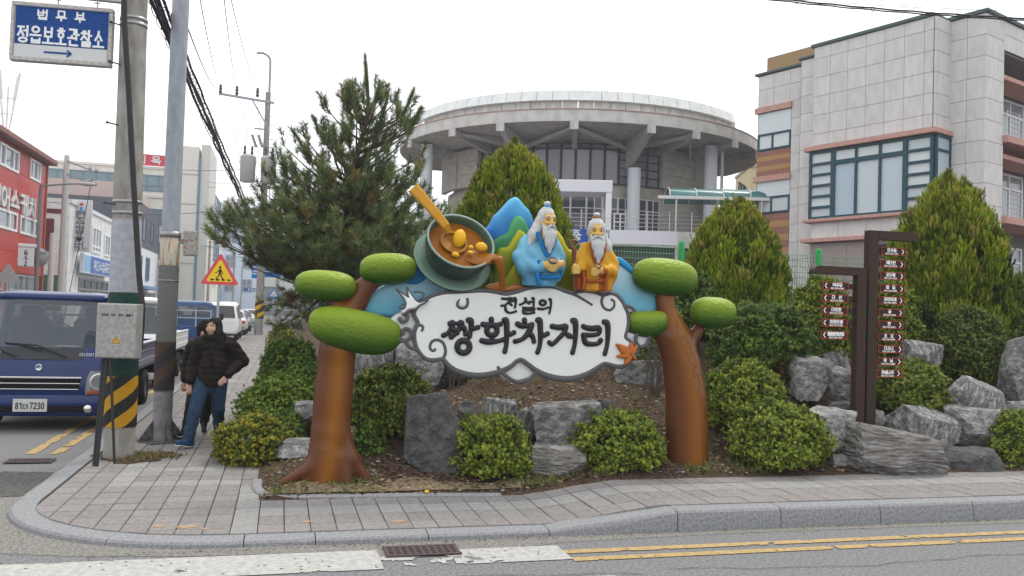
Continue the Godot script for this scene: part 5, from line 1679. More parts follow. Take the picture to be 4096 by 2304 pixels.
	for p in [[33.7, 52.0], [52.0, 74.0], [-74.0, -55.0], [-55.0, -41.2]]:
		for k in 3:
			part("concrete_panel", curved(8.75 + .3 * absf(p[0] + p[1]) / 126.0, .3, p[0], p[1], 9.3 + k * .77, 10.05 + k * .77, 5), conc2, o)
		part("concrete_panel", curved(8.7, .3, p[0], p[1], 6.2, 8.54, 5), conc2, o)
	var g2 := plain(.05, .055, .07, .06)
	for i in 10:
		var a0 := -26.0 + i * 6.0
		var e0 := Vector3(sin(deg_to_rad(a0)), 0, cos(deg_to_rad(a0))) * 8.62
		var e1 := Vector3(sin(deg_to_rad(a0 + 6.0)), 0, cos(deg_to_rad(a0 + 6.0))) * 8.62
		window(o, wall_at(e0, (e1 - e0).normalized()), Rect2(0, 6.15, e0.distance_to(e1), 2.4), [.5] if i % 2 else [], [.72], plain(.5, .5, .52, .4), g2, .05)
	var dz := Vector3(sin(deg_to_rad(16.5)), 0, cos(deg_to_rad(16.5))) * 8.75
	window(o, wall_at(dz, Vector3(.96, 0, -.28)), Rect2(-.35, 6.15, .8, 1.5), [.5], [.33, .66], plain(.7, .7, .7, .5), g2, .09, .06, "door")
	for k in 4:
		var a0 := 62.0 + k * 7.0
		var e0 := Vector3(sin(deg_to_rad(a0)), 0, cos(deg_to_rad(a0))) * 11.0
		var e1 := Vector3(sin(deg_to_rad(a0 + 7.0)), 0, cos(deg_to_rad(a0 + 7.0))) * 11.0
		window(o, wall_at(e0, (e1 - e0).normalized()), Rect2(0, 7.0, e0.distance_to(e1), 3.1), [.5], [.5], frame, g2, .07)
	var pw := plain(.66, .67, .72, .5)
	mb = MB.new()
	mb.span(Vector3(-4.6, 8.1, 11.5), Vector3(1.85, 8.72, 13.4), .02)
	part("portal_header", mb.done(), pw, o)
	slab(o, "portal_post", Vector3(1.53, 6.1, 11.52), Vector3(1.83, 8.1, 13.38), pw, .02)
	slab(o, "portal_post", Vector3(-4.58, 6.1, 11.52), Vector3(-4.28, 8.1, 13.38), pw, .02)
	slab(o, "terrace", Vector3(-12, 5.3, 0), Vector3(9.4, 6.08, 14.2), conc)
	slab(o, "terrace_shade_block", Vector3(-11.5, 1.2, .2), Vector3(9.2, 5.3, 13.9), plain(.05, .052, .055, .9))  # solid block coloured dark for the shade in the opening under the terrace
	for x in [-9.0, -5.5, -2.0, 1.5, 5.0, 8.4]: slab(o, "terrace_pillar", Vector3(x, 1.2, 13.9), Vector3(x + .35, 5.3, 14.15), conc)
	var st := plain(.42, .42, .44, .3, .7)
	mb = MB.new()
	for k in 4: mb.tube([Vector3(-11.8, 6.3 + k * .2, 14.1), Vector3(9.3, 6.3 + k * .2, 14.1)], .016, 5)
	part("terrace_rails", mb.done(), st, o)
	for k in 20:
		mb = MB.new()
		mb.tube([Vector3(-11.8 + k * 1.1, 6.0, 14.12), Vector3(-11.8 + k * 1.1, 7.0, 14.12)], .035, 7)
		mb.ball(Vector3(-11.8 + k * 1.1, 7.04, 14.12), Vector3.ONE * .055, 8, 6)
		part("rail_post", mb.done(), st, o)
	var bn := thing("blue_banner", "blue and white banner hung along the terrace below the railing", "banner", Vector3(18.71, 0, -54.03), deg_to_rad(-19.1))
	slab(bn, "blue_cloth", Vector3(-6.0, 5.42, 14.22), Vector3(1.72, 6.1, 14.24), plain(.012, .07, .34, .6))
	slab(bn, "white_cloth", Vector3(1.72, 5.4, 14.22), Vector3(5.1, 6.1, 14.24), plain(.62, .63, .68, .6))
	for x in [1.5, 1.62]: slab(bn, "white_stripe", Vector3(x, 5.42, 14.241), Vector3(x + .05, 6.1, 14.25), plain(.7, .7, .7, .6))
	mb = MB.new()
	write(mb, "중", Vector2(.07, 5.78), .48, .075, 14.241, .006)
	part("banner_lettering", mb.done(), M.white, bn)
	var ca := thing("teal_canopy", "curved teal plastic canopy on thin posts right of the round hall", "canopy", Vector3(18.71, 0, -54.03), deg_to_rad(-19.1))
	var tealp := plain(.02, .13, .14, .25)
	tealp.transparency = BaseMaterial3D.TRANSPARENCY_ALPHA
	tealp.albedo_color.a = .9
	for k in 7:
		var rings := []
		for i in 9:
			var a := PI * i / 8.0
			rings.append(PackedVector3Array([Vector3(4.6 + k * 1.3, 7.75 + .56 * sin(a), 13.6 - 1.5 * cos(a)), Vector3(5.86 + k * 1.3, 7.75 + .56 * sin(a), 13.6 - 1.5 * cos(a))]))
		mb = MB.new()
		mb.loft(rings, false, false, true, false)
		part("roof_sheet", mb.done(), tealp, ca)
		mb = MB.new()
		var rib := []
		for i in 9:
			var a := PI * i / 8.0
			rib.append(Vector3(4.58 + k * 1.3, 7.76 + .57 * sin(a), 13.6 - 1.52 * cos(a)))
		mb.tube(rib, .03, 6)
		part("rib", mb.done(), plain(.5, .5, .5, .4), ca)
	slab(ca, "gutter", Vector3(4.0, 7.6, 15.05), Vector3(13.8, 7.75, 15.2), plain(.6, .6, .6, .5))
	for x in [4.9, 7.6, 9.0, 11.6]:
		mb = MB.new()
		mb.tube([Vector3(x, 6.0, 15.1), Vector3(x, 7.65, 15.1)], .05, 8)
		part("post", mb.done(), st, ca)

func glassy_windows(parent: Node, t: Transform3D, rects: Array, fmat: Material, gmat: Material, fw := .07):
	for r in rects: window(parent, t, r, [.5] if r.size.x < 3.0 else [.33, .67], [], fmat, gmat, fw)

func block(called: String, label: String, lo: Vector3, hi: Vector3, mat: Material, roof: Material) -> Node3D:
	var o := thing(called, label, "building", Vector3((lo.x + hi.x) / 2.0, 0, (lo.z + hi.z) / 2.0))
	var h := (hi - lo) / 2.0
	slab(o, "wall", Vector3(-h.x, 0, -h.z), Vector3(h.x, hi.y, h.z), mat)
	slab(o, "roof_edge", Vector3(-h.x - .12, hi.y, -h.z - .12), Vector3(h.x + .12, hi.y + .22, h.z + .12), roof, .03)
	return o

func build_left_street():
	var white_f := plain(.7, .71, .72, .5)
	var glass := plain(.16, .2, .23, .06)
	var red := []
	for i in 3: red.append(plain(.36 + .03 * i, .022 + .003 * i, .014, .4))
	var o := thing("red_building", "glossy red tiled building with white windows and a brown eave", "building", Vector3(-12.6, 0, -51.2))
	slab(o, "wall", Vector3(-14, 0, .01), Vector3(-.06, 9.0, 17.2), plain(.2, .02, .015, .5))
	var t := wall_at(Vector3(-.06, 0, 17.2), Vector3(0, 0, -1))
	var wins := [Rect2(9.2, 7.75, 2.9, 1.05), Rect2(14.0, 7.82, 1.95, 1.05), Rect2(8.0, 4.92, 4.3, .92), Rect2(12.8, 4.92, 3.3, .92), Rect2(2.0, 7.75, 2.9, 1.05), Rect2(2.0, 4.92, 4.3, .92)]
	var us := [0.0, 2.0, 4.9, 6.3, 8.0, 9.2, 12.1, 12.8, 14.0, 15.95, 16.1, 17.2]
	var vs := [2.95, 3.95, 4.92, 5.84, 6.8, 7.8, 8.85, 9.0]
	panels(o, t, us, vs, red, [Rect2(9.2, 7.8, 2.9, 1.05), Rect2(14.0, 7.8, 1.95, 1.05), Rect2(8.0, 4.92, 4.1, .92), Rect2(12.8, 4.92, 3.3, .92), Rect2(2.0, 7.8, 2.9, 1.05), Rect2(2.0, 4.92, 4.3, .92)], .05, .012, "wall_tile", .004)
	for w in wins: window(o, t, w, [.28, .72], [], white_f, glass, .12, .1)
	slab(o, "eave", Vector3(-14.3, 9.0, -.35), Vector3(.45, 9.3, 17.4), plain(.22, .1, .085, .6), .05)
	slab(o, "corner_trim", Vector3(-.2, 0, -.1), Vector3(.05, 9.0, .05), plain(.3, .09, .06, .6))
	panels(o, t, [0.0, 4.0, 8.0, 10.6, 11.0, 17.2], [.1, 2.9], [plain(.35, .05, .035, .3)], [Rect2(11.0, .1, 6.2, 2.8), Rect2(8.0, .1, 2.6, 2.8)], .05, .012, "wall_tile", .004)
	window(o, t, Rect2(11.2, .3, 5.2, 2.6), [.33, .66], [.7], plain(.3, .32, .32, .4), glass, .1)
	window(o, t, Rect2(8.1, .3, 2.4, 2.6), [.5], [.7], plain(.3, .32, .32, .4), glass, .1)
	var mb := MB.new()
	write(mb, "헤어스케치", Vector2(11.6, 6.35), .95, .15, .06, .1, 1.3, 1.2)
	part("white_lettering", mb.done(), M.white, o, t)
	var ps := thing("pillar_sign", "white column shaped sign on the red wall", "sign", Vector3(-12.35, 3.3, -47.0), deg_to_rad(30))
	slab(ps, "board", Vector3(-.38, 0, -.1), Vector3(.38, .95, .1), M.white, .03)
	slab(ps, "capital", Vector3(-.46, .95, -.13), Vector3(.46, 1.12, .13), M.white, .03)
	mb = MB.new()
	latin(mb, "6", Vector3(0, .68, .105), .26, .01)
	latin(mb, "1", Vector3(-.0, .4, .105), .22, .01)
	latin(mb, "2", Vector3(.0, .14, .105), .22, .01)
	mb.box(Vector3(0, .38, .108), Vector3(.3, .02, .012))
	part("numerals", mb.done(), M.black_plastic, ps)
	var an := thing("phone_antenna", "white phone mast antenna on the red building roof", "antenna", Vector3(-14, 10.362, -48.858))
	for k in 4:
		var a := TAU * k / 4.0 + .4
		mb = MB.new()
		mb.tube([Vector3(.15 * cos(a), -.2, .15 * sin(a)), Vector3(.6 * cos(a), 2.6, .6 * sin(a))], .03, 5)
		mb.bar(Vector3(.42 * cos(a), 1.6, .42 * sin(a)), Vector3(.62 * cos(a), 2.9, .62 * sin(a)), .14, .08)
		part("panel_antenna", mb.done(), white_f, an)
	mb = MB.new()
	mb.tube([Vector3(0, -.6, 0), Vector3(0, 2.2, 0)], .05, 6)
	for y in [.8, 1.6]: mb.tube(lift([Vector2(-.4, y), Vector2(.4, y)], 0), .03, 5)
	part("mast", mb.done(), white_f, an)
	o = thing("computer_shop", "white two storey computer shop with brick red panels and a blue signboard", "building", Vector3(-12.6, 0, -57))
	slab(o, "wall", Vector3(-14, 0, -14), Vector3(-.05, 7.6, 0), mottled(lin(.6, .6, .6), lin(.72, .72, .72), .01, Vector3.ONE * .3, 120, .9))
	slab(o, "parapet", Vector3(-14, 7.6, -14), Vector3(.05, 7.85, .05), M.white)
	for r in [[Vector3(-4.1, 4.6, 0), Vector3(-.9, 6.6, .05)], [Vector3(-4.2, 6.95, 0), Vector3(-.5, 7.2, .06)], [Vector3(-4.2, 2.2, 0), Vector3(-2.8, 3.4, .05)]]:
		slab(o, "brick_red_panel", r[0], r[1], plain(.12, .022, .022, .8))
	slab(o, "green_panel", Vector3(-2.2, .0, 0), Vector3(-.4, 3.2, .06), plain(.05, .13, .07, .7))
	t = wall_at(Vector3(-.05, 0, 0), Vector3(0, 0, -1))
	window(o, t, Rect2(6.3, 5.0, 2.8, 1.8), [.33, .66], [.25], white_f, glass, .14)
	window(o, t, Rect2(10.5, 5.0, 1.9, 1.6), [.5], [], white_f, glass, .14)
	window(o, t, Rect2(3.0, .2, 9.5, 3.0), [.2, .4, .6, .8], [.75], plain(.2, .21, .2, .5), plain(.06, .07, .075, .1), .14)
	var vsn := thing("vertical_shop_sign", "tall pale vertical sign reading computer on the white shop corner", "sign", Vector3(-12.3, 0, -58.6))
	slab(vsn, "board", Vector3(-.75, 4.75, -.12), Vector3(.55, 8.0, .12), plain(.52, .53, .54, .6), .03)
	mb = MB.new()
	write(mb, "현주컴퓨터", Vector2(-.1, 6.15), .42, .085, .125, .008, 1.25, 1.12, true)
	latin(mb, "537-8787", Vector3(-.1, 4.92, .125), .17, .01)
	part("lettering", mb.done(), plain(.16, .17, .19, .7), vsn)
	mb = MB.new()
	mb.ball(Vector3(-.05, 7.72, .12), Vector3(.1, .1, .03), 10, 6)
	part("red_dot", mb.done(), plain(.5, .03, .05, .5), vsn)
	mb = MB.new()
	mb.box(Vector3(-.05, 7.4, .125), Vector3(.16, .3, .02), .02)
	part("blue_dash", mb.done(), plain(.05, .25, .6, .5), vsn)
	var sb := thing("blue_shop_signboard", "long blue computer shop signboard under the upper windows", "sign", Vector3(-12.3, 0, -59.0), deg_to_rad(90))
	slab(sb, "board", Vector3(0, 3.45, -.12), Vector3(9.3, 4.72, .12), plain(.55, .62, .7, .5), .03)
	slab(sb, "blue_face", Vector3(2.0, 3.55, .12), Vector3(9.2, 4.62, .14), plain(.015, .1, .42, .4))
	mb = MB.new()
	write(mb, "위더스컴퓨터", Vector2(5.6, 4.05), .62, .1, .142, .01, 1.35, 1.1)
	part("lettering", mb.done(), M.white, sb)
	slab(sb, "side_panel", Vector3(.2, 3.6, .12), Vector3(1.8, 4.6, .135), plain(.2, .42, .65, .4))
	o = thing("dark_grey_building", "dark grey clad building over a white ground floor", "building", Vector3(-12.6, 0, -80))
	slab(o, "wall", Vector3(-14, 6.75, -15), Vector3(0, 10.7, 0), plain(.075, .082, .1, .6))
	slab(o, "wall", Vector3(-14, 0, -15), Vector3(-.02, 6.75, -.02), plain(.6, .61, .63, .8))
	slab(o, "brick_band", Vector3(-14, 10.7, -15), Vector3(-1, 12.3, -2), mottled(lin(.42, .3, .26), lin(.52, .45, .42), .05, Vector3(.4, 2, .4), 122, .9))
	t = wall_at(Vector3(0, 0, 0), Vector3(0, 0, -1))
	window(o, t, Rect2(4.0, 7.4, 2.0, 2.2), [], [], plain(.06, .09, .15, .5), plain(.05, .09, .17, .1), .1)
	window(o, t, Rect2(9.0, 7.5, 1.8, 2.0), [], [], plain(.06, .09, .15, .5), plain(.05, .09, .17, .1), .1)
	window(o, t, Rect2(2.5, 3.6, 2.0, 2.4), [.5], [], plain(.1, .16, .24, .5), plain(.08, .13, .2, .1), .1)
	window(o, t, Rect2(7.0, 3.8, 2.0, 2.2), [.5], [], plain(.1, .16, .24, .5), plain(.08, .13, .2, .1), .1)
	window(o, t, Rect2(1.0, .2, 12.5, 2.5), [.25, .5, .75], [.7], plain(.2, .19, .18, .5), plain(.1, .1, .1, .1), .14)
	slab(o, "awning", Vector3(-.1, 2.9, -9), Vector3(1.0, 3.2, -1), plain(.12, .2, .4, .5), .03)
	var vb := thing("blue_vertical_sign", "narrow blue vertical sign beyond the dark grey building", "sign", Vector3(-11.6, 0, -94.5))
	slab(vb, "board", Vector3(-.75, 2.9, -.12), Vector3(.75, 6.3, .12), plain(.05, .28, .6, .5), .03)
	mb = MB.new()
	write(mb, "제일건재", Vector2(0, 4.6), .62, .1, .125, .01, 1.2, 1.15, true)
	part("lettering", mb.done(), M.white, vb)
	o = thing("beige_building", "large pale beige four storey building with bands of windows at the street end", "building", Vector3(-8.7, 0, -98))
	slab(o, "wall", Vector3(-16, 0, -34), Vector3(-.2, 16.0, 0), mottled(lin(.56, .54, .49), lin(.64, .62, .57), .008, Vector3.ONE * .2, 125, .9))
	slab(o, "stair_tower", Vector3(-2.6, 0, -9.0), Vector3(-.6, 18.7, .3), plain(.6, .58, .53, .9))
	slab(o, "stair_tower", Vector3(-.36, 0, -9.0), Vector3(.55, 19.0, .22), plain(.52, .51, .48, .9))
	for y in [6.0, 9.2, 12.4, 15.6]: slab(o, "tower_joint", Vector3(-2.6, y, .3), Vector3(-.62, y + .14, .34), plain(.4, .39, .36, .9))
	slab(o, "corner_fin", Vector3(-.6, 1, .0), Vector3(-.36, 17.6, .4), plain(.12, .2, .26, .6))
	slab(o, "parapet", Vector3(-16, 16.0, -34), Vector3(-2.4, 16.25, .1), plain(.6, .59, .55, .8))
	t = wall_at(Vector3(-16, 0, .0), Vector3(1, 0, 0))
	for y in [13.6, 10.0, 6.4]:
		window(o, t, Rect2(.3, y, 12.4, 1.75), [.1, .2, .3, .4, .5, .6, .7, .8, .9], [.35], plain(.12, .2, .24, .5), plain(.13, .2, .24, .06), .12, .1)
	for y in [12.9, 9.3, 5.7]: slab(o, "string_course", Vector3(-16, y, 0), Vector3(-3.2, y + .25, .16), plain(.5, .48, .44, .8))
	for y in [4.6, 7.6, 10.6, 13.4]:
		window(o, wall_at(Vector3(0, 0, -10.0), Vector3(0, 0, -1)), Rect2(3.0, y, 12, 2.2), [.25, .5, .75], [], plain(.14, .22, .28, .5), plain(.12, .18, .22, .06), .2, .1)
	var rb := thing("red_banner", "red rooftop banner with white letters on the beige building", "banner", Vector3(-8.7, 0, -98))
	slab(rb, "board", Vector3(-7.6, 16.3, .14), Vector3(-2.45, 17.5, .26), plain(.48, .03, .06, .6))
	mb = MB.new()
	write(mb, "의목정", Vector2(-4.9, 16.9), .8, .12, .27, .01, 1.2, 1.5)
	part("lettering", mb.done(), M.white, rb)
	var far_walls := [plain(.45, .45, .46, .8), plain(.09, .05, .05, .8), plain(.5, .48, .44, .8)]
	var far_labels := ["pale low shop beside the beige building", "dark brick shop with red shopfront far down the street", "cream low shop at the far end of the left side"]
	for k in 3:
		var z0 := -103.0 - k * 16.0
		var b := block("low_shop", far_labels[k], Vector3(-22 + k * .6, 0, z0 - 15.5), Vector3(-12.6 + k * 1.3, [6.4, 7.4, 6.0][k], z0), far_walls[k], plain(.3, .29, .28, .8))
		window(b, wall_at(Vector3(9.4 / 2.0 + k * .35, 0, 7.75), Vector3(0, 0, -1)), Rect2(1.0, 3.8, 13, 1.8), [.2, .4, .6, .8], [], plain(.3, .3, .3, .5), glass, .15)
		window(b, wall_at(Vector3(9.4 / 2.0 + k * .35, 0, 7.75), Vector3(0, 0, -1)), Rect2(1.0, .2, 13, 2.6), [.25, .5, .75], [], [plain(.2, .2, .2, .5), plain(.3, .03, .03, .5), plain(.3, .3, .3, .5)][k], M.glass_dark, .2)
		slab(b, "shop_sign", Vector3(9.4 / 2.0 + k * .35, 2.85, -7), Vector3(9.4 / 2.0 + k * .35 + .2, 3.6, 7), [plain(.5, .2, .15, .6), plain(.4, .05, .05, .6), plain(.1, .25, .5, .6)][k])
	o = block("hospital", "pale blue hospital block with small windows past the pine", Vector3(-16, 0, -170), Vector3(-4.0, 18, -152), plain(.5, .58, .68, .8), plain(.4, .5, .62, .8))
	t = wall_at(Vector3(-6, 0, 9), Vector3(1, 0, 0))
	for y in [4.0, 8.0, 12.2]:
		for x in [.8, 3.6, 6.4, 9.2]: window(o, t, Rect2(x, y, 1.7, 2.2), [.5], [.5], plain(.3, .34, .4, .5), plain(.16, .19, .22, .1), .16)
	mb = MB.new()
	write(mb, "전통합의원", Vector2(7.0, 16.6), 1.3, .2, .02, .1, 1.0, 1.3)
	part("blue_lettering", mb.done(), plain(.06, .2, .5, .6), o, t)
	slab(o, "roof_railing", Vector3(-5.8, 18.2, 8), Vector3(4, 19.2, 8.1), plain(.5, .52, .55, .6))
	var ends := [[-3.2, 9.0, 5.2, Color(.2, .2, .2)], [1.2, 13, 4.2, Color(.14, .15, .16)], [6.0, 14, 7.0, Color(.32, .32, .33)], [14.0, 16, 5.0, Color(.3, .28, .26)]]
	var end_labels := ["grey house closing the far end of the street", "dark roofed hall at the far end of the street", "pale house behind the pine at the street end", "brown house farthest right at the street end"]
	for k in 4:
		var e: Array = ends[k]
		var b := block("end_house", end_labels[k], Vector3(e[0] - 2.4, 0, -176 - k * 2), Vector3(e[0] + 3.4, e[2], -166 - k), plain(e[3].r, e[3].g, e[3].b, .9), plain(.12, .12, .13, .8))
		window(b, wall_at(Vector3(-2.6, 0, 5.0 + k * .5), Vector3(1, 0, 0)), Rect2(.4, 1.0, 4.4, 1.6), [.25, .5, .75], [], plain(.4, .4, .4, .5), glass, .12)
	var ridge := MB.new()
	ridge.smooth(true)
	var fn := FastNoiseLite.new()
	fn.seed = 3
	fn.frequency = .006
	for i in 40:
		var x0 := -420.0 + i * 22.0
		var q := []
		for x in [x0, x0 + 22.0]:
			q.append([Vector3(x, 0, -560), Vector3(x, 16 + 26 * (fn.get_noise_1d(x) * .5 + .5), -640), Vector3(x, 0, -760)])
		ridge.quad(q[0][0], q[1][0], q[1][1], q[0][1])
		ridge.quad(q[0][1], q[1][1], q[1][2], q[0][2])
	setting("hills", ridge.done(), plain(.06, .075, .06, .95))

# ---------------------------------------------------------------- rocks
func rock_mesh(size: Vector3, seed_at: int, layered := 0.0, blocky := 0.55) -> ArrayMesh:
	var r := RandomNumberGenerator.new()
	r.seed = seed_at
	var planes := []
	for i in 9:
		var n := Vector3(r.randfn(), r.randfn() * .8, r.randfn()).normalized()
		planes.append([n, r.randf_range(.56, .8)])
	for ax in [Vector3(1, 0, 0), Vector3(-1, 0, 0), Vector3(0, 1, .1), Vector3(0, -1, 0), Vector3(0, .15, 1), Vector3(0, 0, -1)]:
		planes.append([(ax + Vector3(r.randfn(), r.randfn(), r.randfn()) * .14).normalized(), r.randf_range(.6, .7)])
	var f := FastNoiseLite.new()
	f.seed = seed_at
	f.frequency = 1.6
	f.fractal_octaves = 5
	var mb := MB.new()
	var n := 20
	for ax in 3:
		for sg in [-1.0, 1.0]:
			var pts := []
			for j in n + 1:
				for i in n + 1:
					var p := Vector3.ZERO
					p[ax] = sg
					p[(ax + 1) % 3] = tan((2.0 * i / n - 1.0) * PI / 4)
					p[(ax + 2) % 3] = tan((2.0 * j / n - 1.0) * PI / 4) * sg
					p = p.normalized()
					var d := 1.2
					for pl in planes:
						var c: float = p.dot(pl[0])
						if c > .05: d = minf(d, pl[1] / c)
					d *= 1.0 + .06 * f.get_noise_3dv(p * 1.4) + .03 * f.get_noise_3dv(p * 6.0)
					if layered > 0.0: d += layered * f.get_noise_3dv(Vector3(p.x * .5, p.y * 9.0 + p.x * 1.5, p.z * .5))
					pts.append(p * d * size * .72)
			for j in n:
				for i in n:
					var a: Vector3 = pts[j * (n + 1) + i]
					var b: Vector3 = pts[j * (n + 1) + i + 1]
					var c: Vector3 = pts[(j + 1) * (n + 1) + i + 1]
					var e: Vector3 = pts[(j + 1) * (n + 1) + i]
					mb.quad(a, b, c, e)
	return mb.done()

func rock(label: String, c: Vector3, s: Vector2, mat: Material, seed_at: int, roll := 0.0, layered := 0.0, deep := .75):
	var o := part("rock", rock_mesh(Vector3(s.x, s.y, s.x * deep if s.x < s.y * 1.6 else s.y * 1.2), seed_at, layered), mat)
	o.position = c + Vector3(.02, -.01, -.03)
	o.basis = Basis(Vector3.UP, -.2) * Basis(Vector3(0, 0, 1), roll)
	tag(o, label, "rock", "landscaping rocks on the bank")

func rock_mat(a: float, b: float, c: float, stretch: Vector3, seed_at: int, warm := 0.0) -> StandardMaterial3D:
	var m := mottled(lin(a, a * (1.0 - warm * .3), a * (1.02 - warm * .6)), lin(b, b * (.99 - warm * .2), b * (1.0 - warm * .45)), .014, stretch * 1.5, seed_at, .9, 9.0, false, lin(c, c * .99, c * .97))
	var nt: NoiseTexture2D = m.albedo_texture
	(nt.noise as FastNoiseLite).fractal_octaves = 7
	(nt.noise as FastNoiseLite).fractal_gain = .68
	(nt.noise as FastNoiseLite).domain_warp_enabled = true
	(nt.noise as FastNoiseLite).domain_warp_amplitude = 40.0
	return m

func build_rocks():
	var dark := rock_mat(.045, .085, .12, Vector3(.5, .5, .5), 201)
	var grey := rock_mat(.06, .14, .3, Vector3(.6, 1.1, .6), 202)
	var streak := rock_mat(.05, .17, .42, Vector3(1.6, .35, .8), 203)
	var layer := rock_mat(.09, .17, .3, Vector3(.22, 2.2, .22), 204, .25)
	var pale := rock_mat(.1, .22, .42, Vector3(.7, 1.0, .7), 205)
	rock("big dark slab of rock leaning left of the left round shrub", Vector3(1.48, .478, -8.24), Vector2(.606, .896), dark, 8, .06, 0.0, .5)
	rock("small grey rock just right of the top of the big dark slab", Vector3(1.876, .692, -8.645), Vector2(.213, .246), grey, 12)
	rock("ribbed grey rock behind the left round shrub", Vector3(2.215, .689, -8.657), Vector2(.402, .302), streak, 13, .0)
	rock("narrow ribbed rock right of the ribbed grey rock", Vector3(2.438, .569, -8.498), Vector2(.246, .389), streak, 14, -.2)
	rock("big pale grey boulder in the gap between the two round shrubs", Vector3(2.85, .612, -8.334), Vector2(.663, .448), grey, 15, .2)
	rock("low dark rock at pavement level between the two round shrubs", Vector3(2.662, .265, -8.033), Vector2(.547, .379), layer, 16, 0, .05)
	rock("dark rock above the right round shrub", Vector3(3.408, .696, -8.959), Vector2(.384, .274), dark, 17)
	rock("white streaked rock beside the left brown trunk under the green cushion", Vector3(1.08, 1.147, -10.501), Vector2(.542, .46), streak, 18, .15)
	rock("tall grey rock below the left end of the cloud board", Vector3(1.606, 1.09, -10.465), Vector2(.586, .62), pale, 19)
	rock("shadowed rock under the middle of the cloud board", Vector3(2.74, .881, -10.582), Vector2(.684, .406), grey, 20)
	rock("shadowed rock under the right part of the cloud board", Vector3(4.435, .984, -10.021), Vector2(.728, .477), grey, 21)
	rock("dark rock in the gap below the cloud board's bottom tip", Vector3(2.245, .92, -10.817), Vector2(.588, .435), dark, 22)
	rock("white topped rock left of the foot of the directory post", Vector3(5.724, .583, -8.083), Vector2(.482, .43), pale, 23, -.1)
	rock("long low layered boulder in front of the directory post", Vector3(6.338, .371, -7.77), Vector2(1.088, .525), layer, 24, -.06, .05, .5)
	rock("flat dark rock right of the long low boulder", Vector3(7.355, .255, -7.812), Vector2(.656, .328), dark, 25)
	rock("black and white banded boulder behind the long low boulder", Vector3(7.175, .579, -8.264), Vector2(.761, .419), streak, 26, -.25)
	rock("pale split boulder left of the corner shrub", Vector3(7.939, .567, -8.267), Vector2(.614, .502), pale, 27, .1)
	rock("long wedge shaped rock resting on the pale split boulder", Vector3(8.009, .926, -8.444), Vector2(.683, .38), streak, 28, -.3)
	rock("tall mottled rock at the right edge of the bank", Vector3(9.015, 1.186, -8.788), Vector2(.477, .879), grey, 29)
	rock("squared pale rock right of the lower sign boards", Vector3(7.995, 1.374, -9.262), Vector2(.45, .317), streak, 30)
	rock("rounded pale rock on the slope left of the directory post", Vector3(6.219, 1.102, -9.125), Vector2(.532, .484), pale, 31)
	rock("angular white veined rock above the rounded pale rock", Vector3(6.893, 1.228, -9.562), Vector2(.358, .384), streak, 32, .3)
	rock("small pale rock below the white topped rock", Vector3(5.805, .237, -7.917), Vector2(.254, .233), pale, 33)
	rock("bluish grey rock touching the left edge of the directory post", Vector3(6.518, .959, -8.842), Vector2(.38, .498), grey, 34)
	rock("small dark rock left of the post base", Vector3(6.292, .716, -8.6), Vector2(.322, .23), dark, 35)
	rock("grey rock half hidden behind the directory post", Vector3(6.641, .601, -8.51), Vector2(.299, .345), grey, 36)
	rock("pale wedge of rock low on the left slope beside the left trunk", Vector3(.188, .263, -9.266), Vector2(.354, .208), pale, 37, .05)
	rock("grey rock higher on the left slope beside the left trunk", Vector3(.292, .555, -9.798), Vector2(.287, .243), grey, 38)
	rock("grey rock behind the corner shrub at the right edge", Vector3(8.497, .776, -8.318), Vector2(.427, .237), grey, 39)
	rock("dark rock between the right trunk and the tall shrubs", Vector3(5.508, 1.553, -9.923), Vector2(.281, .409), dark, 40)

# ---------------------------------------------------------------- plants
func sprig_mesh(leaves: int, length: float, lw: float, seed_at: int) -> ArrayMesh:
	var r := RandomNumberGenerator.new()
	r.seed = seed_at
	var mb := MB.new()
	for i in leaves:
		var f := float(i) / leaves
		var root := Vector3(0, (f - .4) * length * 1.3, 0)
		var a := i * 2.4 + r.randf_range(-.4, .4)
		var d := Vector3(cos(a), r.randf_range(.25, 1.0), sin(a)).normalized()
		var side := d.cross(Vector3.UP).normalized() * lw
		var tip := root + d * length * r.randf_range(.7, 1.1)
		var mid := root.lerp(tip, .5) + Vector3(0, length * .08, 0)
		var k := r.randf_range(.75, 1.2)
		mb.color(Color(k, k, k))
		mb.tri(root, mid + side, tip)
		mb.tri(root, tip, mid - side)
	return mb.done()

var sprigs := []
var leaf_mat: StandardMaterial3D
var twig_mat: StandardMaterial3D

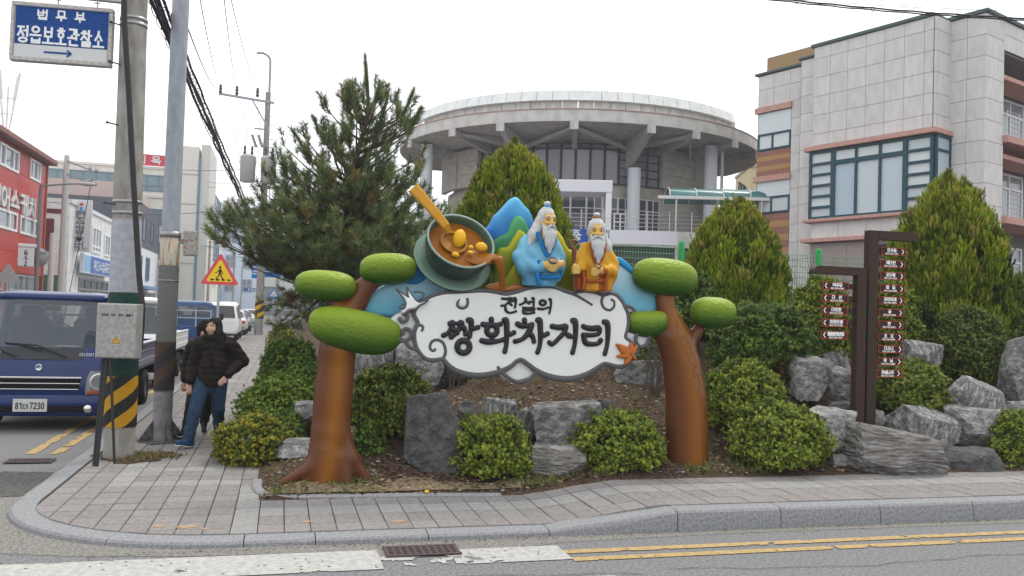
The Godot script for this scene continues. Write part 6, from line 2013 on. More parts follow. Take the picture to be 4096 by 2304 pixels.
func shrub(called: String, label: String, c: Vector3, s: Vector2, density: float, tips: Color, mid: Color, old: Color, seed_at: int, group := "clipped shrubs on the bank"):
	var r := RandomNumberGenerator.new()
	r.seed = seed_at
	var base := Vector3(c.x, c.y - s.y / 2.0, c.z - s.x * .08)
	base.y = minf(base.y, bank_h(base.x, base.z) + .05)
	var top := c.y + s.y / 2.0
	var o := thing(called, label, "shrub", base, 0.0, group)
	var rad := Vector3(s.x / 2.0, (top - base.y) / 2.0, s.x * .46) * .95
	var mid_p := Vector3(0, rad.y, 0)
	var f := FastNoiseLite.new()
	f.seed = seed_at
	f.frequency = 1.0
	f.fractal_octaves = 3
	var st := MB.new()
	for i in 9:
		var a := r.randf() * TAU
		var e := mid_p + Vector3(cos(a) * rad.x * .7, rad.y * r.randf_range(.0, .6), sin(a) * rad.z * .7)
		st.tube(spline([Vector3(cos(a) * .05, -.05, sin(a) * .05), Vector3(e.x * .35, e.y * .4, e.z * .35), e], 3), ramp(.014, .004, 7), 5)
	part("stems", st.done(), twig_mat, o).set_meta("kind", "stuff")
	var area := (rad.x * rad.y + rad.y * rad.z + rad.x * rad.z) * 4.2
	var n := int(area * density)
	var xfs := []
	var cols := []
	for i in n:
		var d := Vector3(r.randfn(), r.randfn(), r.randfn()).normalized()
		if d.y < -.55: d.y = -d.y
		var bump := f.get_noise_3dv(d * 1.7) * .26 + f.get_noise_3dv(d * 4.5) * .17
		var depth := absf(r.randfn()) * .13
		var k := 1.0 + bump - depth
		if r.randf() < .07: k += r.randf_range(.03, .15)
		var p := mid_p + d * rad * k
		if p.y < .0: continue
		var up := (d * .9 + Vector3(0, .75, 0) + Vector3(r.randfn(), r.randfn(), r.randfn()) * .4).normalized()
		var side := up.cross(Vector3(r.randfn(), r.randfn(), r.randfn())).normalized()
		var sc := r.randf_range(.75, 1.3)
		xfs.append(Transform3D(Basis(side, up, side.cross(up)).scaled(Vector3.ONE * sc), p))
		var patch := f.get_noise_3dv(d * 3.0 + Vector3(9, 2, 4)) * .9 + r.randf_range(-.35, .45)
		var col := mid.lerp(tips, clampf(patch + .25, 0, 1)) if patch > -.15 else mid.lerp(old, clampf(-patch * 1.4, 0, 1))
		cols.append(col * r.randf_range(.8, 1.15))
	swarm("foliage", sprigs[seed_at % sprigs.size()], leaf_mat, xfs, cols, o)
	return o

func twig_bush(called: String, label: String, base: Vector3, h: float, spread: float, count: int, seed_at: int, mat: Material):
	var r := RandomNumberGenerator.new()
	r.seed = seed_at
	var o := thing(called, label, "bush", base, 0.0, "leafless bushes")
	var mb := MB.new()
	for i in count:
		var a := r.randf() * TAU
		var e := Vector3(cos(a) * spread * r.randf_range(.2, 1), h * r.randf_range(.6, 1), sin(a) * spread * r.randf_range(.2, 1))
		var p1 := e * .5 + Vector3(r.randfn(), 0, r.randfn()) * .04
		mb.tube(spline([Vector3(cos(a) * .05, -.1, sin(a) * .05), p1, e], 3), ramp(.009, .003, 7), 5)
		for k in 5:
			var q := p1.lerp(e, r.randf_range(0, 1))
			mb.tube([q, q + Vector3(r.randfn() * .4, absf(r.randfn()) * .5 + .2, r.randfn() * .4).normalized() * h * r.randf_range(.12, .3)], [.004, .002], 4)
	part("twigs", mb.done(), mat, o).set_meta("kind", "stuff")

func build_plants():
	leaf_mat = painted(.5)
	leaf_mat.backlight_enabled = true
	leaf_mat.backlight = Color(.35, .4, .15)
	twig_mat = mottled(lin(.07, .05, .035), lin(.14, .1, .075), .05, Vector3.ONE * 3.0, 300, .95)
	for i in 3: sprigs.append(sprig_mesh(13, .021, .0062, 310 + i))
	var ty := Color(0.340, 0.378, 0.050)
	var my := Color(0.161, 0.230, 0.035)
	var oy := Color(0.054, 0.090, 0.022)
	var gold := Color(0.421, 0.351, 0.035)
	var tg := Color(0.202, 0.302, 0.050)
	var mg := Color(0.098, 0.167, 0.034)
	var og := Color(0.036, 0.066, 0.022)
	var D := 2600.0
	shrub("round_shrub", "round yellow green shrub at the pavement edge in front of the cloud board's middle", Vector3(2.035, .372, -8.146), Vector2(.854, .746), D, ty, my, oy, 401)
	shrub("round_shrub", "wide yellow green shrub at the pavement edge left of the right trunk", Vector3(3.314, .42, -8.061), Vector2(1.008, .752), D, ty, my, oy, 402)
	shrub("shrub", "tall loose shrub just right of the left brown trunk", Vector3(1.12, .746, -8.794), Vector2(.871, .855), D, Color(.25, .25, .035), mg, og, 403)
	shrub("shrub", "small drooping shrub low against the left brown trunk's right side", Vector3(.892, .388, -8.503), Vector2(.332, .469), D * .7, tg, mg, og, 404)
	shrub("round_shrub", "large dense shrub at the pavement right of the right trunk", Vector3(5.077, .483, -7.897), Vector2(1.068, .836), D, ty, my, oy, 405)
	shrub("shrub", "upright shrub touching the right side of the right trunk", Vector3(5.031, .845, -8.519), Vector2(.928, .906), D, ty, my, oy, 406)
	shrub("shrub", "bushy green shrub below the right green cushions", Vector3(5.919, 1.51, -9.607), Vector2(1.331, .98), D, tg, mg, og, 407)
	shrub("shrub", "yellowish hedge shrub behind the left facing sign boards", Vector3(6.943, 1.814, -9.841), Vector2(.972, 1.13), D, ty, my, oy, 408)
	shrub("shrub", "yellowish shrub behind the lower right facing sign boards", Vector3(7.999, 1.859, -9.867), Vector2(.917, 1.025), D, ty, my, oy, 409)
	shrub("round_shrub", "dense round shrub right of the directory post", Vector3(7.428, .939, -8.754), Vector2(1.011, .77), D, Color(.24, .27, .035), my, oy, 410)
	shrub("shrub", "brown tinged shrub under the rightmost conifer", Vector3(8.823, 1.469, -9.348), Vector2(1.051, 1.051), D, Color(.17, .17, .04), mg, og, 411)
	shrub("round_shrub", "yellow green shrub at the bottom right corner of the bank", Vector3(8.15, .425, -7.904), Vector2(.654, .781), D, ty, my, oy, 412)
	shrub("shrub", "shrub at the right edge behind the tall mottled rock", Vector3(10.356, 2.015, -10.163), Vector2(.988, 1.163), D, tg, mg, og, 413)
	shrub("shrub", "golden shrub at the corner nearest the walking woman", Vector3(-.208, .239, -9.528), Vector2(.906, .677), D, gold, Color(.12, .17, .025), oy, 414, "hedge along the side street")
	shrub("shrub", "green hedge shrub behind the golden corner shrub", Vector3(.03, .52, -10.284), Vector2(.976, .852), D, tg, my, oy, 415, "hedge along the side street")
	shrub("shrub", "dark green hedge shrub left of the left trunk", Vector3(.158, .913, -11.584), Vector2(.781, .86), D * .8, tg, mg, og, 416, "hedge along the side street")
	shrub("shrub", "golden hedge shrub farther along the side street pavement", Vector3(.081, 1.042, -13.672), Vector2(.626, .645), D * .8, gold, my, oy, 417, "hedge along the side street")
	shrub("shrub", "far hedge shrub where the hedge narrows away", Vector3(.012, 1.141, -17.623), Vector2(.577, .553), D * .6, gold, my, oy, 418, "hedge along the side street")
	shrub("shrub", "dark shrub behind the upper right green cushion", Vector3(5.623, 2.083, -10.911), Vector2(.726, .67), D * .8, tg, mg, og, 419)
	shrub("shrub", "dark leafy shrub in the gap left of the right trunk", Vector3(4.625, 1.27, -10.376), Vector2(.729, .651), D * .8, tg, mg, og, 420)
	shrub("shrub", "dark evergreen shrub between the directory post and the rightmost conifer", Vector3(8.434, 1.721, -9.962), Vector2(.659, .906), D * .8, Color(.07, .11, .035), Color(.035, .065, .022), og, 421)
	shrub("shrub", "low reddish shrub beneath the bushy green shrub", Vector3(5.969, 1.1, -9.399), Vector2(.567, .468), D * .6, Color(.15, .1, .04), Color(.08, .05, .025), Color(.04, .03, .02), 422)
	shrub("shrub", "dark green shrub behind the left green cushions", Vector3(1.853, 1.951, -11.407), Vector2(.428, .535), D * .7, tg, mg, og, 423)
	shrub("shrub", "shrub at the foot of the pine behind the left trunk", Vector3(.687, .904, -10.614), Vector2(.677, .629), D * .8, tg, mg, og, 424)
	shrub("shrub", "olive hedge shrub low in front of the left slope rock", Vector3(.072, .418, -9.758), Vector2(.481, .35), D, tg, mg, og, 425, "hedge along the side street")
	shrub("shrub", "dark hedge shrub filling the gap behind the left trunk", Vector3(.336, .753, -10.92), Vector2(.567, .69), D * .9, tg, mg, og, 426, "hedge along the side street")
	shrub("shrub", "olive hedge shrub beside the pavement past the golden corner shrub", Vector3(-.128, .442, -11.054), Vector2(.468, .444), D, ty, my, oy, 427, "hedge along the side street")
	shrub("shrub", "narrow hedge shrub farther back along the pavement edge", Vector3(-.063, .905, -12.679), Vector2(.482, .511), D * .8, tg, mg, og, 428, "hedge along the side street")
	shrub("shrub", "dark shrub filling the bank below the bushy green shrub", Vector3(6.682, 1.455, -9.819), Vector2(.781, .677), D * .9, tg, mg, og, 429)
	shrub("shrub", "dark shrub behind the right end of the cloud board", Vector3(4.951, 1.812, -10.685), Vector2(.647, .701), D * .8, tg, mg, og, 431)
	shrub("shrub", "low dark shrub in the shadow under the cloud board", Vector3(3.452, .997, -10.698), Vector2(.625, .443), D * .7, tg, mg, og, 432)
	for b in [[Vector3(2.633, .805, -10.302), .55, .25, 16, 430, "thin leafless bush under the cloud board's bottom tip"], [Vector3(3.738, .847, -10.109), .6, .2, 14, 431, "leafless bush under the cloud board's right half"], [Vector3(4.324, .78, -9.436), .75, .28, 20, 432, "leafless bush just left of the right trunk"], [Vector3(2.082, .885, -10.448), .5, .2, 12, 433, "leafless bush under the cloud board's left half"]]:
		twig_bush("bare_bush", b[5], b[0], b[1], b[2], b[3], b[4], plain(.11, .095, .08, .95))
	for b in [[Vector3(8.994, 2.505, -12.687), 1.6, .6, 434, "tall thin leafless shrub at the fence left of the directory"], [Vector3(8.617, 2.568, -12.994), 1.2, .5, 435, "leafless shrub by the fence beside the middle conifer"], [Vector3(5.266, 2.392, -14.001), 1.0, .5, 436, "leafless shrub by the fence behind the yellow robed sage"]]:
		twig_bush("bare_bush", b[4], Vector3(b[0].x, 1.4, b[0].z), b[1], b[2], 14, b[3], plain(.22, .16, .12, .95))
	build_conifers()
	build_pine()
	var r := RandomNumberGenerator.new()
	r.seed = 450
	var blade := MB.new()
	for i in 9:
		var a := r.randf() * TAU
		var l := r.randf_range(.03, .075)
		var e := Vector3(cos(a) * l * .7, l, sin(a) * l * .7)
		var s := Vector3(-sin(a), 0, cos(a)) * .003
		blade.tri(-s, s, e)
	var xfs := []
	var cols := []
	for i in 6500:
		var x := r.randf_range(-.1, 10.5)
		var z := -7.72 - absf(r.randfn()) * .2 if i % 3 == 0 else -r.randf_range(8, 11.5)
		if sin(x * 3.1) + sin(x * 7.7 + 2.0) * .7 + r.randfn() * .4 < .35: continue
		xfs.append(Transform3D(Basis(Vector3.UP, r.randf() * TAU).scaled(Vector3.ONE * r.randf_range(.5, 1.2)), Vector3(x, bank_h(x, z) - .005, z)))
		cols.append(Color(.08, .14, .03).lerp(Color(.22, .2, .07), r.randf()))
	var gm := painted(.7)
	swarm("grass", blade.done(), gm, xfs, cols)
	var chip := MB.new()
	chip.tri(Vector3(-.02, 0, -.01), Vector3(.02, .006, -.008), Vector3(.004, .012, .018))
	chip.tri(Vector3(-.02, 0, -.01), Vector3(.004, .012, .018), Vector3(-.018, .01, .015))
	xfs = []
	cols = []
	for i in 5200:
		var x := r.randf_range(-.1, 9.5)
		var z := -7.72 - r.randf() * r.randf() * 4.2
		xfs.append(Transform3D(Basis(Vector3.UP, r.randf() * TAU).scaled(Vector3.ONE * r.randf_range(.4, 1.3)), Vector3(x, bank_h(x, z) + .004, z)))
		cols.append([Color(.16, .1, .055), Color(.25, .18, .1), Color(.09, .06, .04), Color(.22, .21, .2)][r.randi() % 4] * r.randf_range(.7, 1.2))
	swarm("leaf_litter", chip.done(), gm, xfs, cols)
	var sand := MB.new()
	sand.smooth(true)
	for i in 44:
		for j in 5:
			var q := []
			for o in [[0, 0], [1, 0], [1, 1], [0, 1]]:
				var x: float = .06 + (i + o[0]) * .05
				var z: float = -7.76 - (j + o[1]) * .055 * (.8 + .2 * sin(x * 6.0))
				q.append(Vector3(x, bank_h(x, z) + .012 - .012 * (j + o[1]) / 5.0, z))
			sand.quad(q[0], q[1], q[2], q[3])
	setting("sandy_strip", sand.done(), M.sand)
	var dn := thing("dandelion", "yellow dandelion at the planting border stones", "flower", Vector3(1.32, walk_h(1.3, -7), -7.66))
	var mb := MB.new()
	mb.ball(Vector3(0, .045, 0), Vector3(.022, .012, .022), 10, 6)
	part("flower_head", mb.done(), plain(.75, .5, .02, .7), dn)
	mb = MB.new()
	mb.tube([Vector3(0, -.01, 0), Vector3(0, .04, 0)], .003, 5)
	for k in 6:
		var a := TAU * k / 6.0
		mb.tri(Vector3(-sin(a) * .008, 0, cos(a) * .008), Vector3(sin(a) * .008, 0, -cos(a) * .008), Vector3(cos(a) * .06, .02, sin(a) * .06))
	part("leaves", mb.done(), plain(.05, .12, .02, .7), dn)

func conifer(label: String, base: Vector3, top_y: float, w: float, seed_at: int, tops: Array):
	var r := RandomNumberGenerator.new()
	r.seed = seed_at
	var o := thing("conifer", label, "tree", base, 0.0, "egg shaped conifers along the fence")
	var h := top_y - base.y
	var tr := MB.new()
	tr.tube([Vector3(0, -.1, 0), Vector3(.02, h * .5, 0), Vector3(0, h * .9, 0)], [.08, .05, .015], 8)
	part("trunk", tr.done(), twig_mat, o)
	var sp := MB.new()
	for i in 16:
		var f := float(i) / 16.0
		var y := f * .1
		var s := (1.0 if i % 2 else -1.0)
		var l := .034 * (1.0 - f * .55)
		var k := .7 + .5 * f
		sp.color(Color(k, k, k) if f < .8 else Color(1.6, 1.25, .9))
		var root := Vector3(0, y, 0)
		var tip := root + Vector3(s * l * .7, l * 1.0, sin(i * 2.1) * l * .45)
		var sd := Vector3(0, .006, .008)
		sp.tri(root - sd, root + sd, tip)
		sp.tri(root, root + Vector3(s * .009, -.002, 0), tip)
	var mesh := sp.done()
	var f2 := FastNoiseLite.new()
	f2.seed = seed_at
	f2.frequency = 1.0
	var xfs := []
	var cols := []
	var plumes := int(400 * w * h / 2.0)
	for i in plumes:
		var t := sqrt(r.randf()) if r.randf() < .5 else r.randf()
		t = 1.0 - t   # 0 at the foot, 1 at the tip
		t = clampf(t, 0.0, 1.0)
		var a := r.randf() * TAU
		var prof := w / 2.0 * pow(1.0 - pow(t, 2.8), .6) * (1.0 if t > .25 else lerpf(.86, 1.0, t / .25))
		var d := Vector3(cos(a), 0, sin(a))
		var bump := 1.0 + .12 * f2.get_noise_3dv(Vector3(d.x * 1.5, t * 4.5, d.z * 1.5)) * 2.0
		var rr := prof * bump * (1.0 - absf(r.randfn()) * .07)
		var c := Vector3(d.x * rr, t * h * .93 - .05, d.z * rr)
		var lean := (Vector3.UP + d * r.randf_range(.0, .12)).normalized()
		var tone := clampf(.5 + f2.get_noise_3dv(c * 1.6 + Vector3(5, 5, 5)) * .9 + r.randf_range(-.35, .35), 0, 1)
		var green := Color(.025, .06, .006).lerp(Color(.3, .34, .02), clampf(tone + (t - .45) * .35, 0, 1))
		var tan_tip := r.randf() < .08 + .55 * t * t
		var len := r.randf_range(.2, .42)
		for k in 30:
			var u := r.randf()
			var fat := .055 * sin(PI * clampf(u * .8 + .15, 0, 1))
			var off := Vector3(r.randfn(), r.randfn() * .3, r.randfn()) * fat
			var p := c + lean * (u - .5) * len + off
			var up := (lean + off.normalized() * .22 + Vector3(r.randfn(), r.randfn(), r.randfn()) * .12).normalized()
			var side := up.cross(Vector3(r.randfn(), 0, r.randfn())).normalized()
			xfs.append(Transform3D(Basis(side, up, side.cross(up)).scaled(Vector3.ONE * r.randf_range(.6, 1.0)), p))
			var col := green * r.randf_range(.8, 1.2)
			if tan_tip and u > .55: col = col.lerp(Color(.42, .33, .08), r.randf_range(.4, .95))
			cols.append(col * Color(1.08, 1.2, 1.0))
	for tp in tops:
		for k in 240:
			var u := r.randf()
			var p: Vector3 = tp[0] + Vector3(r.randfn() * .05 * (1.15 - u), u * tp[1], r.randfn() * .05 * (1.15 - u))
			var up := (Vector3.UP + Vector3(r.randfn(), 0, r.randfn()) * .3).normalized()
			var side := up.cross(Vector3(r.randfn(), 0, r.randfn())).normalized()
			xfs.append(Transform3D(Basis(side, up, side.cross(up)).scaled(Vector3.ONE * r.randf_range(.6, 1.0)), p))
			cols.append(Color(.13, .17, .025).lerp(Color(.36, .27, .07), r.randf() * .7))
	swarm("crown", mesh, leaf_mat, xfs, cols, o)

func build_conifers():
	conifer("tall egg shaped conifer behind the blue robed sage", Vector3(3.6, 1.3, -13.6), 4.6, 2.15, 501, [[Vector3(-.02, 3.0, .1), .28], [Vector3(-.25, 2.8, .25), .2], [Vector3(.25, 2.7, .2), .2]])
	conifer("egg shaped conifer between the right green cushions and the directory", Vector3(6.75, 1.2, -11.9), 3.66, 1.6, 502, [[Vector3(.03, 2.22, .1), .16], [Vector3(-.2, 2.1, .1), .14]])
	conifer("rightmost conifer beside the directory sign", Vector3(9.55, 1.1, -10.6), 4.05, 1.75, 503, [[Vector3(-.12, 2.66, .1), .24], [Vector3(.2, 2.5, .15), .2], [Vector3(.5, 2.2, .2), .15]])

func build_pine():
	var r := RandomNumberGenerator.new()
	r.seed = 777
	var o := thing("pine_tree", "spreading pine with long needles behind the left side of the sculpture", "tree", Vector3(1.15, 1.3, -12.1))
	var bark := mottled(lin(.06, .042, .035), lin(.15, .105, .085), .04, Vector3(3, 1, 3), 520, .95, 6.0)
	var o0 := Vector3(1.15, 1.3, -12.1)
	var axis := spline([Vector3(1.223, 1.77, -12.203) - o0, Vector3(1.011, 2.315, -12.243) - o0, Vector3(.825, 2.63, -12.283) - o0, Vector3(.842, 3.165, -12.261) - o0, Vector3(.916, 3.787, -12.222) - o0, Vector3(1.049, 4.41, -12.166) - o0, Vector3(1.056, 4.805, -12.152) - o0, Vector3(.992, 5.337, -12.153) - o0], 5)
	axis[0].y = -.2
	var tr := MB.new()
	tr.tube(axis, ramp(.085, .008, axis.size()), 9)
	part("trunk", tr.done(), bark, o)
	var prof := [[.78, .6, .3], [.95, 1.6, 1.0], [1.25, 1.85, 1.5], [1.6, 1.75, 1.55], [1.9, 1.35, 1.3], [2.2, 1.2, 1.1], [2.55, 1.1, 1.0], [2.9, .9, .92], [3.2, .66, .8], [3.45, .34, .55], [3.65, .15, .25]]
	var needle := MB.new()
	for i in 64:
		var u := r.randf()
		var a := r.randf() * TAU
		var tilt := r.randf_range(.5, 1.5)
		var d := Vector3(cos(a) * tilt, 1.0, sin(a) * tilt).normalized()
		var root := Vector3(0, (u - .75) * .1, 0)
		var s := d.cross(Vector3(r.randfn(), r.randfn(), r.randfn())).normalized() * .0029
		var k := r.randf_range(.7, 1.25)
		needle.color(Color(k, k, k))
		needle.tri(root - s, root + s, root + d * r.randf_range(.085, .135))
	var mesh := needle.done()
	var wood := MB.new()
	var limb_n := 0
	var xfs := []
	var cols := []
	var tuft := func(p: Vector3, dir: Vector3, sc: float):
		var up := (dir + Vector3(r.randfn(), r.randfn(), r.randfn()) * .18).normalized()
		var side := up.cross(Vector3(r.randfn(), r.randfn(), r.randfn())).normalized()
		xfs.append(Transform3D(Basis(side, up, side.cross(up)).scaled(Vector3.ONE * sc), p))
		var tone := r.randf()
		var c := Color(.09, .13, .06).lerp(Color(.27, .31, .12), tone * tone)
		if r.randf() < .05: c = Color(.28, .16, .06)
		cols.append(c * r.randf_range(.75, 1.2))
	var clumps := FastNoiseLite.new()
	clumps.seed = 12
	clumps.frequency = 1.1
	var tries := 0
	var made := 0
	while made < 760 and tries < 6000:
		tries += 1
		var y := lerpf(.8, 3.6, pow(r.randf(), 1.15))
		var li := 0.0
		var ri := 0.0
		for i in prof.size() - 1:
			if y >= prof[i][0] and y <= prof[i + 1][0]:
				var f: float = (y - prof[i][0]) / (prof[i + 1][0] - prof[i][0])
				li = lerpf(prof[i][1], prof[i + 1][1], f)
				ri = lerpf(prof[i][2], prof[i + 1][2], f)
		var a := r.randf() * TAU
		var reach := sqrt(r.randf())
		var ex := cos(a) * (ri if cos(a) > 0 else li) * reach
		var ez := sin(a) * maxf(li, ri) * .8 * reach
		var ax := middle3(axis, y)
		var e := Vector3(ax.x + ex, y, ax.z + ez)
		if clumps.get_noise_3dv(e * (1.0 if y < 1.9 else 2.3)) < (-.14 if y < 1.9 else lerpf(-.1, .2, clampf((y - 1.9) / .7, 0, 1))): continue
		made += 1
		var start := middle3(axis, maxf(.55, y - .18 - .45 * Vector2(ex, ez).length()))
		var mid := start.lerp(e, .55) + Vector3(0, -.06, 0)
		var path := spline([start, mid, e], 4)
		if r.randf() < .6 and reach > .4:
			wood.tube(path, ramp(.016 if reach < .7 else .02, .005, path.size()), 5)
		var dir := ((e - mid).normalized() * .6 + Vector3.UP * (.55 if y < 2.2 else 1.3)).normalized()
		var shoot := e + dir * r.randf_range(.1, .22)
		wood.tube([e, shoot], [.006, .004], 4)
		tuft.call(shoot, dir, r.randf_range(.95, 1.25))
		tuft.call(e.lerp(shoot, .35), dir, r.randf_range(.9, 1.15))
		for k in (2 + r.randi() % 2 if y < 2.3 else 1):
			var p: Vector3 = path[-2 - r.randi() % 3]
			var sd := ((e - mid).normalized() * .5 + Vector3(r.randfn(), .5 + r.randfn() * .4, r.randfn()) * .8).normalized()
			var tip := p + sd * r.randf_range(.08, .2)
			wood.tube([p, tip], [.005, .0035], 4)
			tuft.call(tip, sd, r.randf_range(.85, 1.15))
	for s in [[Vector3(.991, 5.365, -12.152), Vector3(1.031, 4.888, -12.156)], [Vector3(.848, 4.826, -12.207), Vector3(.963, 4.486, -12.291)], [Vector3(1.212, 4.838, -12.109), Vector3(1.09, 4.496, -12.153)], [Vector3(.296, 4.515, -12.572), Vector3(.467, 4.129, -12.435)], [Vector3(1.685, 4.884, -11.878), Vector3(1.515, 4.404, -11.938)], [Vector3(1.313, 4.732, -11.982), Vector3(1.233, 4.304, -12.121)], [Vector3(.069, 4.25, -12.641), Vector3(.276, 3.885, -12.597)], [Vector3(.584, 4.36, -12.396), Vector3(.681, 3.966, -12.383)], [Vector3(1.787, 4.608, -11.859), Vector3(1.629, 4.24, -11.913)]]:
		var a: Vector3 = s[1] - o0
		var b: Vector3 = s[0] - o0
		wood.tube([a, a.lerp(b, .6), b], [.012, .008, .004], 5)
		var back := middle3(axis, maxf(.8, a.y - .3))
		wood.tube(spline([back, back.lerp(a, .5) - Vector3(0, .04, 0), a], 3), ramp(.018, .012, 7), 5)
		for k in 20: tuft.call(a.lerp(b, -.1 + .053 * k), (b - a).normalized(), r.randf_range(.75, .95) - .015 * k)
	for s in [[Vector3(-.138, 2.418, -12.858), Vector3(.793, 2.494, -12.399)], [Vector3(-.651, 2.471, -13.201), Vector3(.736, 2.727, -12.511)], [Vector3(-.804, 2.925, -13.124), Vector3(.776, 2.947, -12.39)], [Vector3(-.26, 1.722, -13.431), Vector3(.49, 2.035, -12.702)], [Vector3(-.045, 1.435, -13.072), Vector3(.656, 1.923, -12.558)], [Vector3(.053, 1.788, -12.62), Vector3(.807, 2.154, -12.406)], [Vector3(2.11, 2.972, -11.824), Vector3(1.15, 2.95, -12.186)], [Vector3(-.413, 2.665, -12.51), Vector3(.728, 2.776, -12.408)], [Vector3(-.622, 3.175, -13.171), Vector3(.557, 3.064, -12.548)], [Vector3(.276, 1.571, -12.36), Vector3(.809, 1.925, -12.309)]]:
		var a: Vector3 = s[1] - o0
		var b: Vector3 = s[0] - o0
		var path := spline([middle3(axis, a.y - .05), a, a.lerp(b, .55) + Vector3(0, -.05, 0), b], 5)
		wood.tube(path, ramp(.03, .007, path.size()), 6)
		for k in 44:
			var f := r.randf_range(.35, 1.0)
			var p: Vector3 = path[int(f * (path.size() - 1))] + Vector3(r.randfn() * .12, r.randfn() * .07, r.randfn() * .14)
			tuft.call(p, ((b - a).normalized() * .5 + Vector3(r.randfn() * .5, .7, r.randfn() * .5)).normalized(), r.randf_range(.75, 1.1))
	part("limbs", wood.done(), bark, o).set_meta("kind", "stuff")
	swarm("needles", mesh, leaf_mat, xfs, cols, o)

func middle3(line: Array, y: float) -> Vector3:
	for i in line.size() - 1:
		if y <= line[i + 1].y:
			return line[i].lerp(line[i + 1], clampf((y - line[i].y) / maxf(.001, line[i + 1].y - line[i].y), 0, 1))
	return line[-1]

# ---------------------------------------------------------------- fence and directory
func build_fence():
	var green := plain(.02, .28, .07, .4)
	var wire := plain(.09, .25, .13, .5)
	var o := thing("mesh_fence", "green welded wire fence on round green posts along the top of the bank", "fence", Vector3(0, 0, -15.5))
	var xs := [-1.8, 1.3, 4.45, 7.61, 10.74, 13.9, 17.0]
	for x in xs:
		if x < 1: continue
		var mb := MB.new()
		mb.lathe([Vector2(.062, 1.2), Vector2(.062, 3.22), Vector2(.05, 3.27), Vector2(0, 3.29)], 14, at(Vector3(x, 0, 0)))
		part("fence_post", mb.done(), green, o)
	for i in range(1, xs.size() - 1):
		var x0: float = xs[i] + .08
		var x1: float = xs[i + 1] - .08
		var mb := MB.new()
		var n := int((x1 - x0) / .06)
		for k in n + 1:
			var x := lerpf(x0, x1, float(k) / n)
			var pts := []
			for q in [[1.45, 0.0], [1.75, 0.0], [1.8, .03], [1.85, 0.0], [2.3, 0.0], [2.35, .03], [2.4, 0.0], [2.85, 0.0], [2.9, .03], [2.95, 0.0], [3.12, 0.0]]: pts.append(Vector3(x, q[0], q[1]))
			mb.tube(pts, .005, 4, false)
		var y := 1.45
		while y < 3.15:
			mb.tube([Vector3(x0, y, 0), Vector3(x1, y, 0)], .0065, 4, false)
			y += .12
		part("wire_panel", mb.done(), wire, o).set_meta("kind", "stuff")

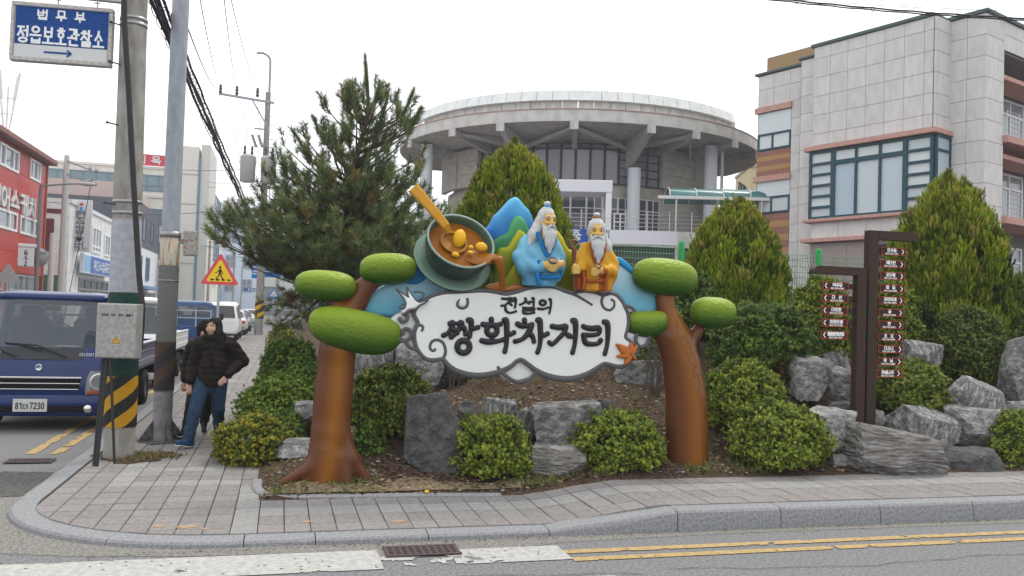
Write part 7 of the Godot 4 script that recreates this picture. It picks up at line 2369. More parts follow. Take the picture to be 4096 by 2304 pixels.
func build_directory():
	var brown := mottled(lin(.034, .021, .015), lin(.05, .033, .025), .05, Vector3.ONE * 2.0, 600, .45)
	var o := thing("directory_sign", "dark brown two post directory with arrow boards naming tea houses", "sign", Vector3(6.33, .53, -8.29))
	var tall := [Vector2(.08, 2.274), Vector2(.197, 2.28), Vector2(.199, 2.18), Vector2(.738, 2.256), Vector2(.739, 2.192)]
	var low := [Vector2(-.092, 1.839), Vector2(.019, 1.844), Vector2(.021, 1.761), Vector2(-.669, 1.817), Vector2(-.667, 1.75)]
	var post := func(called: String, x0: float, x1: float, y1: float, z0: float, z1: float):
		var mb := MB.new()
		mb.span(Vector3(x0, -.35, z0), Vector3(x1, y1, z1), .006)
		part(called, mb.done(), brown, o)
	var px0: float = tall[0].x - .012
	var px1: float = tall[1].x
	post.call("tall_post", px0, px1, tall[0].y, -.1, .0)
	var lx0: float = low[0].x - .012
	var lx1: float = low[1].x - .004
	post.call("short_post", lx0, lx1, low[0].y - .002, -.06, .04)
	var arm := func(called: String, x0: float, x1: float, y1: float, h: float, z0: float, z1: float):
		var s := signf(x1 - x0)
		var poly := PackedVector2Array([Vector2(x0, y1 - h), Vector2(x0, y1)])
		for k in 7:
			var a := PI / 2.0 * k / 6.0
			poly.append(Vector2(x1 - s * .07 + s * .07 * sin(a), y1 - .07 + .07 * cos(a)))
		poly.append(Vector2(x1, y1 - h))
		var mb := MB.new()
		mb.prism(poly, z0, z1)
		part(called, mb.done(), brown, o)
	arm.call("tall_arm", px1 + .001, tall[3].x, tall[0].y, .1, -.1, .0)
	arm.call("short_arm", lx0 - .001, low[3].x, low[0].y - .002, .09, -.06, .04)
	var face := mottled(lin(.03, .012, .012), lin(.06, .028, .026), .02, Vector3(.6, 22, .6), 603, .35)
	var red := plain(.32, .045, .018, .5)
	var white := plain(.75, .75, .75, .5)
	var rn := ["인사동", "예다원", "모두랑", "청 담", "자연이래", "궁", "연", "초 모", "다소니", "벗 님", "차밥나무"]
	var rp := ["063-532-7782", "063-531-8810", "063-531-5633", "063-533-4680", "063-538-6803", "063-532-0059", "063-532-6262", "063-534-4600", "063-533-3989", "010-3212-0088", "063-537-3332"]
	var rc := [Vector2(.442, 2.051), Vector2(.429, 1.907), Vector2(.432, 1.768), Vector2(.433, 1.623), Vector2(.43, 1.486), Vector2(.426, 1.345), Vector2(.423, 1.206), Vector2(.42, 1.065), Vector2(.426, .927), Vector2(.419, .785), Vector2(.413, .649)]
	var ln := ["여유당", "다 선", "다인촌", "차와인생", "팔팔팔전통찻집"]
	var lp := ["063-533-8998", "063-531-0852", "063-532-7073", "063-537-4300", "063-532-5479"]
	var lc := [Vector2(-.37, 1.62), Vector2(-.374, 1.482), Vector2(-.378, 1.344), Vector2(-.376, 1.208), Vector2(-.378, 1.071)]
	for i in 16:
		var right: bool = i < 11
		var c: Vector2 = rc[i] if right else lc[i - 11]
		var z := -.075 if right else .0
		var mb := MB.new()
		var w := .335
		var h := .088
		mb.box(Vector3(c.x, c.y, z), Vector3(w, h, .018), .002)
		var b := part("name_board", mb.done(), face, o)
		mb = MB.new()
		for s in [-1.0, 1.0]:
			mb.box(Vector3(c.x, c.y + s * (h / 2 - .004), z + .011), Vector3(w, .008, .006))
			mb.box(Vector3(c.x + s * (w / 2 - .004), c.y, z + .0105), Vector3(.008, h - .016, .005))
		part("red_border", mb.done(), red, b)
		mb = MB.new()
		var s := 1.0 if right else -1.0
		var cx := c.x + s * (w / 2 - .042)
		mb.bar(Vector3(cx - s * .012, c.y + .028, z + .012), Vector3(cx + s * .012, c.y, z + .012), .004, .01)
		mb.bar(Vector3(cx + s * .012, c.y, z + .012), Vector3(cx - s * .012, c.y - .028, z + .012), .004, .01)
		part("white_arrow", mb.done(), white, b)
		mb = MB.new()
		var name_text: String = rn[i] if right else ln[i - 11]
		var wide: float = 1.0 if name_text.length() < 5 else .72
		write(mb, name_text, Vector2(c.x - s * .022, c.y + .014), .038, .0078, z + .0095, .002, wide, 1.12)
		latin(mb, rp[i] if right else lp[i - 11], Vector3(c.x - s * .022, c.y - .026, z + .01), .02, .002, "Droid Sans", Transform3D(), 1.0)
		part("white_lettering", mb.done(), white, b)
		mb = MB.new()
		var ex: float = px1 if right else lx0
		var fx := c.x - s * w / 2.0
		mb.span(Vector3(minf(ex, fx), c.y - .03, z - .02), Vector3(maxf(ex, fx), c.y + .03, z - .01))
		part("bracket", mb.done(), brown, b)

# ---------------------------------------------------------------- poles, signs and cables
func striped(r: float, y0: float, y1: float, band: float, slope: float, ca: Color, cb: Color) -> ArrayMesh:
	var mb := MB.new()
	var n := 28
	for k in range(-12, 30):
		mb.color(ca if posmod(k, 2) == 0 else cb)
		for i in n:
			var a0 := TAU * i / n
			var a1 := TAU * (i + 1) / n
			var q := []
			for o in [[a0, 0], [a1, 0], [a1, 1], [a0, 1]]:
				var y: float = y0 + (k + o[1]) * band + slope * o[0]
				q.append(Vector3(r * cos(o[0]), clampf(y, y0, y1), -r * sin(o[0])))
			if q[0].y >= y1 and q[1].y >= y1: continue
			if q[2].y <= y0 and q[3].y <= y0: continue
			mb.quad(q[0], q[1], q[2], q[3])
	return mb.done()

func sag(a: Vector3, b: Vector3, drop: float, n := 14) -> Array:
	var out := []
	for i in n + 1:
		var t := float(i) / n
		out.append(a.lerp(b, t) - Vector3(0, drop * 4.0 * t * (1.0 - t), 0))
	return out

func build_poles():
	var galv := mottled(lin(.28, .305, .345), lin(.34, .37, .41), .02, Vector3(1, .4, 1), 620, .5)
	var rusty := mottled(lin(.38, .37, .3), lin(.45, .45, .4), .012, Vector3(4, .6, 4), 621, .7, 0.0, false, lin(.3, .13, .05))
	var cloth := mottled(lin(.11, .11, .11), lin(.16, .16, .155), .03, Vector3.ONE * 2.0, 622, .9)
	var strap := plain(.3, .3, .3, .4, .6)
	var o := thing("concrete_pole", "thick concrete utility pole with a control box and yellow black wrap beside the blue truck", "utility pole", Vector3(-1.62, .05, -9.95))
	var mb := MB.new()
	mb.lathe([Vector2(.156, -.1), Vector2(.155, .4), Vector2(.149, 2.0), Vector2(.133, 5.0), Vector2(.12, 7.5)], 28)
	part("shaft", mb.done(), M.concrete, o)
	mb = MB.new()
	mb.lathe([Vector2(.151, 1.72), Vector2(.154, 1.75), Vector2(.152, 2.35), Vector2(.149, 2.55)], 28)
	part("grey_painted_band", mb.done(), mottled(lin(.3, .31, .35), lin(.37, .38, .42), .02, Vector3.ONE, 623, .7), o)
	mb = MB.new()
	mb.lathe([Vector2(.155, .86), Vector2(.163, .9), Vector2(.162, 1.3), Vector2(.16, 1.74), Vector2(.154, 1.77)], 28)
	part("green_wrap", mb.done(), mottled(lin(.008, .03, .026), lin(.02, .06, .048), .03, Vector3.ONE * 2, 624, .6), o)
	var paintm := painted(.6)
	part("yellow_black_wrap", striped(.165, .34, .88, .15, .12, Color(.42, .22, .012), Color(.022, .022, .022)), paintm, o)
	for y in [4.72, 4.66, 2.62, 2.74]:
		mb = MB.new()
		var rr := lerpf(.157, .122, y / 7.0) + .002
		mb.lathe([Vector2(rr, y - .018), Vector2(rr + .006, y - .018), Vector2(rr + .006, y + .018), Vector2(rr, y + .018)], 24)
		part("metal_strap", mb.done(), strap, o)
	for y in [2.7, 3.55, 4.2, 4.62]:
		mb = MB.new()
		mb.tube([Vector3(-.1, y, .1), Vector3(-.2, y + .01, .16)], .008, 6)
		mb.ball(Vector3(-.2, y + .01, .16), Vector3.ONE * .016, 8, 5)
		part("step_bolt", mb.done(), M.iron, o)
	var cable := spline([Vector3(-1.738, 5.019, -9.683), Vector3(-1.709, 4.595, -9.668), Vector3(-1.652, 4.049, -9.65), Vector3(-1.571, 3.212, -9.623), Vector3(-1.511, 2.629, -9.594), Vector3(-1.448, 2.01, -9.576), Vector3(-1.398, 1.64, -9.554), Vector3(-1.406, 1.227, -9.569)], 5)
	mb = MB.new()
	mb.tube(cable, .03, 10)
	var cl := []
	o.rotation.z = .011
	for p in cable: cl.append(o.transform.affine_inverse() * p)
	mb = MB.new()
	mb.tube(cl, .029, 10)
	part("cable_conduit", mb.done(), plain(.03, .027, .03, .5), o)
	var bx := thing("control_box", "grey metal street lamp control box strapped to the concrete pole", "utility box", Vector3(-1.591, 1.423, -9.468), deg_to_rad(-9))
	mb = MB.new()
	mb.box(Vector3(0, 0, 0), Vector3(.4, .555, .17), .008)
	var steel := mottled(lin(.27, .265, .255), lin(.35, .345, .335), .02, Vector3.ONE * 1.5, 626, .45)
	steel.metallic = .25
	part("cabinet", mb.done(), steel, bx)
	mb = MB.new()
	mb.box(Vector3(0, 0, .088), Vector3(.385, .535, .012), .005)
	part("cabinet_door", mb.done(), steel, bx)
	mb = MB.new()
	mb.box(Vector3(.198, .05, .08), Vector3(.012, .12, .03), .003)
	part("hinge", mb.done(), strap, bx)
	mb = MB.new()
	write(mb, "가로등 무선 원격 점멸기", Vector2(0, .16), .024, .0035, .0945, .001, .95, 1.05)
	part("black_lettering", mb.done(), M.black_plastic, bx)
	mb = MB.new()
	mb.box(Vector3(.0, -.09, .095), Vector3(.095, .11, .003), .001)
	var plate := part("warning_plate", mb.done(), plain(.34, .33, .31, .5), bx)
	mb = MB.new()
	mb.prism(PackedVector2Array([Vector2(-.042, -.125), Vector2(.042, -.125), Vector2(0, -.05)]), .0965, .0975)
	part("black_triangle", mb.done(), M.black_plastic, plate)
	mb = MB.new()
	mb.prism(PackedVector2Array([Vector2(-.034, -.121), Vector2(.034, -.121), Vector2(0, -.06)]), .0975, .0985)
	part("yellow_triangle", mb.done(), plain(.6, .33, .02, .5), plate)
	mb = MB.new()
	mb.prism(PackedVector2Array([Vector2(.004, -.08), Vector2(-.01, -.1), Vector2(.001, -.098), Vector2(-.006, -.116), Vector2(.011, -.095), Vector2(.001, -.096)]), .0985, .0992)
	part("lightning_mark", mb.done(), M.black_plastic, plate)
	for l in [[Vector3(-.14, -.27, .0), Vector3(-.17, -1.42, .05), .02], [Vector3(-.1, -.27, .03), Vector3(-.135, -1.4, .08), .018], [Vector3(-.06, -.27, .05), Vector3(.03, -1.34, .06), .014]]:
		mb = MB.new()
		mb.bar(l[0], l[1], l[2] * 1.6, l[2] * 1.6, .003)
		part("support_bar", mb.done(), plain(.03, .032, .034, .6), bx)
	var sg := thing("blue_office_sign", "framed blue sign with white Korean lettering and an arrow, hanging top left", "sign", Vector3(-2.354, 4.521, -9.916), deg_to_rad(-6))
	mb = MB.new()
	mb.box(Vector3.ZERO, Vector3(.94, .56, .05), .004)
	part("backing", mb.done(), plain(.5, .5, .49, .5), sg)
	for f in [[Vector3(0, .29, 0), Vector3(1.0, .045, .09)], [Vector3(0, -.29, 0), Vector3(1.0, .045, .09)], [Vector3(-.485, 0, 0), Vector3(.035, .53, .088)], [Vector3(.485, 0, 0), Vector3(.035, .53, .088)]]:
		mb = MB.new()
		mb.box(f[0], f[1], .006)
		part("frame", mb.done(), mottled(lin(.36, .34, .33), lin(.5, .48, .47), .02, Vector3.ONE * 2, 630, .5), sg)
	mb = MB.new()
	mb.box(Vector3(0, .07, .028), Vector3(.915, .4, .006))
	part("blue_face", mb.done(), mottled(lin(.01, .05, .2), lin(.014, .065, .25), .02, Vector3.ONE * 2, 631, .45), sg)
	mb = MB.new()
	mb.box(Vector3(0, -.2, .028), Vector3(.915, .13, .006))
	part("white_face", mb.done(), plain(.55, .56, .57, .5), sg)
	mb = MB.new()
	write(mb, "법무부", Vector2(-.01, .19), .1, .0165, .0315, .003, 1.0, 1.85)
	write(mb, "정읍보호관찰소", Vector2(-.005, -.03), .17, .021, .0315, .003, .62, 1.18)
	part("white_lettering", mb.done(), plain(.72, .73, .74, .5), sg)
	mb = MB.new()
	mb.box(Vector3(-.03, -.205, .034), Vector3(.27, .018, .004))
	mb.bar(Vector3(.06, -.172, .0345), Vector3(.105, -.203, .0345), .004, .016)
	mb.bar(Vector3(.06, -.238, .0345), Vector3(.105, -.207, .0345), .004, .016)
	part("blue_arrow", mb.done(), plain(.015, .06, .22, .5), sg)
	for x in [-.06, .33]:
		mb = MB.new()
		mb.tube([Vector3(x, .31, 0), Vector3(x, .43, 0)], .008, 6)
		mb.tube([Vector3(x - .03, .37, 0), Vector3(x + .03, .37, 0)], .008, 6)
		part("hanger", mb.done(), strap, sg)
	mb = MB.new()
	mb.tube([Vector3(-.45, .43, 0), Vector3(.75, .43, -.1)], .022, 8)
	part("hanging_arm", mb.done(), strap, sg)
	o = thing("steel_pole", "smooth pale grey steel pole with a small rusty box and triangular base fins", "pole", Vector3(-1.34, .055, -11.07))
	mb = MB.new()
	mb.lathe([Vector2(.104, 2.2), Vector2(.103, 3.0), Vector2(.1, 5.0), Vector2(.095, 8.0)], 28)
	part("upper_shaft", mb.done(), galv, o)
	mb = MB.new()
	mb.lathe([Vector2(.112, 2.12), Vector2(.113, 2.5), Vector2(.108, 2.5)], 28)
	part("rusty_sleeve", mb.done(), rusty, o)
	mb = MB.new()
	mb.lathe([Vector2(.11, .6), Vector2(.116, .62), Vector2(.116, 2.1), Vector2(.11, 2.12)], 28)
	part("grey_cloth_wrap", mb.done(), cloth, o)
	mb = MB.new()
	mb.lathe([Vector2(.11, 0), Vector2(.11, .62)], 28)
	part("bare_base", mb.done(), mottled(lin(.16, .16, .165), lin(.22, .22, .225), .008, Vector3.ONE * 2, 633, .7), o)
	part("faded_striped_wrap", striped(.119, .62, 1.2, .17, .1, Color(.07, .04, .03), Color(.03, .03, .033)), paintm, o)
	mb = MB.new()
	mb.lathe([Vector2(.118, 2.46), Vector2(.122, 2.46), Vector2(.122, 2.53), Vector2(.118, 2.53)], 24)
	part("clamp", mb.done(), strap, o)
	mb = MB.new()
	mb.lathe([Vector2(.117, 1.93), Vector2(.121, 1.93), Vector2(.121, 1.945), Vector2(.117, 1.945)], 24)
	part("wire_band", mb.done(), strap, o)
	mb = MB.new()
	mb.box(Vector3(.235, 2.4, .0), Vector3(.16, .3, .14), .008)
	mb.box(Vector3(.135, 2.42, 0), Vector3(.06, .06, .06))
	part("meter_box", mb.done(), mottled(lin(.27, .28, .28), lin(.36, .37, .37), .02, Vector3.ONE * 2, 634, .6, 0.0, false, lin(.26, .14, .07)), o)
	var fin := mottled(lin(.06, .06, .062), lin(.13, .13, .135), .012, Vector3.ONE * 2, 635, .7)
	for k in 4:
		mb = MB.new()
		mb.prism(PackedVector2Array([Vector2(.1, .01), Vector2(.29, .01), Vector2(.27, .05), Vector2(.1, .28)]), -.008, .008)
		part("base_fin", mb.done(), fin, o, turned(k * 90.0 + 32.0))
	mb = MB.new()
	mb.box(Vector3(0, .01, 0), Vector3(.46, .02, .46), .003, turned(32))
	part("base_plate", mb.done(), fin, o)
	o = thing("crossing_sign", "red bordered yellow triangle sign with a walking figure on a thin pole", "sign", Vector3(-1.85, 1.798, -26.955))
	o.position.y = .05
	mb = MB.new()
	mb.tube([Vector3(0, 0, 0), Vector3(0, 3.0, 0)], .038, 10)
	part("pole", mb.done(), galv, o)
	var tri := func(s: float) -> PackedVector2Array:
		var out := PackedVector2Array()
		for k in 3:
			var a := PI / 2.0 + TAU * k / 3.0
			var v := Vector2(cos(a), sin(a)) * s
			var e := Vector2(-v.y, v.x).normalized() * .035
			out.append(v * .97 - e); out.append(v + Vector2.ZERO); out.append(v * .97 + e)
		return out
	var tt := turned(0, Vector3.UP, Vector3(0.02, 2.59, .05))
	mb = MB.new()
	mb.prism(tri.call(.6), -.006, 0)
	part("red_border", mb.done(), plain(.58, .07, .08, .5), o, tt)
	mb = MB.new()
	mb.prism(tri.call(.415), 0, .004)
	part("yellow_face", mb.done(), plain(.72, .5, .015, .5), o, tt)
	mb = MB.new()
	mb.ball(Vector3(0, .2, .006), Vector3(.035, .04, .004), 12, 6)
	for l in [[Vector2(0, .15), Vector2(0, .02), .06], [Vector2(-.01, .13), Vector2(-.08, .05), .025], [Vector2(-.08, .05), Vector2(-.14, .03), .022], [Vector2(.02, .12), Vector2(.06, .06), .025], [Vector2(.06, .06), Vector2(.08, -.01), .022], [Vector2(-.005, .03), Vector2(-.05, -.08), .034], [Vector2(-.05, -.08), Vector2(-.12, -.17), .03], [Vector2(.005, .03), Vector2(.04, -.07), .034], [Vector2(.04, -.07), Vector2(.1, -.17), .03]]:
		mb.bar(Vector3(l[0].x, l[0].y, .006), Vector3(l[1].x, l[1].y, .006), .004, l[2])
	part("walking_figure", mb.done(), M.black, o, tt)
	for k in 4:
		mb = MB.new()
		var x := -.24 + k * .145
		var sk := (k - 1.5) * .025
		mb.prism(PackedVector2Array([Vector2(x + sk * 1.0, -.2), Vector2(x + .085 + sk * 1.0, -.2), Vector2(x + .085, -.15), Vector2(x, -.15)]), .004, .008)
		part("crossing_bar", mb.done(), M.black, o, tt)
	o = thing("transformer_pole", "tall utility pole with crossarm, two transformers and a curved lamp arm behind the pine", "utility pole", Vector3(-1.27, .05, -51.9))
	mb = MB.new()
	mb.lathe([Vector2(.25, 0), Vector2(.2, 6), Vector2(.15, 14.2)], 14)
	part("shaft", mb.done(), M.concrete, o)
	mb = MB.new()
	mb.tube(spline([Vector3(.05, 13.2, 0), Vector3(.05, 15.8, 0), Vector3(-.05, 16.3, 0), Vector3(-.4, 16.5, 0), Vector3(-.75, 16.45, 0)], 5), .07, 8)
	part("lamp_arm", mb.done(), galv, o)
	part("yellow_black_wrap", striped(.26, .95, 2.0, .24, .12, Color(.6, .36, .01), Color(.02, .02, .02)), paintm, o)
	mb = MB.new()
	mb.bar(Vector3(-2.75, 13.85, .1), Vector3(.35, 13.6, .1), .12, .12)
	mb.bar(Vector3(-.9, 13.7, .1), Vector3(0, 12.2, .1), .08, .08)
	mb.bar(Vector3(-.7, 12.0, .1), Vector3(.1, 12.0, .1), .08, .08)
	part("crossarm", mb.done(), galv, o)
	for x in [-2.65, -1.75, -.6]:
		mb = MB.new()
		mb.lathe([Vector2(.06, 13.85), Vector2(.11, 13.95), Vector2(.06, 14.05), Vector2(.11, 14.15), Vector2(.06, 14.25), Vector2(.1, 14.33), Vector2(.03, 14.4)], 9, at(Vector3(x, 0, .1)))
		part("insulator", mb.done(), plain(.06, .055, .06, .4), o)
	for x in [-.95, .2]:
		mb = MB.new()
		mb.lathe([Vector2(0, 8.75), Vector2(.42, 8.8), Vector2(.44, 10.2), Vector2(.46, 10.25), Vector2(.3, 10.36), Vector2(0, 10.4)], 16, at(Vector3(x, 0, .55)))
		part("transformer", mb.done(), plain(.42, .43, .42, .5), o)
		for bxx in [-.2, .2]:
			mb = MB.new()
			mb.lathe([Vector2(.05, 10.3), Vector2(.09, 10.45), Vector2(.05, 10.6), Vector2(.08, 10.72), Vector2(.03, 10.9)], 8, at(Vector3(x + bxx, 0, .55)))
			part("bushing", mb.done(), plain(.05, .05, .055, .4), o)
	for k in 2:
		mb = MB.new()
		mb.bar(Vector3(-.8 + k * .35, 11.6, .25), Vector3(-.55 + k * .35, 10.9, .3), .12, .14)
		part("fuse_holder", mb.done(), plain(.25, .25, .26, .5), o)
	for k in 6:
		mb = MB.new()
		mb.tube([Vector3(0, 11.0 + k * .45, 0), Vector3(.4, 11.0 + k * .45, 0)], .02, 5)
		part("step_bolt", mb.done(), strap, o)
	o = thing("street_lamp", "grey street lamp with a long arm and a round sign seen from behind", "street lamp", Vector3(-12.267, 1.922, -48.854))
	o.position.y = .13
	mb = MB.new()
	mb.tube([Vector3(0, 0, 0), Vector3(0, 7.3, 0), Vector3(.06, 7.5, 0)], [.12, .085, .08], 10)
	mb.tube([Vector3(.0, 7.42, 0), Vector3(1.2, 7.62, 0), Vector3(1.9, 7.68, 0)], .05, 8)
	part("pole", mb.done(), plain(.2, .2, .215, .5), o)
	mb = MB.new()
	mb.ball(Vector3(2.2, 7.68, 0), Vector3(.45, .11, .16), 12, 8)
	part("lamp_head", mb.done(), plain(.35, .36, .37, .5), o)
	var ds := thing("round_sign_back", "round grey traffic sign seen from behind on the street lamp", "sign", o.position + Vector3(-.02, 3.75, -.12), deg_to_rad(10))
	mb = MB.new()
	mb.lathe([Vector2(0, -.012), Vector2(.5, -.012), Vector2(.5, .012), Vector2(0, .012)], 28, Transform3D(Basis(Vector3.RIGHT, PI / 2), Vector3.ZERO))
	part("disc", mb.done(), plain(.3, .3, .3, .5), ds)
	mb = MB.new()
	for y in [-.25, .25]: mb.box(Vector3(0, y, .03), Vector3(.8, .05, .03))
	part("brackets", mb.done(), plain(.25, .25, .25, .5), ds)
	o = thing("utility_pole", "slim concrete pole with slanted arms in front of the white computer shop", "utility pole", Vector3(-11.544, 1.973, -50.73))
	o.position.y = .13
	mb = MB.new()
	mb.lathe([Vector2(.2, 0), Vector2(.14, 9.2), Vector2(.13, 9.4)], 14)
	part("shaft", mb.done(), mottled(lin(.42, .41, .4), lin(.5, .49, .48), .02, Vector3.ONE, 640, .9), o)
	for y in [9.1, 8.4]:
		mb = MB.new()
		mb.bar(Vector3(0, y, .1), Vector3(1.5, y - .55, .1), .07, .07)
		mb.ball(Vector3(1.5, y - .45, .1), Vector3(.1, .14, .1), 8, 6)
		mb.ball(Vector3(1.2, y - .35, .1), Vector3(.08, .12, .08), 8, 6)
		part("slanted_arm", mb.done(), plain(.25, .26, .27, .5), o)
	mb = MB.new()
	mb.tube(sag(Vector3(1.3, 8.2, .1), Vector3(.3, .4, .4), .1), .02, 5)
	mb.ball(Vector3(.82, 4.9, .2), Vector3(.16, .1, .1), 8, 6)
	part("drop_cable", mb.done(), M.black_plastic, o)
	o = thing("short_post", "short pale post left of the slim concrete pole", "post", Vector3(-11.312, 1.94, -47.562))
	o.position.y = .13
	mb = MB.new()
	mb.lathe([Vector2(.16, 0), Vector2(.13, 4.9), Vector2(0, 4.95)], 12)
	part("shaft", mb.done(), plain(.36, .34, .32, .8), o)
	o = thing("triangle_sign_back", "grey triangular sign seen from behind at the left edge above the blue truck", "sign", Vector3(-11.135, 1.849, -40.267))
	o.position.y = 0
	mb = MB.new()
	mb.tube([Vector3(0, 0, 0), Vector3(0, 2.6, 0)], .035, 8)
	part("pole", mb.done(), plain(.3, .3, .3, .5), o)
	mb = MB.new()
	mb.prism(tri.call(.52), -.01, .01)
	part("plate", mb.done(), plain(.3, .31, .32, .5), o, at(Vector3(-.05, 2.65, .06)))
	o = thing("blue_road_sign", "blue overhead road sign partly hidden by the pine's low boughs", "sign", Vector3(-1.034, 3.888, -52.514))
	mb = MB.new()
	mb.box(Vector3(.25, 0, 0), Vector3(1.3, .9, .06), .02)
	part("board", mb.done(), plain(.01, .16, .5, .5), o)
	mb = MB.new()
	mb.box(Vector3(.2, -.12, .035), Vector3(.8, .06, .01))
	mb.bar(Vector3(.5, .0, .036), Vector3(.65, -.12, .036), .01, .06)
	mb.bar(Vector3(.5, -.24, .036), Vector3(.65, -.12, .036), .01, .06)
	part("white_arrow", mb.done(), M.white, o)
	var o2 := thing("blue_road_sign", "narrow blue sign left of the transformer pole", "sign", Vector3(-1.583, 3.801, -52.146))
	mb = MB.new()
	mb.box(Vector3.ZERO, Vector3(.42, .95, .05), .02)
	part("board", mb.done(), plain(.01, .19, .55, .5), o2)
	mb = MB.new()
	for y in [.2, -.05, -.2]: mb.box(Vector3(0, y, .03), Vector3(.3, .08, .01))
	part("white_marks", mb.done(), M.white, o2)
	o = thing("small_crossing_sign", "small blue pedestrian sign on a post right of the transformer pole", "sign", Vector3(-.9, 2.203, -97.692))
	o.position = Vector3(-.554, 2.476, -58.127)
	mb = MB.new()
	mb.prism(PackedVector2Array([Vector2(-.36, -.28), Vector2(.36, -.28), Vector2(.36, .0), Vector2(.0, .45), Vector2(-.36, .0)]), -.02, .02)
	part("board", mb.done(), plain(.02, .2, .5, .5), o)
	mb = MB.new()
	mb.prism(PackedVector2Array([Vector2(-.28, -.1), Vector2(.28, -.1), Vector2(0, .34)]), .02, .03)
	part("white_triangle", mb.done(), M.white, o)
	mb = MB.new()
	mb.tube([Vector3(0, -.25, -.05), Vector3(0, -2.4, -.05)], .04, 7)
	part("post", mb.done(), galv, o)
	o = thing("street_name_sign", "small white and blue street name sign left of the transformer pole", "sign", Vector3(-2.062, 2.844, -62.662))
	mb = MB.new()
	mb.box(Vector3.ZERO, Vector3(1.15, .24, .05), .03)
	part("board", mb.done(), plain(.04, .12, .4, .5), o)
	mb = MB.new()
	write(mb, "한설로", Vector2(0, 0), .15, .03, .03, .004, 1.1, 1.3)
	part("lettering", mb.done(), M.white, o)
	mb = MB.new()
	mb.tube([Vector3(-.75, 1.6, -.06), Vector3(-.75, -2.7, -.06)], .05, 7)
	mb.tube([Vector3(-.75, .0, -.06), Vector3(-.5, .0, -.06)], .03, 6)
	part("post", mb.done(), galv, o)
	var far_pole := [[Vector3(-7.766, 2.735, -97.339), 8.5, "distant slim pole in front of the beige building"], [Vector3(-6.735, 3.156, -126.05), 9.0, "distant slim pole left of the street's vanishing point"], [Vector3(-.441, 2.673, -72.591), 11.0, "slim pole right of the transformer pole behind the pine"]]
	for f in far_pole:
		var q := thing("distant_pole", f[2], "utility pole", Vector3(f[0].x, .1, f[0].z))
		mb = MB.new()
		mb.lathe([Vector2(.16, 0), Vector2(.12, f[1])], 10)
		part("shaft", mb.done(), M.concrete, q)
		mb = MB.new()
		mb.bar(Vector3(-.9, f[1] - .6, 0), Vector3(.9, f[1] - .6, 0), .1, .1)
		part("crossarm", mb.done(), galv, q)
	build_cables()

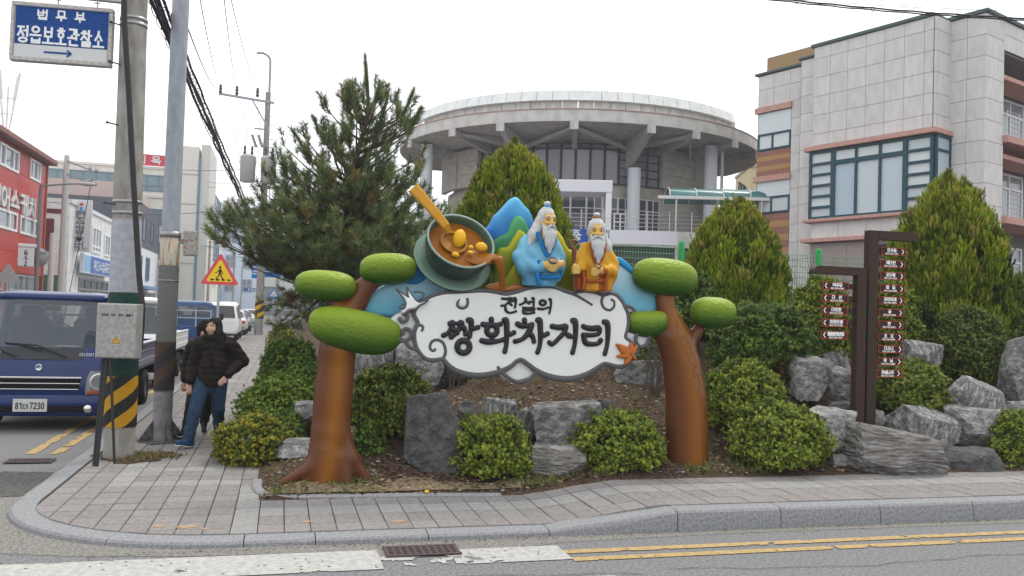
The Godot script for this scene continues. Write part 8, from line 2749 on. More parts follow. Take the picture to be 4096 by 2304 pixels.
func build_cables():
	var dark := plain(.035, .03, .04, .6)
	var grey := plain(.2, .2, .21, .6)
	var a := Vector3(-1.515, 5.176, -10.033)
	var b := Vector3(-1.334, 5.718, -52.64)
	var o := thing("cable_bundle", "thick bundle of looped telephone cables running down the side street", "cable", a)
	var path := sag(a, b, .1, 60)
	var r := RandomNumberGenerator.new()
	r.seed = 5
	for k in 4:
		var off := [Vector3(0, 0, 0), Vector3(.05, .05, 0), Vector3(-.05, -.04, .0), Vector3(.02, -.11, 0)][k] as Vector3
		var pts := []
		for i in path.size(): pts.append(path[i] - a + off + Vector3(r.randfn(), r.randfn(), 0) * .012)
		var mb := MB.new()
		mb.tube(pts, [.026, .018, .022, .014][k], 6)
		part("cable_strand", mb.done(), dark, o)
	var sp := MB.new()
	var coil := []
	var n := 900
	for i in n:
		var f := float(i) / n * (path.size() - 1)
		var j := int(f)
		var p: Vector3 = path[j].lerp(path[mini(j + 1, path.size() - 1)], f - j) - a
		var ang := i * .72
		coil.append(p + Vector3(cos(ang), sin(ang), 0) * (.085 + .02 * sin(i * .05)) + Vector3(0, -.03, 0))
	sp.tube(coil, .006, 4)
	part("lashing_spiral", sp.done(), dark, o).set_meta("kind", "stuff")
	var ends := [[Vector3(-1.953, 8.286, -18.959), Vector3(-3.92, 14.4, -51.8), "power wire to the left end of the crossarm"], [Vector3(-1.613, 9.034, -20.916), Vector3(-3.02, 14.4, -51.8), "power wire to the middle of the crossarm"], [Vector3(-1.626, 9.77, -22.968), Vector3(-1.87, 14.4, -51.8), "power wire to the right insulator of the crossarm"], [Vector3(-1.672, 6.235, -14.806), Vector3(-3.95, 14.2, -51.8), "lowest power wire to the crossarm"]]
	for e in ends:
		var w := thing("power_wire", e[2], "wire", e[0], 0.0, "power wires over the side street")
		var mb := MB.new()
		var pts := []
		for p in sag(e[0], e[1], .35): pts.append(p - e[0])
		mb.tube(pts, .013, 5)
		part("wire", mb.done(), grey, w)
	var dw := thing("dropper_wires", "thin looping wires between crossarm, fuses and transformers", "wire", Vector3(-1.27, .05, -51.9))
	for l in [[Vector3(-2.65, 13.8, .1), Vector3(-1.4, 9.8, .5)], [Vector3(-1.75, 13.8, .1), Vector3(-1.1, 10.9, .5)], [Vector3(-.6, 13.7, .1), Vector3(-.6, 9.2, .9)], [Vector3(-.65, 11.2, .3), Vector3(-.75, 10.9, .5)], [Vector3(-.3, 11.2, .3), Vector3(.4, 10.9, .5)], [Vector3(-1.4, 9.8, .5), Vector3(-.9, 9.2, .9)]]:
		var mb := MB.new()
		var bend: Vector3 = (l[0] + l[1]) / 2.0 + Vector3(.25, -.2, .15)
		mb.tube(spline([l[0], bend, l[1]], 6), .016, 5)
		part("wire", mb.done(), grey, dw)
	var cross := [[Vector3(-8.454, 11.174, -64.112), Vector3(-1.881, 9.747, -52.038)], [Vector3(-7.271, 13.156, -84.447), Vector3(-1.404, 9.041, -51.933)], [Vector3(-7.253, 12.71, -84.457), Vector3(-1.394, 8.786, -51.938)], [Vector3(-11.094, 7.384, -59.76), Vector3(-3.725, 7.445, -54.676)], [Vector3(-7.989, 9.692, -95.107), Vector3(-1.575, 6.258, -54.138)], [Vector3(-7.916, 7.81, -95.147), Vector3(-1.528, 5.05, -54.164)]]
	var cl := ["highest thin wire crossing between the beige building and the far pole", "second thin wire crossing below the cable bundle", "third thin wire crossing just below the second", "wire crossing in front of the dark grey building", "thin wire crossing in front of the hospital", "lowest thin wire crossing above the triangle sign"]
	for i in cross.size():
		var e: Array = cross[i]
		var w := thing("street_wire", cl[i], "wire", e[0], 0.0, "wires crossing the side street")
		var mb := MB.new()
		var pts := []
		for p in sag(e[0], e[1], .15): pts.append(p - e[0])
		mb.tube(pts, .018, 5)
		part("wire", mb.done(), dark, w)
	var p0 := Vector3(8.179, 7.825, -14.188)
	var p1 := Vector3(13.207, 7.18, -11.825)
	var tc := thing("overhead_cable", "dark lashed cable crossing the sky above the panel building", "cable", p0)
	for k in 3:
		var mb := MB.new()
		var pts := []
		var i := 0
		for p in sag(p0, p1, .06, 30):
			pts.append(p - p0 + Vector3(0, [0.0, -.035, .05][k] * (1.0 if k < 2 else float(i) / 10.0), 0) + Vector3(0, .006 * sin(i * 1.7 + k), 0))
			i += 1
		mb.tube(pts, [.016, .013, .005][k], 6)
		part("cable_strand", mb.done(), dark, tc)
	for x in [.16, .4, .66, .9]:
		var mb := MB.new()
		var c := p0.lerp(p1, x) - p0 - Vector3(0, .06 * 4 * x * (1 - x) + .02, 0)
		var loop := []
		for i in 9: loop.append(c + Vector3(.03 * cos(TAU * i / 8), .045 * sin(TAU * i / 8), 0))
		mb.tube(loop, .006, 5)
		part("cable_ring", mb.done(), dark, tc)

# ---------------------------------------------------------------- vehicles
func car_paint(r: float, g: float, b: float) -> StandardMaterial3D:
	var m := plain(r, g, b, .32)
	m.clearcoat_enabled = true
	m.clearcoat = .45
	m.clearcoat_roughness = .08
	return m

func wheel(o: Node3D, c: Vector3, r: float, w: float):
	var mb := MB.new()
	var t := Transform3D(Basis(Vector3(0, 0, 1), PI / 2), c)
	mb.lathe([Vector2(r * .62, -w / 2), Vector2(r * .93, -w / 2), Vector2(r, -w * .36), Vector2(r, w * .36), Vector2(r * .93, w / 2), Vector2(r * .62, w / 2)], 24, t)
	var wh := part("wheel", mb.done(), plain(.013, .013, .014, .8), o)
	mb = MB.new()
	mb.lathe([Vector2(0, -w * .3), Vector2(r * .3, -w * .38), Vector2(r * .55, -w * .25), Vector2(r * .64, -w * .46), Vector2(r * .64, w * .46), Vector2(r * .55, w * .25), Vector2(r * .3, w * .38), Vector2(0, w * .3)], 20, t)
	part("rim", mb.done(), plain(.35, .35, .36, .35, .6), wh)

func rr_ring(y: float, hw: float, z0: float, z1: float, rad: float) -> PackedVector3Array:
	var out := PackedVector3Array()
	for c in [[hw, z1, 0.0], [-hw, z1, 1.0], [-hw, z0, 2.0], [hw, z0, 3.0]]:
		for k in 5:
			var a: float = PI / 2.0 * (float(k) / 4.0 + c[2])
			out.append(Vector3(c[0] - signf(c[0]) * rad + cos(a) * rad, y, c[1] - signf(c[1] - (z0 + z1) / 2.0) * rad + sin(a) * rad))
	out.reverse()
	return out

# cab-over pickup, front at z = 0 looking along +z, bed behind
func truck(called: String, label: String, p: Vector3, turn: float, paint: StandardMaterial3D, bed_paint: StandardMaterial3D, near: bool) -> Node3D:
	var o := thing(called, label, "truck", p, turn, "pickup trucks parked along the kerb")
	var black := plain(.02, .02, .022, .5)
	var mb := MB.new()
	mb.loft([rr_ring(.3, .84, -1.5, -.06, .1), rr_ring(.42, .875, -1.5, -.0, .13), rr_ring(.62, .88, -1.5, .0, .16), rr_ring(.82, .88, -1.5, -.03, .17), rr_ring(.93, .875, -1.5, -.08, .17), rr_ring(1.09, .86, -1.5, -.17, .16)])
	part("cab_body", mb.done(), paint, o)
	mb = MB.new()
	mb.loft([rr_ring(1.7, .74, -1.46, -.52, .15), rr_ring(1.76, .745, -1.48, -.47, .17), rr_ring(1.8, .7, -1.42, -.56, .17), rr_ring(1.83, .55, -1.25, -.7, .2)])
	part("roof", mb.done(), paint, o)
	for s in [-1.0, 1.0]:
		mb = MB.new()
		mb.bar(Vector3(s * .82, 1.05, -.2), Vector3(s * .72, 1.72, -.52), .07, .06, .01)
		part("front_pillar", mb.done(), paint, o)
		mb = MB.new()
		mb.bar(Vector3(s * .84, 1.05, -1.44), Vector3(s * .73, 1.72, -1.42), .08, .1, .01)
		part("rear_pillar", mb.done(), paint, o)
	mb = MB.new()
	mb.box(Vector3(0, 1.2, -1.47), Vector3(1.66, .26, .04))
	mb.box(Vector3(0, 1.68, -1.45), Vector3(1.48, .08, .04))
	part("cab_back", mb.done(), paint, o)
	var pane := plain(.05, .075, .1, .04)
	pane.transparency = BaseMaterial3D.TRANSPARENCY_ALPHA
	pane.albedo_color.a = .5
	mb = MB.new()
	var rows := []
	for j in 5:
		var f := j / 4.0
		var row := PackedVector3Array()
		for i in 9:
			var u := i / 4.0 - 1.0
			row.append(Vector3(u * lerpf(.8, .71, f), lerpf(1.08, 1.71, f), lerpf(-.16, -.49, f) - .05 * u * u))
		rows.append(row)
	mb.loft(rows, false, false, true, false)
	part("windshield", mb.done(), pane, o)
	for s in [-1.0, 1.0]:
		mb = MB.new()
		mb.quad(Vector3(s * .845, 1.08, -.26), Vector3(s * .845, 1.08, -1.4), Vector3(s * .74, 1.7, -1.4), Vector3(s * .74, 1.7, -.56))
		part("side_window", mb.done(), pane, o)
	mb = MB.new()
	mb.quad(Vector3(.74, 1.32, -1.475), Vector3(-.74, 1.32, -1.475), Vector3(-.7, 1.65, -1.46), Vector3(.7, 1.65, -1.46))
	part("rear_window", mb.done(), pane, o)
	mb = MB.new()
	mb.box(Vector3(0, 1.02, -.42), Vector3(1.6, .16, .4), .05)
	part("dashboard", mb.done(), plain(.05, .055, .065, .8), o)
	for s in [-.42, .42]:
		mb = MB.new()
		mb.box(Vector3(s, 1.16, -1.2), Vector3(.56, .62, .16), .07, )
		mb.box(Vector3(s, 1.53, -1.22), Vector3(.28, .2, .1), .04)
		part("seat", mb.done(), plain(.05, .055, .065, .9), o)
	mb = MB.new()
	mb.tube(Array(range(17)).map(func(i): return Vector3(.4 + .17 * cos(TAU * i / 16), 1.16 + .15 * sin(TAU * i / 16), -.62 - .08 * sin(TAU * i / 16))), .014, 6)
	part("steering_wheel", mb.done(), black, o)
	mb = MB.new()
	mb.box(Vector3(0, 1.6, -.58), Vector3(.2, .06, .03), .01)
	part("inner_mirror", mb.done(), black, o)
	mb = MB.new()
	rows = []
	for j in 3:
		var row := PackedVector3Array()
		for i in 11:
			var u := i / 5.0 - 1.0
			row.append(Vector3(u * .79, lerpf(.93, 1.085, j / 2.0), lerpf(-.07, -.158, j / 2.0) - .07 * pow(absf(u), 5)))
		rows.append(row)
	mb.loft(rows, false, false, true, false)
	part("black_cowl_panel", mb.done(), plain(.035, .038, .045, .4), o)
	mb = MB.new()
	mb.box(Vector3(0, .62, -.02), Vector3(1.02, .18, .06), .02)
	var gr := part("grille", mb.done(), M.black, o)
	for k in 3:
		mb = MB.new()
		mb.box(Vector3(0, .7 - k * .075, .018), Vector3(1.05 - .03 * k, .024 if k == 0 else .012, .02), .005)
		part("chrome_bar", mb.done(), M.chrome, gr)
	mb = MB.new()
	mb.lathe([Vector2(0, .008), Vector2(.03, .008), Vector2(.036, .014), Vector2(.042, .012), Vector2(.044, 0)], 20, Transform3D(Basis(Vector3.RIGHT, PI / 2), Vector3(0, .83, -.025)))
	var em := part("emblem", mb.done(), M.chrome, o)
	mb = MB.new()
	mb.bar(Vector3(-.014, .848, -.012), Vector3(-.014, .812, -.012), .006, .008)
	mb.bar(Vector3(-.01, .83, -.012), Vector3(.016, .848, -.012), .006, .008)
	mb.bar(Vector3(-.01, .83, -.012), Vector3(.018, .812, -.012), .006, .008)
	part("emblem_mark", mb.done(), plain(.03, .12, .4, .3), em)
	mb = MB.new()
	mb.loft([rr_ring(.2, .86, -.35, .0, .08), rr_ring(.24, .885, -.35, .04, .1), rr_ring(.42, .89, -.35, .05, .1), rr_ring(.475, .885, -.35, .025, .1)])
	part("bumper", mb.done(), paint, o)
	mb = MB.new()
	mb.box(Vector3(0, .3, .035), Vector3(1.25, .1, .04), .02)
	part("bumper_intake", mb.done(), M.black, o)
	for s in [-1.0, 1.0]:
		mb = MB.new()
		mb.loft([rr_ring(.485, .15, -.16, .0, .05), rr_ring(.53, .16, -.17, .0, .06), rr_ring(.7, .14, -.18, -.01, .06), rr_ring(.79, .1, -.18, -.03, .06)])
		var hl := part("headlight", mb.done(), plain(.14, .15, .16, .12), o, Transform3D(Basis(Vector3.UP, s * .35), Vector3(s * .735, 0, .012)))
		mb = MB.new()
		mb.lathe([Vector2(0, .0), Vector2(.07, .015), Vector2(.1, .045), Vector2(.115, .03), Vector2(.115, -.02)], 20, Transform3D(Basis(Vector3.RIGHT, PI / 2), Vector3(s * .0, .65, -.03)))
		part("lamp", mb.done(), plain(.55, .58, .6, .1, .5), hl)
		mb = MB.new()
		mb.box(Vector3(0, .515, -.012), Vector3(.28, .05, .04), .012)
		part("amber_strip", mb.done(), plain(.35, .07, .02, .25), hl)
		mb = MB.new()
		mb.lathe([Vector2(0, .03), Vector2(.045, .03), Vector2(.055, .02), Vector2(.055, 0)], 16, Transform3D(Basis(Vector3.RIGHT, PI / 2), Vector3(s * .62, .3, .03)))
		part("fog_lamp", mb.done(), M.chrome, o)
		mb = MB.new()
		mb.tube([Vector3(s * .86, 1.2, -.3), Vector3(s * 1.0, 1.28, -.18)], .014, 6)
		mb.box(Vector3(s * 1.03, 1.3, -.18), Vector3(.14, .24, .07), .03)
		part("mirror", mb.done(), black, o)
		mb = MB.new()
		mb.bar(Vector3(s * .3 - .3, 1.06, -.1), Vector3(s * .3 - .62, 1.13, -.17), .02, .014)
		mb.tube([Vector3(s * .3 + .02, .97, -.06), Vector3(s * .3 - .35, 1.11, -.13), Vector3(s * .3 - .75, 1.13, -.19)], .011, 5)
		part("wiper", mb.done(), black, o)
	mb = MB.new()
	mb.box(Vector3(-.06, .345, .058), Vector3(.4, .165, .012), .004)
	var pl := part("number_plate", mb.done(), plain(.5, .51, .5, .5), o)
	if near:
		mb = MB.new()
		var q := Transform3D(Basis(), Vector3.ZERO)
		latin(mb, "81", Vector3(-.19, .338, .065), .088, .003, "Droid Sans", q, .66)
		latin(mb, "7230", Vector3(.022, .338, .065), .088, .003, "Droid Sans", q, .66)
		write(mb, "더", Vector2(-.113, .332), .058, .01, .065, .003)
		part("plate_numbers", mb.done(), plain(.03, .045, .03, .6), pl)
		mb = MB.new()
		latin(mb, "SILENT", Vector3(.55, 1.0, -.105), .04, .004, "Droid Sans")
		latin(mb, "bongo", Vector3(-.6, 1.02, -.12), .06, .004, "Droid Sans")
		part("badge_lettering", mb.done(), plain(.5, .5, .52, .4), o)
		mb = MB.new()
		mb.box(Vector3(.28, 1.1, -.3), Vector3(.26, .01, .12))
		part("paper", mb.done(), M.white, o)
	mb = MB.new()
	mb.box(Vector3(0, .68, -3.2), Vector3(1.72, .08, 3.2), .01)
	part("bed_floor", mb.done(), plain(.12, .12, .13, .8), o)
	for s in [-1.0, 1.0]:
		mb = MB.new()
		mb.box(Vector3(s * .86, .87, -3.2), Vector3(.05, .36, 3.2), .012)
		var bs := part("side_board", mb.done(), bed_paint, o)
		mb = MB.new()
		mb.box(Vector3(s * .86, 1.06, -3.2), Vector3(.075, .03, 3.22), .008)
		part("top_rail", mb.done(), plain(.45, .46, .48, .4), bs)
		for y in [.78, .92]:
			mb = MB.new()
			mb.box(Vector3(s * .888, y, -3.2), Vector3(.012, .04, 3.1), .004)
			part("pressed_rib", mb.done(), bed_paint, bs)
		mb = MB.new()
		mb.box(Vector3(s * .7, .5, -4.81), Vector3(.26, .11, .05), .015)
		part("tail_light", mb.done(), plain(.5, .02, .015, .2), o)
	mb = MB.new()
	mb.box(Vector3(0, .87, -4.8), Vector3(1.7, .36, .05), .012)
	part("tailgate", mb.done(), bed_paint, o)
	mb = MB.new()
	mb.box(Vector3(0, 1.25, -1.62), Vector3(1.6, .03, .04))
	mb.box(Vector3(0, 1.5, -1.62), Vector3(1.5, .03, .04))
	for x in [-.78, -.3, .3, .78]: mb.box(Vector3(x, 1.15, -1.62), Vector3(.035, .75, .035))
	part("head_board", mb.done(), plain(.4, .41, .43, .4), o)
	mb = MB.new()
	for s in [-.35, .35]: mb.box(Vector3(s, .5, -2.6), Vector3(.1, .14, 4.3))
	mb.box(Vector3(0, .4, -2.2), Vector3(.9, .25, .7))
	part("chassis", mb.done(), M.black, o)
	mb = MB.new()
	mb.box(Vector3(0, .5, -4.74), Vector3(1.7, .16, .05))
	part("rear_crossbar", mb.done(), M.black, o)
	for s in [-1.0, 1.0]:
		wheel(o, Vector3(s * .74, .31, -.78), .31, .2)
		wheel(o, Vector3(s * .72, .29, -3.35), .29, .26)
		mb = MB.new()
		mb.tube(Array(range(9)).map(func(i): return Vector3(s * .86, .31 + .37 * sin(PI * i / 8.0), -.78 + .37 * cos(PI * i / 8.0))), .035, 6)
		part("wheel_arch", mb.done(), M.black, o)
	return o

# body rings along z; every entry: z, half width, sill, belt, roof, roof half width
func car(called: String, label: String, category: String, p: Vector3, turn: float, paint: StandardMaterial3D, rows: Array, wheels: Array, glass_spans: Array, lamp_z: Array):
	var o := thing(called, label, category, p, turn, "cars parked along the side street")
	var rings := []
	for r in rows:
		var z: float = r[0]
		var w: float = r[1]
		var s: float = r[2]
		var b: float = r[3]
		var t: float = r[4]
		var tw: float = r[5]
		rings.append(PackedVector3Array([Vector3(-w * .9, s, z), Vector3(-w, s + .12, z), Vector3(-w * 1.01, (s + b) / 2.0, z), Vector3(-w * .97, b, z), Vector3(-lerpf(w, tw, .9), lerpf(b, t, .88), z), Vector3(-tw * .82, t, z), Vector3(0, t + .015, z), Vector3(tw * .82, t, z), Vector3(lerpf(w, tw, .9), lerpf(b, t, .88), z), Vector3(w * .97, b, z), Vector3(w * 1.01, (s + b) / 2.0, z), Vector3(w, s + .12, z), Vector3(w * .9, s, z)]))
	var mb := MB.new()
	mb.loft(rings)
	part("body", mb.done(), paint, o)
	var gl := plain(.03, .036, .042, .04)
	for g in glass_spans:
		for s in [-1.0, 1.0]:
			mb = MB.new()
			var a: Array = g[0]
			var b: Array = g[1]
			mb.quad(Vector3(s * a[1], a[2], a[0]), Vector3(s * b[1], b[2], b[0]), Vector3(s * b[3], b[4], b[0] - b[5]), Vector3(s * a[3], a[4], a[0] - a[5]))
			part("side_window", mb.done(), gl, o)
	for e in lamp_z:   # [z, belt, roof, half width low, half width high, z at roof, is rear]
		mb = MB.new()
		mb.quad(Vector3(-e[3], e[1], e[0]), Vector3(e[3], e[1], e[0]), Vector3(e[4], e[2], e[5]), Vector3(-e[4], e[2], e[5]))
		part("rear_window" if e[6] else "windshield", mb.done(), gl, o)
		var zz: float = rows[-1][0] if not e[6] else rows[0][0]
		var sg := -1.0 if e[6] else 1.0
		for s in [-1.0, 1.0]:
			mb = MB.new()
			mb.box(Vector3(s * e[3] * 1.02, e[1] - .22, zz + sg * .0), Vector3(.16, .2 if e[6] else .13, .08), .03)
			part("tail_light" if e[6] else "headlight", mb.done(), plain(.5, .015, .02, .2) if e[6] else plain(.6, .62, .64, .1), o)
		mb = MB.new()
		mb.box(Vector3(0, rows[0][2] + .12, zz + sg * .04), Vector3(e[3] * 2.0, .18, .1), .03)
		part("bumper", mb.done(), paint if not e[6] else plain(.2, .2, .21, .6), o)
		mb = MB.new()
		mb.box(Vector3(0, rows[0][2] + .3, zz + sg * .03), Vector3(.45, .14, .04), .01)
		part("number_plate", mb.done(), plain(.6, .6, .6, .5), o)
	for w in wheels:
		for s in [-1.0, 1.0]: wheel(o, Vector3(s * (rows[1][1] - .1), w[1], w[0]), w[1], .2)
	return o

func build_vehicles():
	var navy := car_paint(.003, .018, .1)
	var t0 := truck("pickup_truck", "dark blue cab over pickup truck facing the viewer beside the concrete pole", Vector3(-3.03, 0, -12.35), 0.0, navy, navy, true)
	var whitep := car_paint(.66, .67, .68)
	truck("pickup_truck", "white cab over pickup truck parked behind the blue one", Vector3(-3.15, 0, -18.2), 0.0, whitep, whitep, false)
	truck("pickup_truck", "blue pickup truck seen from behind past the walking woman", Vector3(-3.1, 0, -32.3), PI, car_paint(.035, .085, .19), car_paint(.02, .055, .16), false)
	truck("pickup_truck", "pale teal truck glimpsed at the left edge above the blue truck", Vector3(-8.9, 0, -26.5), 0.12, car_paint(.2, .5, .5), car_paint(.2, .5, .5), false)
	var suv_g := [[[-1.75, .93, 1.1, .78, 1.68, -.02], [-.7, .93, 1.1, .78, 1.7, 0.0]], [[-.6, .93, 1.1, .78, 1.7, 0.0], [.85, .93, 1.1, .77, 1.68, .45]]]
	car("white_suv", "boxy white off roader seen from behind right of the triangle sign", "car", Vector3(-2.85, 0, -44.5), PI, whitep, [[-2.15, .8, .42, .85, .9, .7], [-1.95, .88, .38, 1.0, 1.04, .8], [-1.0, .9, .35, 1.06, 1.12, .84], [-.5, .91, .35, 1.05, 1.8, .68], [.0, .91, .35, 1.05, 1.84, .7], [1.5, .91, .35, 1.05, 1.82, .7], [2.0, .9, .36, 1.05, 1.76, .7], [2.12, .88, .38, 1.0, 1.2, .74], [2.15, .8, .45, .95, 1.0, .68]].map(func(r): return [-r[0], r[1], r[2], r[3], r[4], r[5]]).slice(0, 9), [[-1.35, .37], [1.35, .37]], suv_g, [[-2.16, 1.12, 1.68, .74, .64, -2.05, true]])
	var sedan := [[-2.25, .78, .4, .85, .9, .7], [-2.1, .86, .34, .92, .98, .76], [-1.5, .88, .3, .95, 1.03, .78], [-.95, .88, .3, .95, 1.38, .62], [-.3, .88, .3, .95, 1.45, .64], [.4, .88, .3, .95, 1.4, .62], [1.15, .88, .3, .93, .98, .78], [2.0, .85, .34, .82, .86, .72], [2.25, .76, .4, .7, .72, .62]]
	var sed_g := [[[-1.35, .89, .99, .72, 1.33, -.38], [-.2, .89, .99, .72, 1.38, 0.0]], [[-.1, .89, .99, .72, 1.38, 0.0], [1.0, .89, .97, .72, 1.34, .5]]]
	car("white_sedan", "white saloon car parked ahead of the white off roader", "car", Vector3(-2.8, 0, -52.5), PI, whitep, sedan, [[-1.35, .31], [1.4, .31]], sed_g, [[-1.62, 1.0, 1.36, .74, .6, -1.0, true]])
	car("grey_sedan", "dark grey saloon car parked beyond the white saloon", "car", Vector3(-2.85, 0, -60.0), 0.0, car_paint(.09, .1, .115), sedan, [[-1.35, .31], [1.4, .31]], sed_g, [[1.12, 1.0, 1.37, .76, .62, .52, false]])
	var van := [[-2.5, .85, .4, 1.0, 1.6, .7], [-2.4, .92, .35, 1.05, 1.9, .74], [.9, .92, .35, 1.05, 1.95, .75], [1.5, .92, .35, 1.05, 1.85, .72], [2.1, .9, .36, 1.0, 1.1, .8], [2.5, .84, .4, .85, .9, .72]]
	var van_g := [[[-2.2, .94, 1.12, .82, 1.75, 0.0], [-.6, .94, 1.12, .82, 1.78, 0.0]], [[-.5, .94, 1.12, .82, 1.78, 0.0], [1.75, .94, 1.1, .8, 1.75, .35]]]
	car("white_van", "white van driving towards the viewer far down the side street", "van", Vector3(-3.9, 0, -66.0), 0.0, whitep, van, [[-1.6, .33], [1.6, .33]], van_g, [[2.02, 1.12, 1.78, .8, .68, 1.56, false]])
	car("silver_car", "pale silver car below the white van's windscreen", "car", Vector3(-2.6, 0, -74.0), 0.0, car_paint(.4, .43, .46), sedan, [[-1.35, .31], [1.4, .31]], sed_g, [[1.12, 1.0, 1.37, .76, .62, .52, false]])
	car("dark_car", "dark car parked at the far end of the row", "car", Vector3(-2.6, 0, -84.0), PI, car_paint(.03, .03, .035), sedan, [[-1.35, .31], [1.4, .31]], sed_g, [[-1.62, 1.0, 1.36, .74, .6, -1.0, true]])
	car("parked_car", "small pale car parked across the side street by the shops", "car", Vector3(-9.6, 0, -70.0), 0.0, car_paint(.5, .5, .5), sedan, [[-1.35, .31], [1.4, .31]], sed_g, [[1.12, 1.0, 1.37, .76, .62, .52, false]])

# ---------------------------------------------------------------- people
func person(label: String, p: Vector3, turn: float, k: float, hooded: bool) -> Node3D:
	var o := thing("person", label, "person", p, turn)
	o.scale = Vector3.ONE * k
	var pelvis := Vector3(0, .82, 0)
	var chest := Vector3(.03, 1.2, .01)
	var neck := Vector3(.02, 1.37, .0)
	var head := Vector3(.0, 1.475, .02)
	var shl := Vector3(-.165, 1.27, 0)
	var shr := Vector3(.215, 1.28, 0)
	var ell := Vector3(-.235, 1.0, -.03)
	var elr := Vector3(.36, 1.06, -.08)
	var wrl := Vector3(-.245, .78, .05)
	var wrr := Vector3(.2, .88, .1)
	var hipl := Vector3(-.09, .8, 0)
	var hipr := Vector3(.1, .8, -.0)
	var knl := Vector3(-.14, .445, .19)
	var knr := Vector3(.09, .45, -.06)
	var anl := Vector3(-.19, .1, .27)
	var anr := Vector3(.05, .15, -.36)
	var skin := plain(.5, .31, .24, .55)
	var mb := body([
		[pelvis, chest, .1, .095, Vector3(1.15, 1, .75)], [chest, neck, .08, .05], [neck, head, .047, .05],
		[shl, ell, .05, .04], [ell, wrl, .038, .026], [shr, elr, .05, .04], [elr, wrr, .038, .026],
		[hipl, knl, .085, .058], [knl, anl, .055, .038], [hipr, knr, .085, .058], [knr, anr, .055, .038],
		[shl, shr, .045, .045]], .02, .012)
	for h in [[wrl, Vector3(-.02, -1, .1).normalized(), 1.0], [wrr, Vector3(-.5, -.75, .2).normalized(), -1.0]]:
		var w: Vector3 = h[0]
		var d: Vector3 = h[1]
		var s = d.cross(Vector3(0, 0, 1)).normalized() * h[2]
		var hb := [[w, w + d * .075, .024, .03, Vector3(1, 1, .8)]]
		for f in 4:
			var root = w + d * .08 + s * (.024 - f * .016)
			var mid = root + d * (.036 - .004 * absf(f - 1.3)) + Vector3(0, 0, .004)
			hb.append([root, mid, .0095, .009])
			hb.append([mid, mid + (d * .75 + Vector3(0, .0, -.5)) * .034, .009, .0075])
		hb.append([w + d * .03 + s * .022, w + d * .07 + s * .046 + Vector3(0, 0, .014), .011, .009])
		body(hb, .006, .005, mb)
	var look := Transform3D(Basis(Vector3.UP, -.42) * Basis(Vector3.RIGHT, -.12), head)
	var at_head := func(x: float, y: float, z: float) -> Vector3: return look * Vector3(x, y, z)
	var hd := [
		[at_head.call(0, .035, -.012), at_head.call(0, .01, .0), .078, .074, Vector3(.95, 1, 1)], [at_head.call(0, -.03, .015), at_head.call(0, -.072, .03), .062, .036],
		[at_head.call(-.035, -.025, .045), at_head.call(-.035, -.025, .045), .028, .028], [at_head.call(.035, -.025, .045), at_head.call(.035, -.025, .045), .028, .028],
		[at_head.call(0, .012, .075), at_head.call(0, -.022, .088), .009, .013], [at_head.call(-.012, -.026, .078), at_head.call(.012, -.026, .078), .009, .009],
		[at_head.call(-.014, -.052, .076), at_head.call(.014, -.052, .076), .0075, .0075], [at_head.call(-.012, -.063, .072), at_head.call(.012, -.063, .072), .009, .009],
		[at_head.call(-.05, .032, .052), at_head.call(-.015, .036, .067), .01, .01], [at_head.call(.05, .032, .052), at_head.call(.015, .036, .067), .01, .01],
		[at_head.call(-.074, .01, -.01), at_head.call(-.072, -.03, -.008), .014, .011, Vector3(.7, 1, 1)], [at_head.call(.074, .01, -.01), at_head.call(.072, -.03, -.008), .014, .011, Vector3(.7, 1, 1)],
		[at_head.call(0, -.05, -.02), neck, .05, .048]]
	body(hd, .0055, .006, mb)
	part("body", mb.done(), skin, o)
	for s in [-1.0, 1.0]:
		mb = MB.new()
		mb.tube([Vector3(s * .046, .016, .06), Vector3(s * .031, .021, .071), Vector3(s * .016, .015, .074)], .0045, 6)
		part("eye", mb.done(), plain(.02, .014, .012, .3), o, look)
		mb = MB.new()
		mb.tube([Vector3(s * .052, .038, .058), Vector3(s * .034, .046, .073), Vector3(s * .014, .042, .078)], .0038, 6)
		part("eyebrow", mb.done(), plain(.03, .022, .02, .8), o, look)
	mb = MB.new()
	mb.tube([Vector3(-.02, -.057, .08), Vector3(0, -.058, .088), Vector3(.02, -.057, .08)], .005, 6)
	part("lips", mb.done(), plain(.32, .09, .08, .5), o, look)
	var hair := plain(.012, .01, .01, .55)
	var strand := func(q: Vector3) -> float: return .003 * sin(q.x * 160.0 + q.y * 14.0)
	var hr := [[at_head.call(0, .052, -.028), at_head.call(0, .02, -.04), .088, .092], [at_head.call(.0, .0, -.05), at_head.call(.03, -.14, -.06), .085, .08],
		[at_head.call(.072, .05, .01), at_head.call(.098, -.06, .0), .028, .046], [at_head.call(.098, -.06, .0), at_head.call(.12, -.17, -.02), .046, .045], [at_head.call(.06, -.1, -.06), at_head.call(.08, -.24, -.05), .08, .06],
		[at_head.call(-.07, .055, .0), at_head.call(-.088, -.05, -.03), .022, .03], [at_head.call(.03, .098, .03), at_head.call(.07, .06, .045), .022, .02], [at_head.call(.0, .1, .03), at_head.call(-.06, .065, .04), .02, .018]]
	part("hair", body(hr, .009, .008, null, strand).done(), hair, o)
	var coat := mottled(lin(.01, .0065, .006), lin(.02, .0135, .012), .04, Vector3.ONE * 2.0, 700, .55)
	var quilt := func(q: Vector3) -> float:
		var yy := q.y + (absf(q.x - .02) * .22 if q.y > .98 else 0.0)
		return .0065 * pow(absf(cos(yy * 39.0)), 5.0) + .004 * sin(q.x * 50.0 + q.y * 20.0)
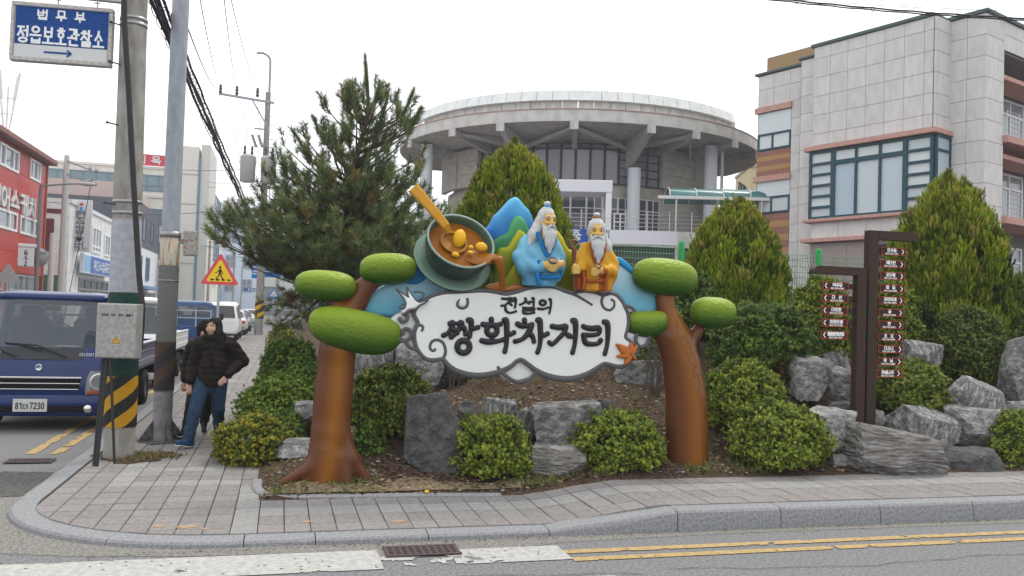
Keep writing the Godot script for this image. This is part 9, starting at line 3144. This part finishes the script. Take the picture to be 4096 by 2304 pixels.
	var jk := [
		[Vector3(0, .8, .0), Vector3(.02, 1.0, .0), .165, .155, Vector3(1.12, 1, .82)], [Vector3(.02, 1.0, .0), Vector3(.025, 1.22, .0), .155, .13, Vector3(1.15, 1, .82)],
		[shl + Vector3(.04, -.01, 0), shr + Vector3(-.04, -.01, 0), .095, .095], [shl, ell, .085, .076], [ell, wrl + Vector3(0, .03, 0), .076, .06],
		[shr, elr, .088, .08], [elr, wrr + Vector3(.02, .02, 0), .08, .058], [Vector3(.02, 1.3, -.01), Vector3(.02, 1.36, -.01), .1, .085]]
	var cut := func(q: Vector3) -> float: return quilt.call(q) + maxf(0.0, .715 - q.y) * 6.0
	part("jacket", body(jk, .0125, .009, null, cut).done(), coat, o)
	mb = MB.new()
	mb.tube([Vector3(.01, .72, .142), Vector3(.015, .9, .144), Vector3(.02, 1.1, .135), Vector3(.02, 1.28, .115)], .007, 6)
	part("zip", mb.done(), plain(.01, .01, .01, .4), o)
	var fur := func(q: Vector3) -> float: return .012 * sin(q.x * 210.0) * sin(q.y * 190.0) * sin(q.z * 200.0)
	var hc := []
	for i in 9:
		var a := -PI * .93 + TAU * .93 * i / 8.0
		var b := -PI * .93 + TAU * .93 * (i + 1) / 8.0
		if i < 8: hc.append([Vector3(.02 + .125 * sin(a), 1.335 - .02 * cos(a), -.02 - .1 * cos(a)), Vector3(.02 + .125 * sin(b), 1.335 - .02 * cos(b), -.02 - .1 * cos(b)), .042, .042])
	if hooded: hc.append([at_head.call(0, .05, -.03), at_head.call(0, -.06, -.05), .125, .125])
	part("fur_collar", body(hc, .01, .008, null, fur).done(), plain(.016, .013, .012, .95), o)
	var denim := mottled(lin(.018, .035, .07), lin(.035, .07, .125), .03, Vector3(2, 1, 2), 703, .85) if not hooded else plain(.015, .015, .018, .8)
	var crease := func(q: Vector3) -> float: return .005 * sin(q.y * 46.0 + q.x * 25.0) * smoothstep(.6, .3, q.y) + maxf(0.0, .075 - q.y) * 4.0
	part("trousers", body([[Vector3(0, .84, 0), Vector3(0, .76, 0), .13, .135, Vector3(1.15, 1, .85)], [hipl, knl, .105, .078], [knl, anl + Vector3(0, .01, -.01), .078, .07], [hipr, knr, .105, .078], [knr, anr + Vector3(0, .02, 0), .078, .068]], .0125, .009, null, crease).done(), denim, o)
	for f in [[anl, .1, Vector3(-.5, 0, 1).normalized(), .045], [anr, -.15, Vector3(0, 0, 1), .0]]:
		var a: Vector3 = f[0]
		var d: Vector3 = f[2]
		var heel := Vector3(a.x, .045, a.z) - d * .05
		if f[1] < 0: heel.y = .11
		var toe := heel + d * .22 + Vector3(0, f[3] + (-.07 if f[1] < 0 else 0.0), 0)
		part("shoe", body([[heel, toe, .046, .038, Vector3(1, .85, 1)], [heel + Vector3(0, .035, .0), heel + d * .1 + Vector3(0, .025, 0), .045, .04]], .01, .008).done(), plain(.015, .07, .15, .6) if not hooded else plain(.02, .02, .02, .6), o)
		var sole := MB.new()
		sole.tube([heel + Vector3(0, -.034, 0) - d * .03, heel + d * .1 + Vector3(0, -.036 + f[3] * .4, 0), toe + Vector3(0, -.03, 0) + d * .02], [.038, .046, .036], 10, true, .28, Vector3.UP)
		part("shoe_sole", sole.done(), plain(.6, .6, .6, .6), o)
	return o

func build_people():
	person("woman in a dark quilted jacket with fur collar and jeans walking, hand at her pocket", Vector3(-.78, .057, -10.75), -.12, .94, false)
	person("person in a dark hooded coat half hidden behind the walking woman", Vector3(-.935, .057, -11.5), .1, .89, true)

# ---------------------------------------------------------------- small things
func build_small_things():
	for d in [[Vector3(1.03, .0, -6.1), .5, .22, "rusty iron storm drain grate at the kerb in front of the sculpture", 9, 4, 0.0], [Vector3(-2.5, .0, -10.05), .42, .2, "dark storm drain grate by the blue truck's shadow", 12, 1, 0.0]]:
		var o := thing("drain_grate", d[3], "drain grate", d[0] + Vector3(0, .008, 0), d[6])
		var w: float = d[1]
		var h: float = d[2]
		var mb := MB.new()
		mb.box(Vector3(0, -.001, 0), Vector3(w, .008, h))
		part("pit", mb.done(), M.black, o)
		mb = MB.new()
		for s in [-1.0, 1.0]:
			mb.box(Vector3(0, .008, s * h / 2.0), Vector3(w + .04, .012, .025), .003)
			mb.box(Vector3(s * w / 2.0, .0082, 0), Vector3(.025, .012, h - .026), .003)
		part("frame", mb.done(), M.iron, o)
		for k in d[4]:
			mb = MB.new()
			mb.box(Vector3(-w / 2 + w * (k + 1.0) / (d[4] + 1.0), .0085, 0), Vector3(.016, .011, h - .026), .002)
			part("grate_bar", mb.done(), M.iron, o)
		for k in d[5]:
			mb = MB.new()
			mb.box(Vector3(0, .0088, -h / 2 + h * (k + 1.0) / (d[5] + 1.0)), Vector3(w - .026, .0108, .014), .002)
			part("cross_bar", mb.done(), M.iron, o)
	var mb := MB.new()
	mb.smooth(true)
	for i in 24:
		var a0 := TAU * i / 24.0
		var a1 := TAU * (i + 1) / 24.0
		var f := func(a: float) -> float: return .34 + .07 * sin(a * 3.0) + .04 * sin(a * 7.0 + 1.0)
		mb.quad(Vector3(-1.45, .085, -9.95), Vector3(-1.45 + f.call(a0) * cos(a0) * 1.2, .063, -9.95 - f.call(a0) * sin(a0)), Vector3(-1.45 + f.call(a1) * cos(a1) * 1.2, .063, -9.95 - f.call(a1) * sin(a1)), Vector3(-1.45, .085, -9.95))
	setting("pole_foot_soil", mb.done(), M.soil)
	var r := RandomNumberGenerator.new()
	r.seed = 90
	var blade := MB.new()
	for i in 7:
		var a := r.randf() * TAU
		var l := r.randf_range(.03, .08)
		blade.tri(-Vector3(-sin(a), 0, cos(a)) * .004, Vector3(-sin(a), 0, cos(a)) * .004, Vector3(cos(a) * l * .8, l, sin(a) * l * .8))
	var xfs := []
	var cols := []
	for i in 260:
		var near_pole: bool = i < 170
		var p := Vector3(-1.35 + r.randfn() * .17, .06, -9.95 + r.randfn() * .14) if near_pole else Vector3(r.randf_range(-.6, 9.0), .004, -6.34 + absf(r.randfn()) * .02)
		xfs.append(Transform3D(Basis(Vector3.UP, r.randf() * TAU).scaled(Vector3.ONE * (1.0 if near_pole else r.randf_range(.2, .6))), p))
		cols.append(Color(.1, .13, .03).lerp(Color(.2, .13, .07), r.randf()))
	swarm("kerb_weeds", blade.done(), painted(.8), xfs, cols)
	var grit := MB.new()
	grit.box(Vector3(0, .004, 0), Vector3(.014, .008, .011), .003)
	xfs = []
	cols = []
	for i in 2600:
		var x := r.randf_range(-1.2, 9.5)
		var z := -6.36 + absf(r.randfn()) * .07
		if i % 4 == 0:
			x = -2.0 + r.randfn() * .5
			z = -6.75 + r.randfn() * .35
			if Vector2((x + .3) / 1.78, (z + 7.95) / 1.56).length() < 1.01: continue
		if r.randf() < .5 and x > 0: z = -6.36 + r.randf() * .02
		xfs.append(Transform3D(Basis(Vector3.UP, r.randf() * TAU).scaled(Vector3.ONE * r.randf_range(.25, .9)), Vector3(x, .003, z)))
		cols.append(Color(.2, .17, .13).lerp(Color(.33, .31, .28), r.randf()) * r.randf_range(.6, 1.1))
	swarm("kerb_grit", grit.done(), painted(.9), xfs, cols)
	var pb := thing("pebble", "pale round pebble on the soil near the right trunk's foot", "stone", Vector3(4.95, bank_h(4.95, -7.85) + .03, -7.85))
	mb = MB.new()
	mb.ball(Vector3.ZERO, Vector3(.045, .03, .035), 9, 6)
	part("stone", mb.done(), M.kerb, pb)
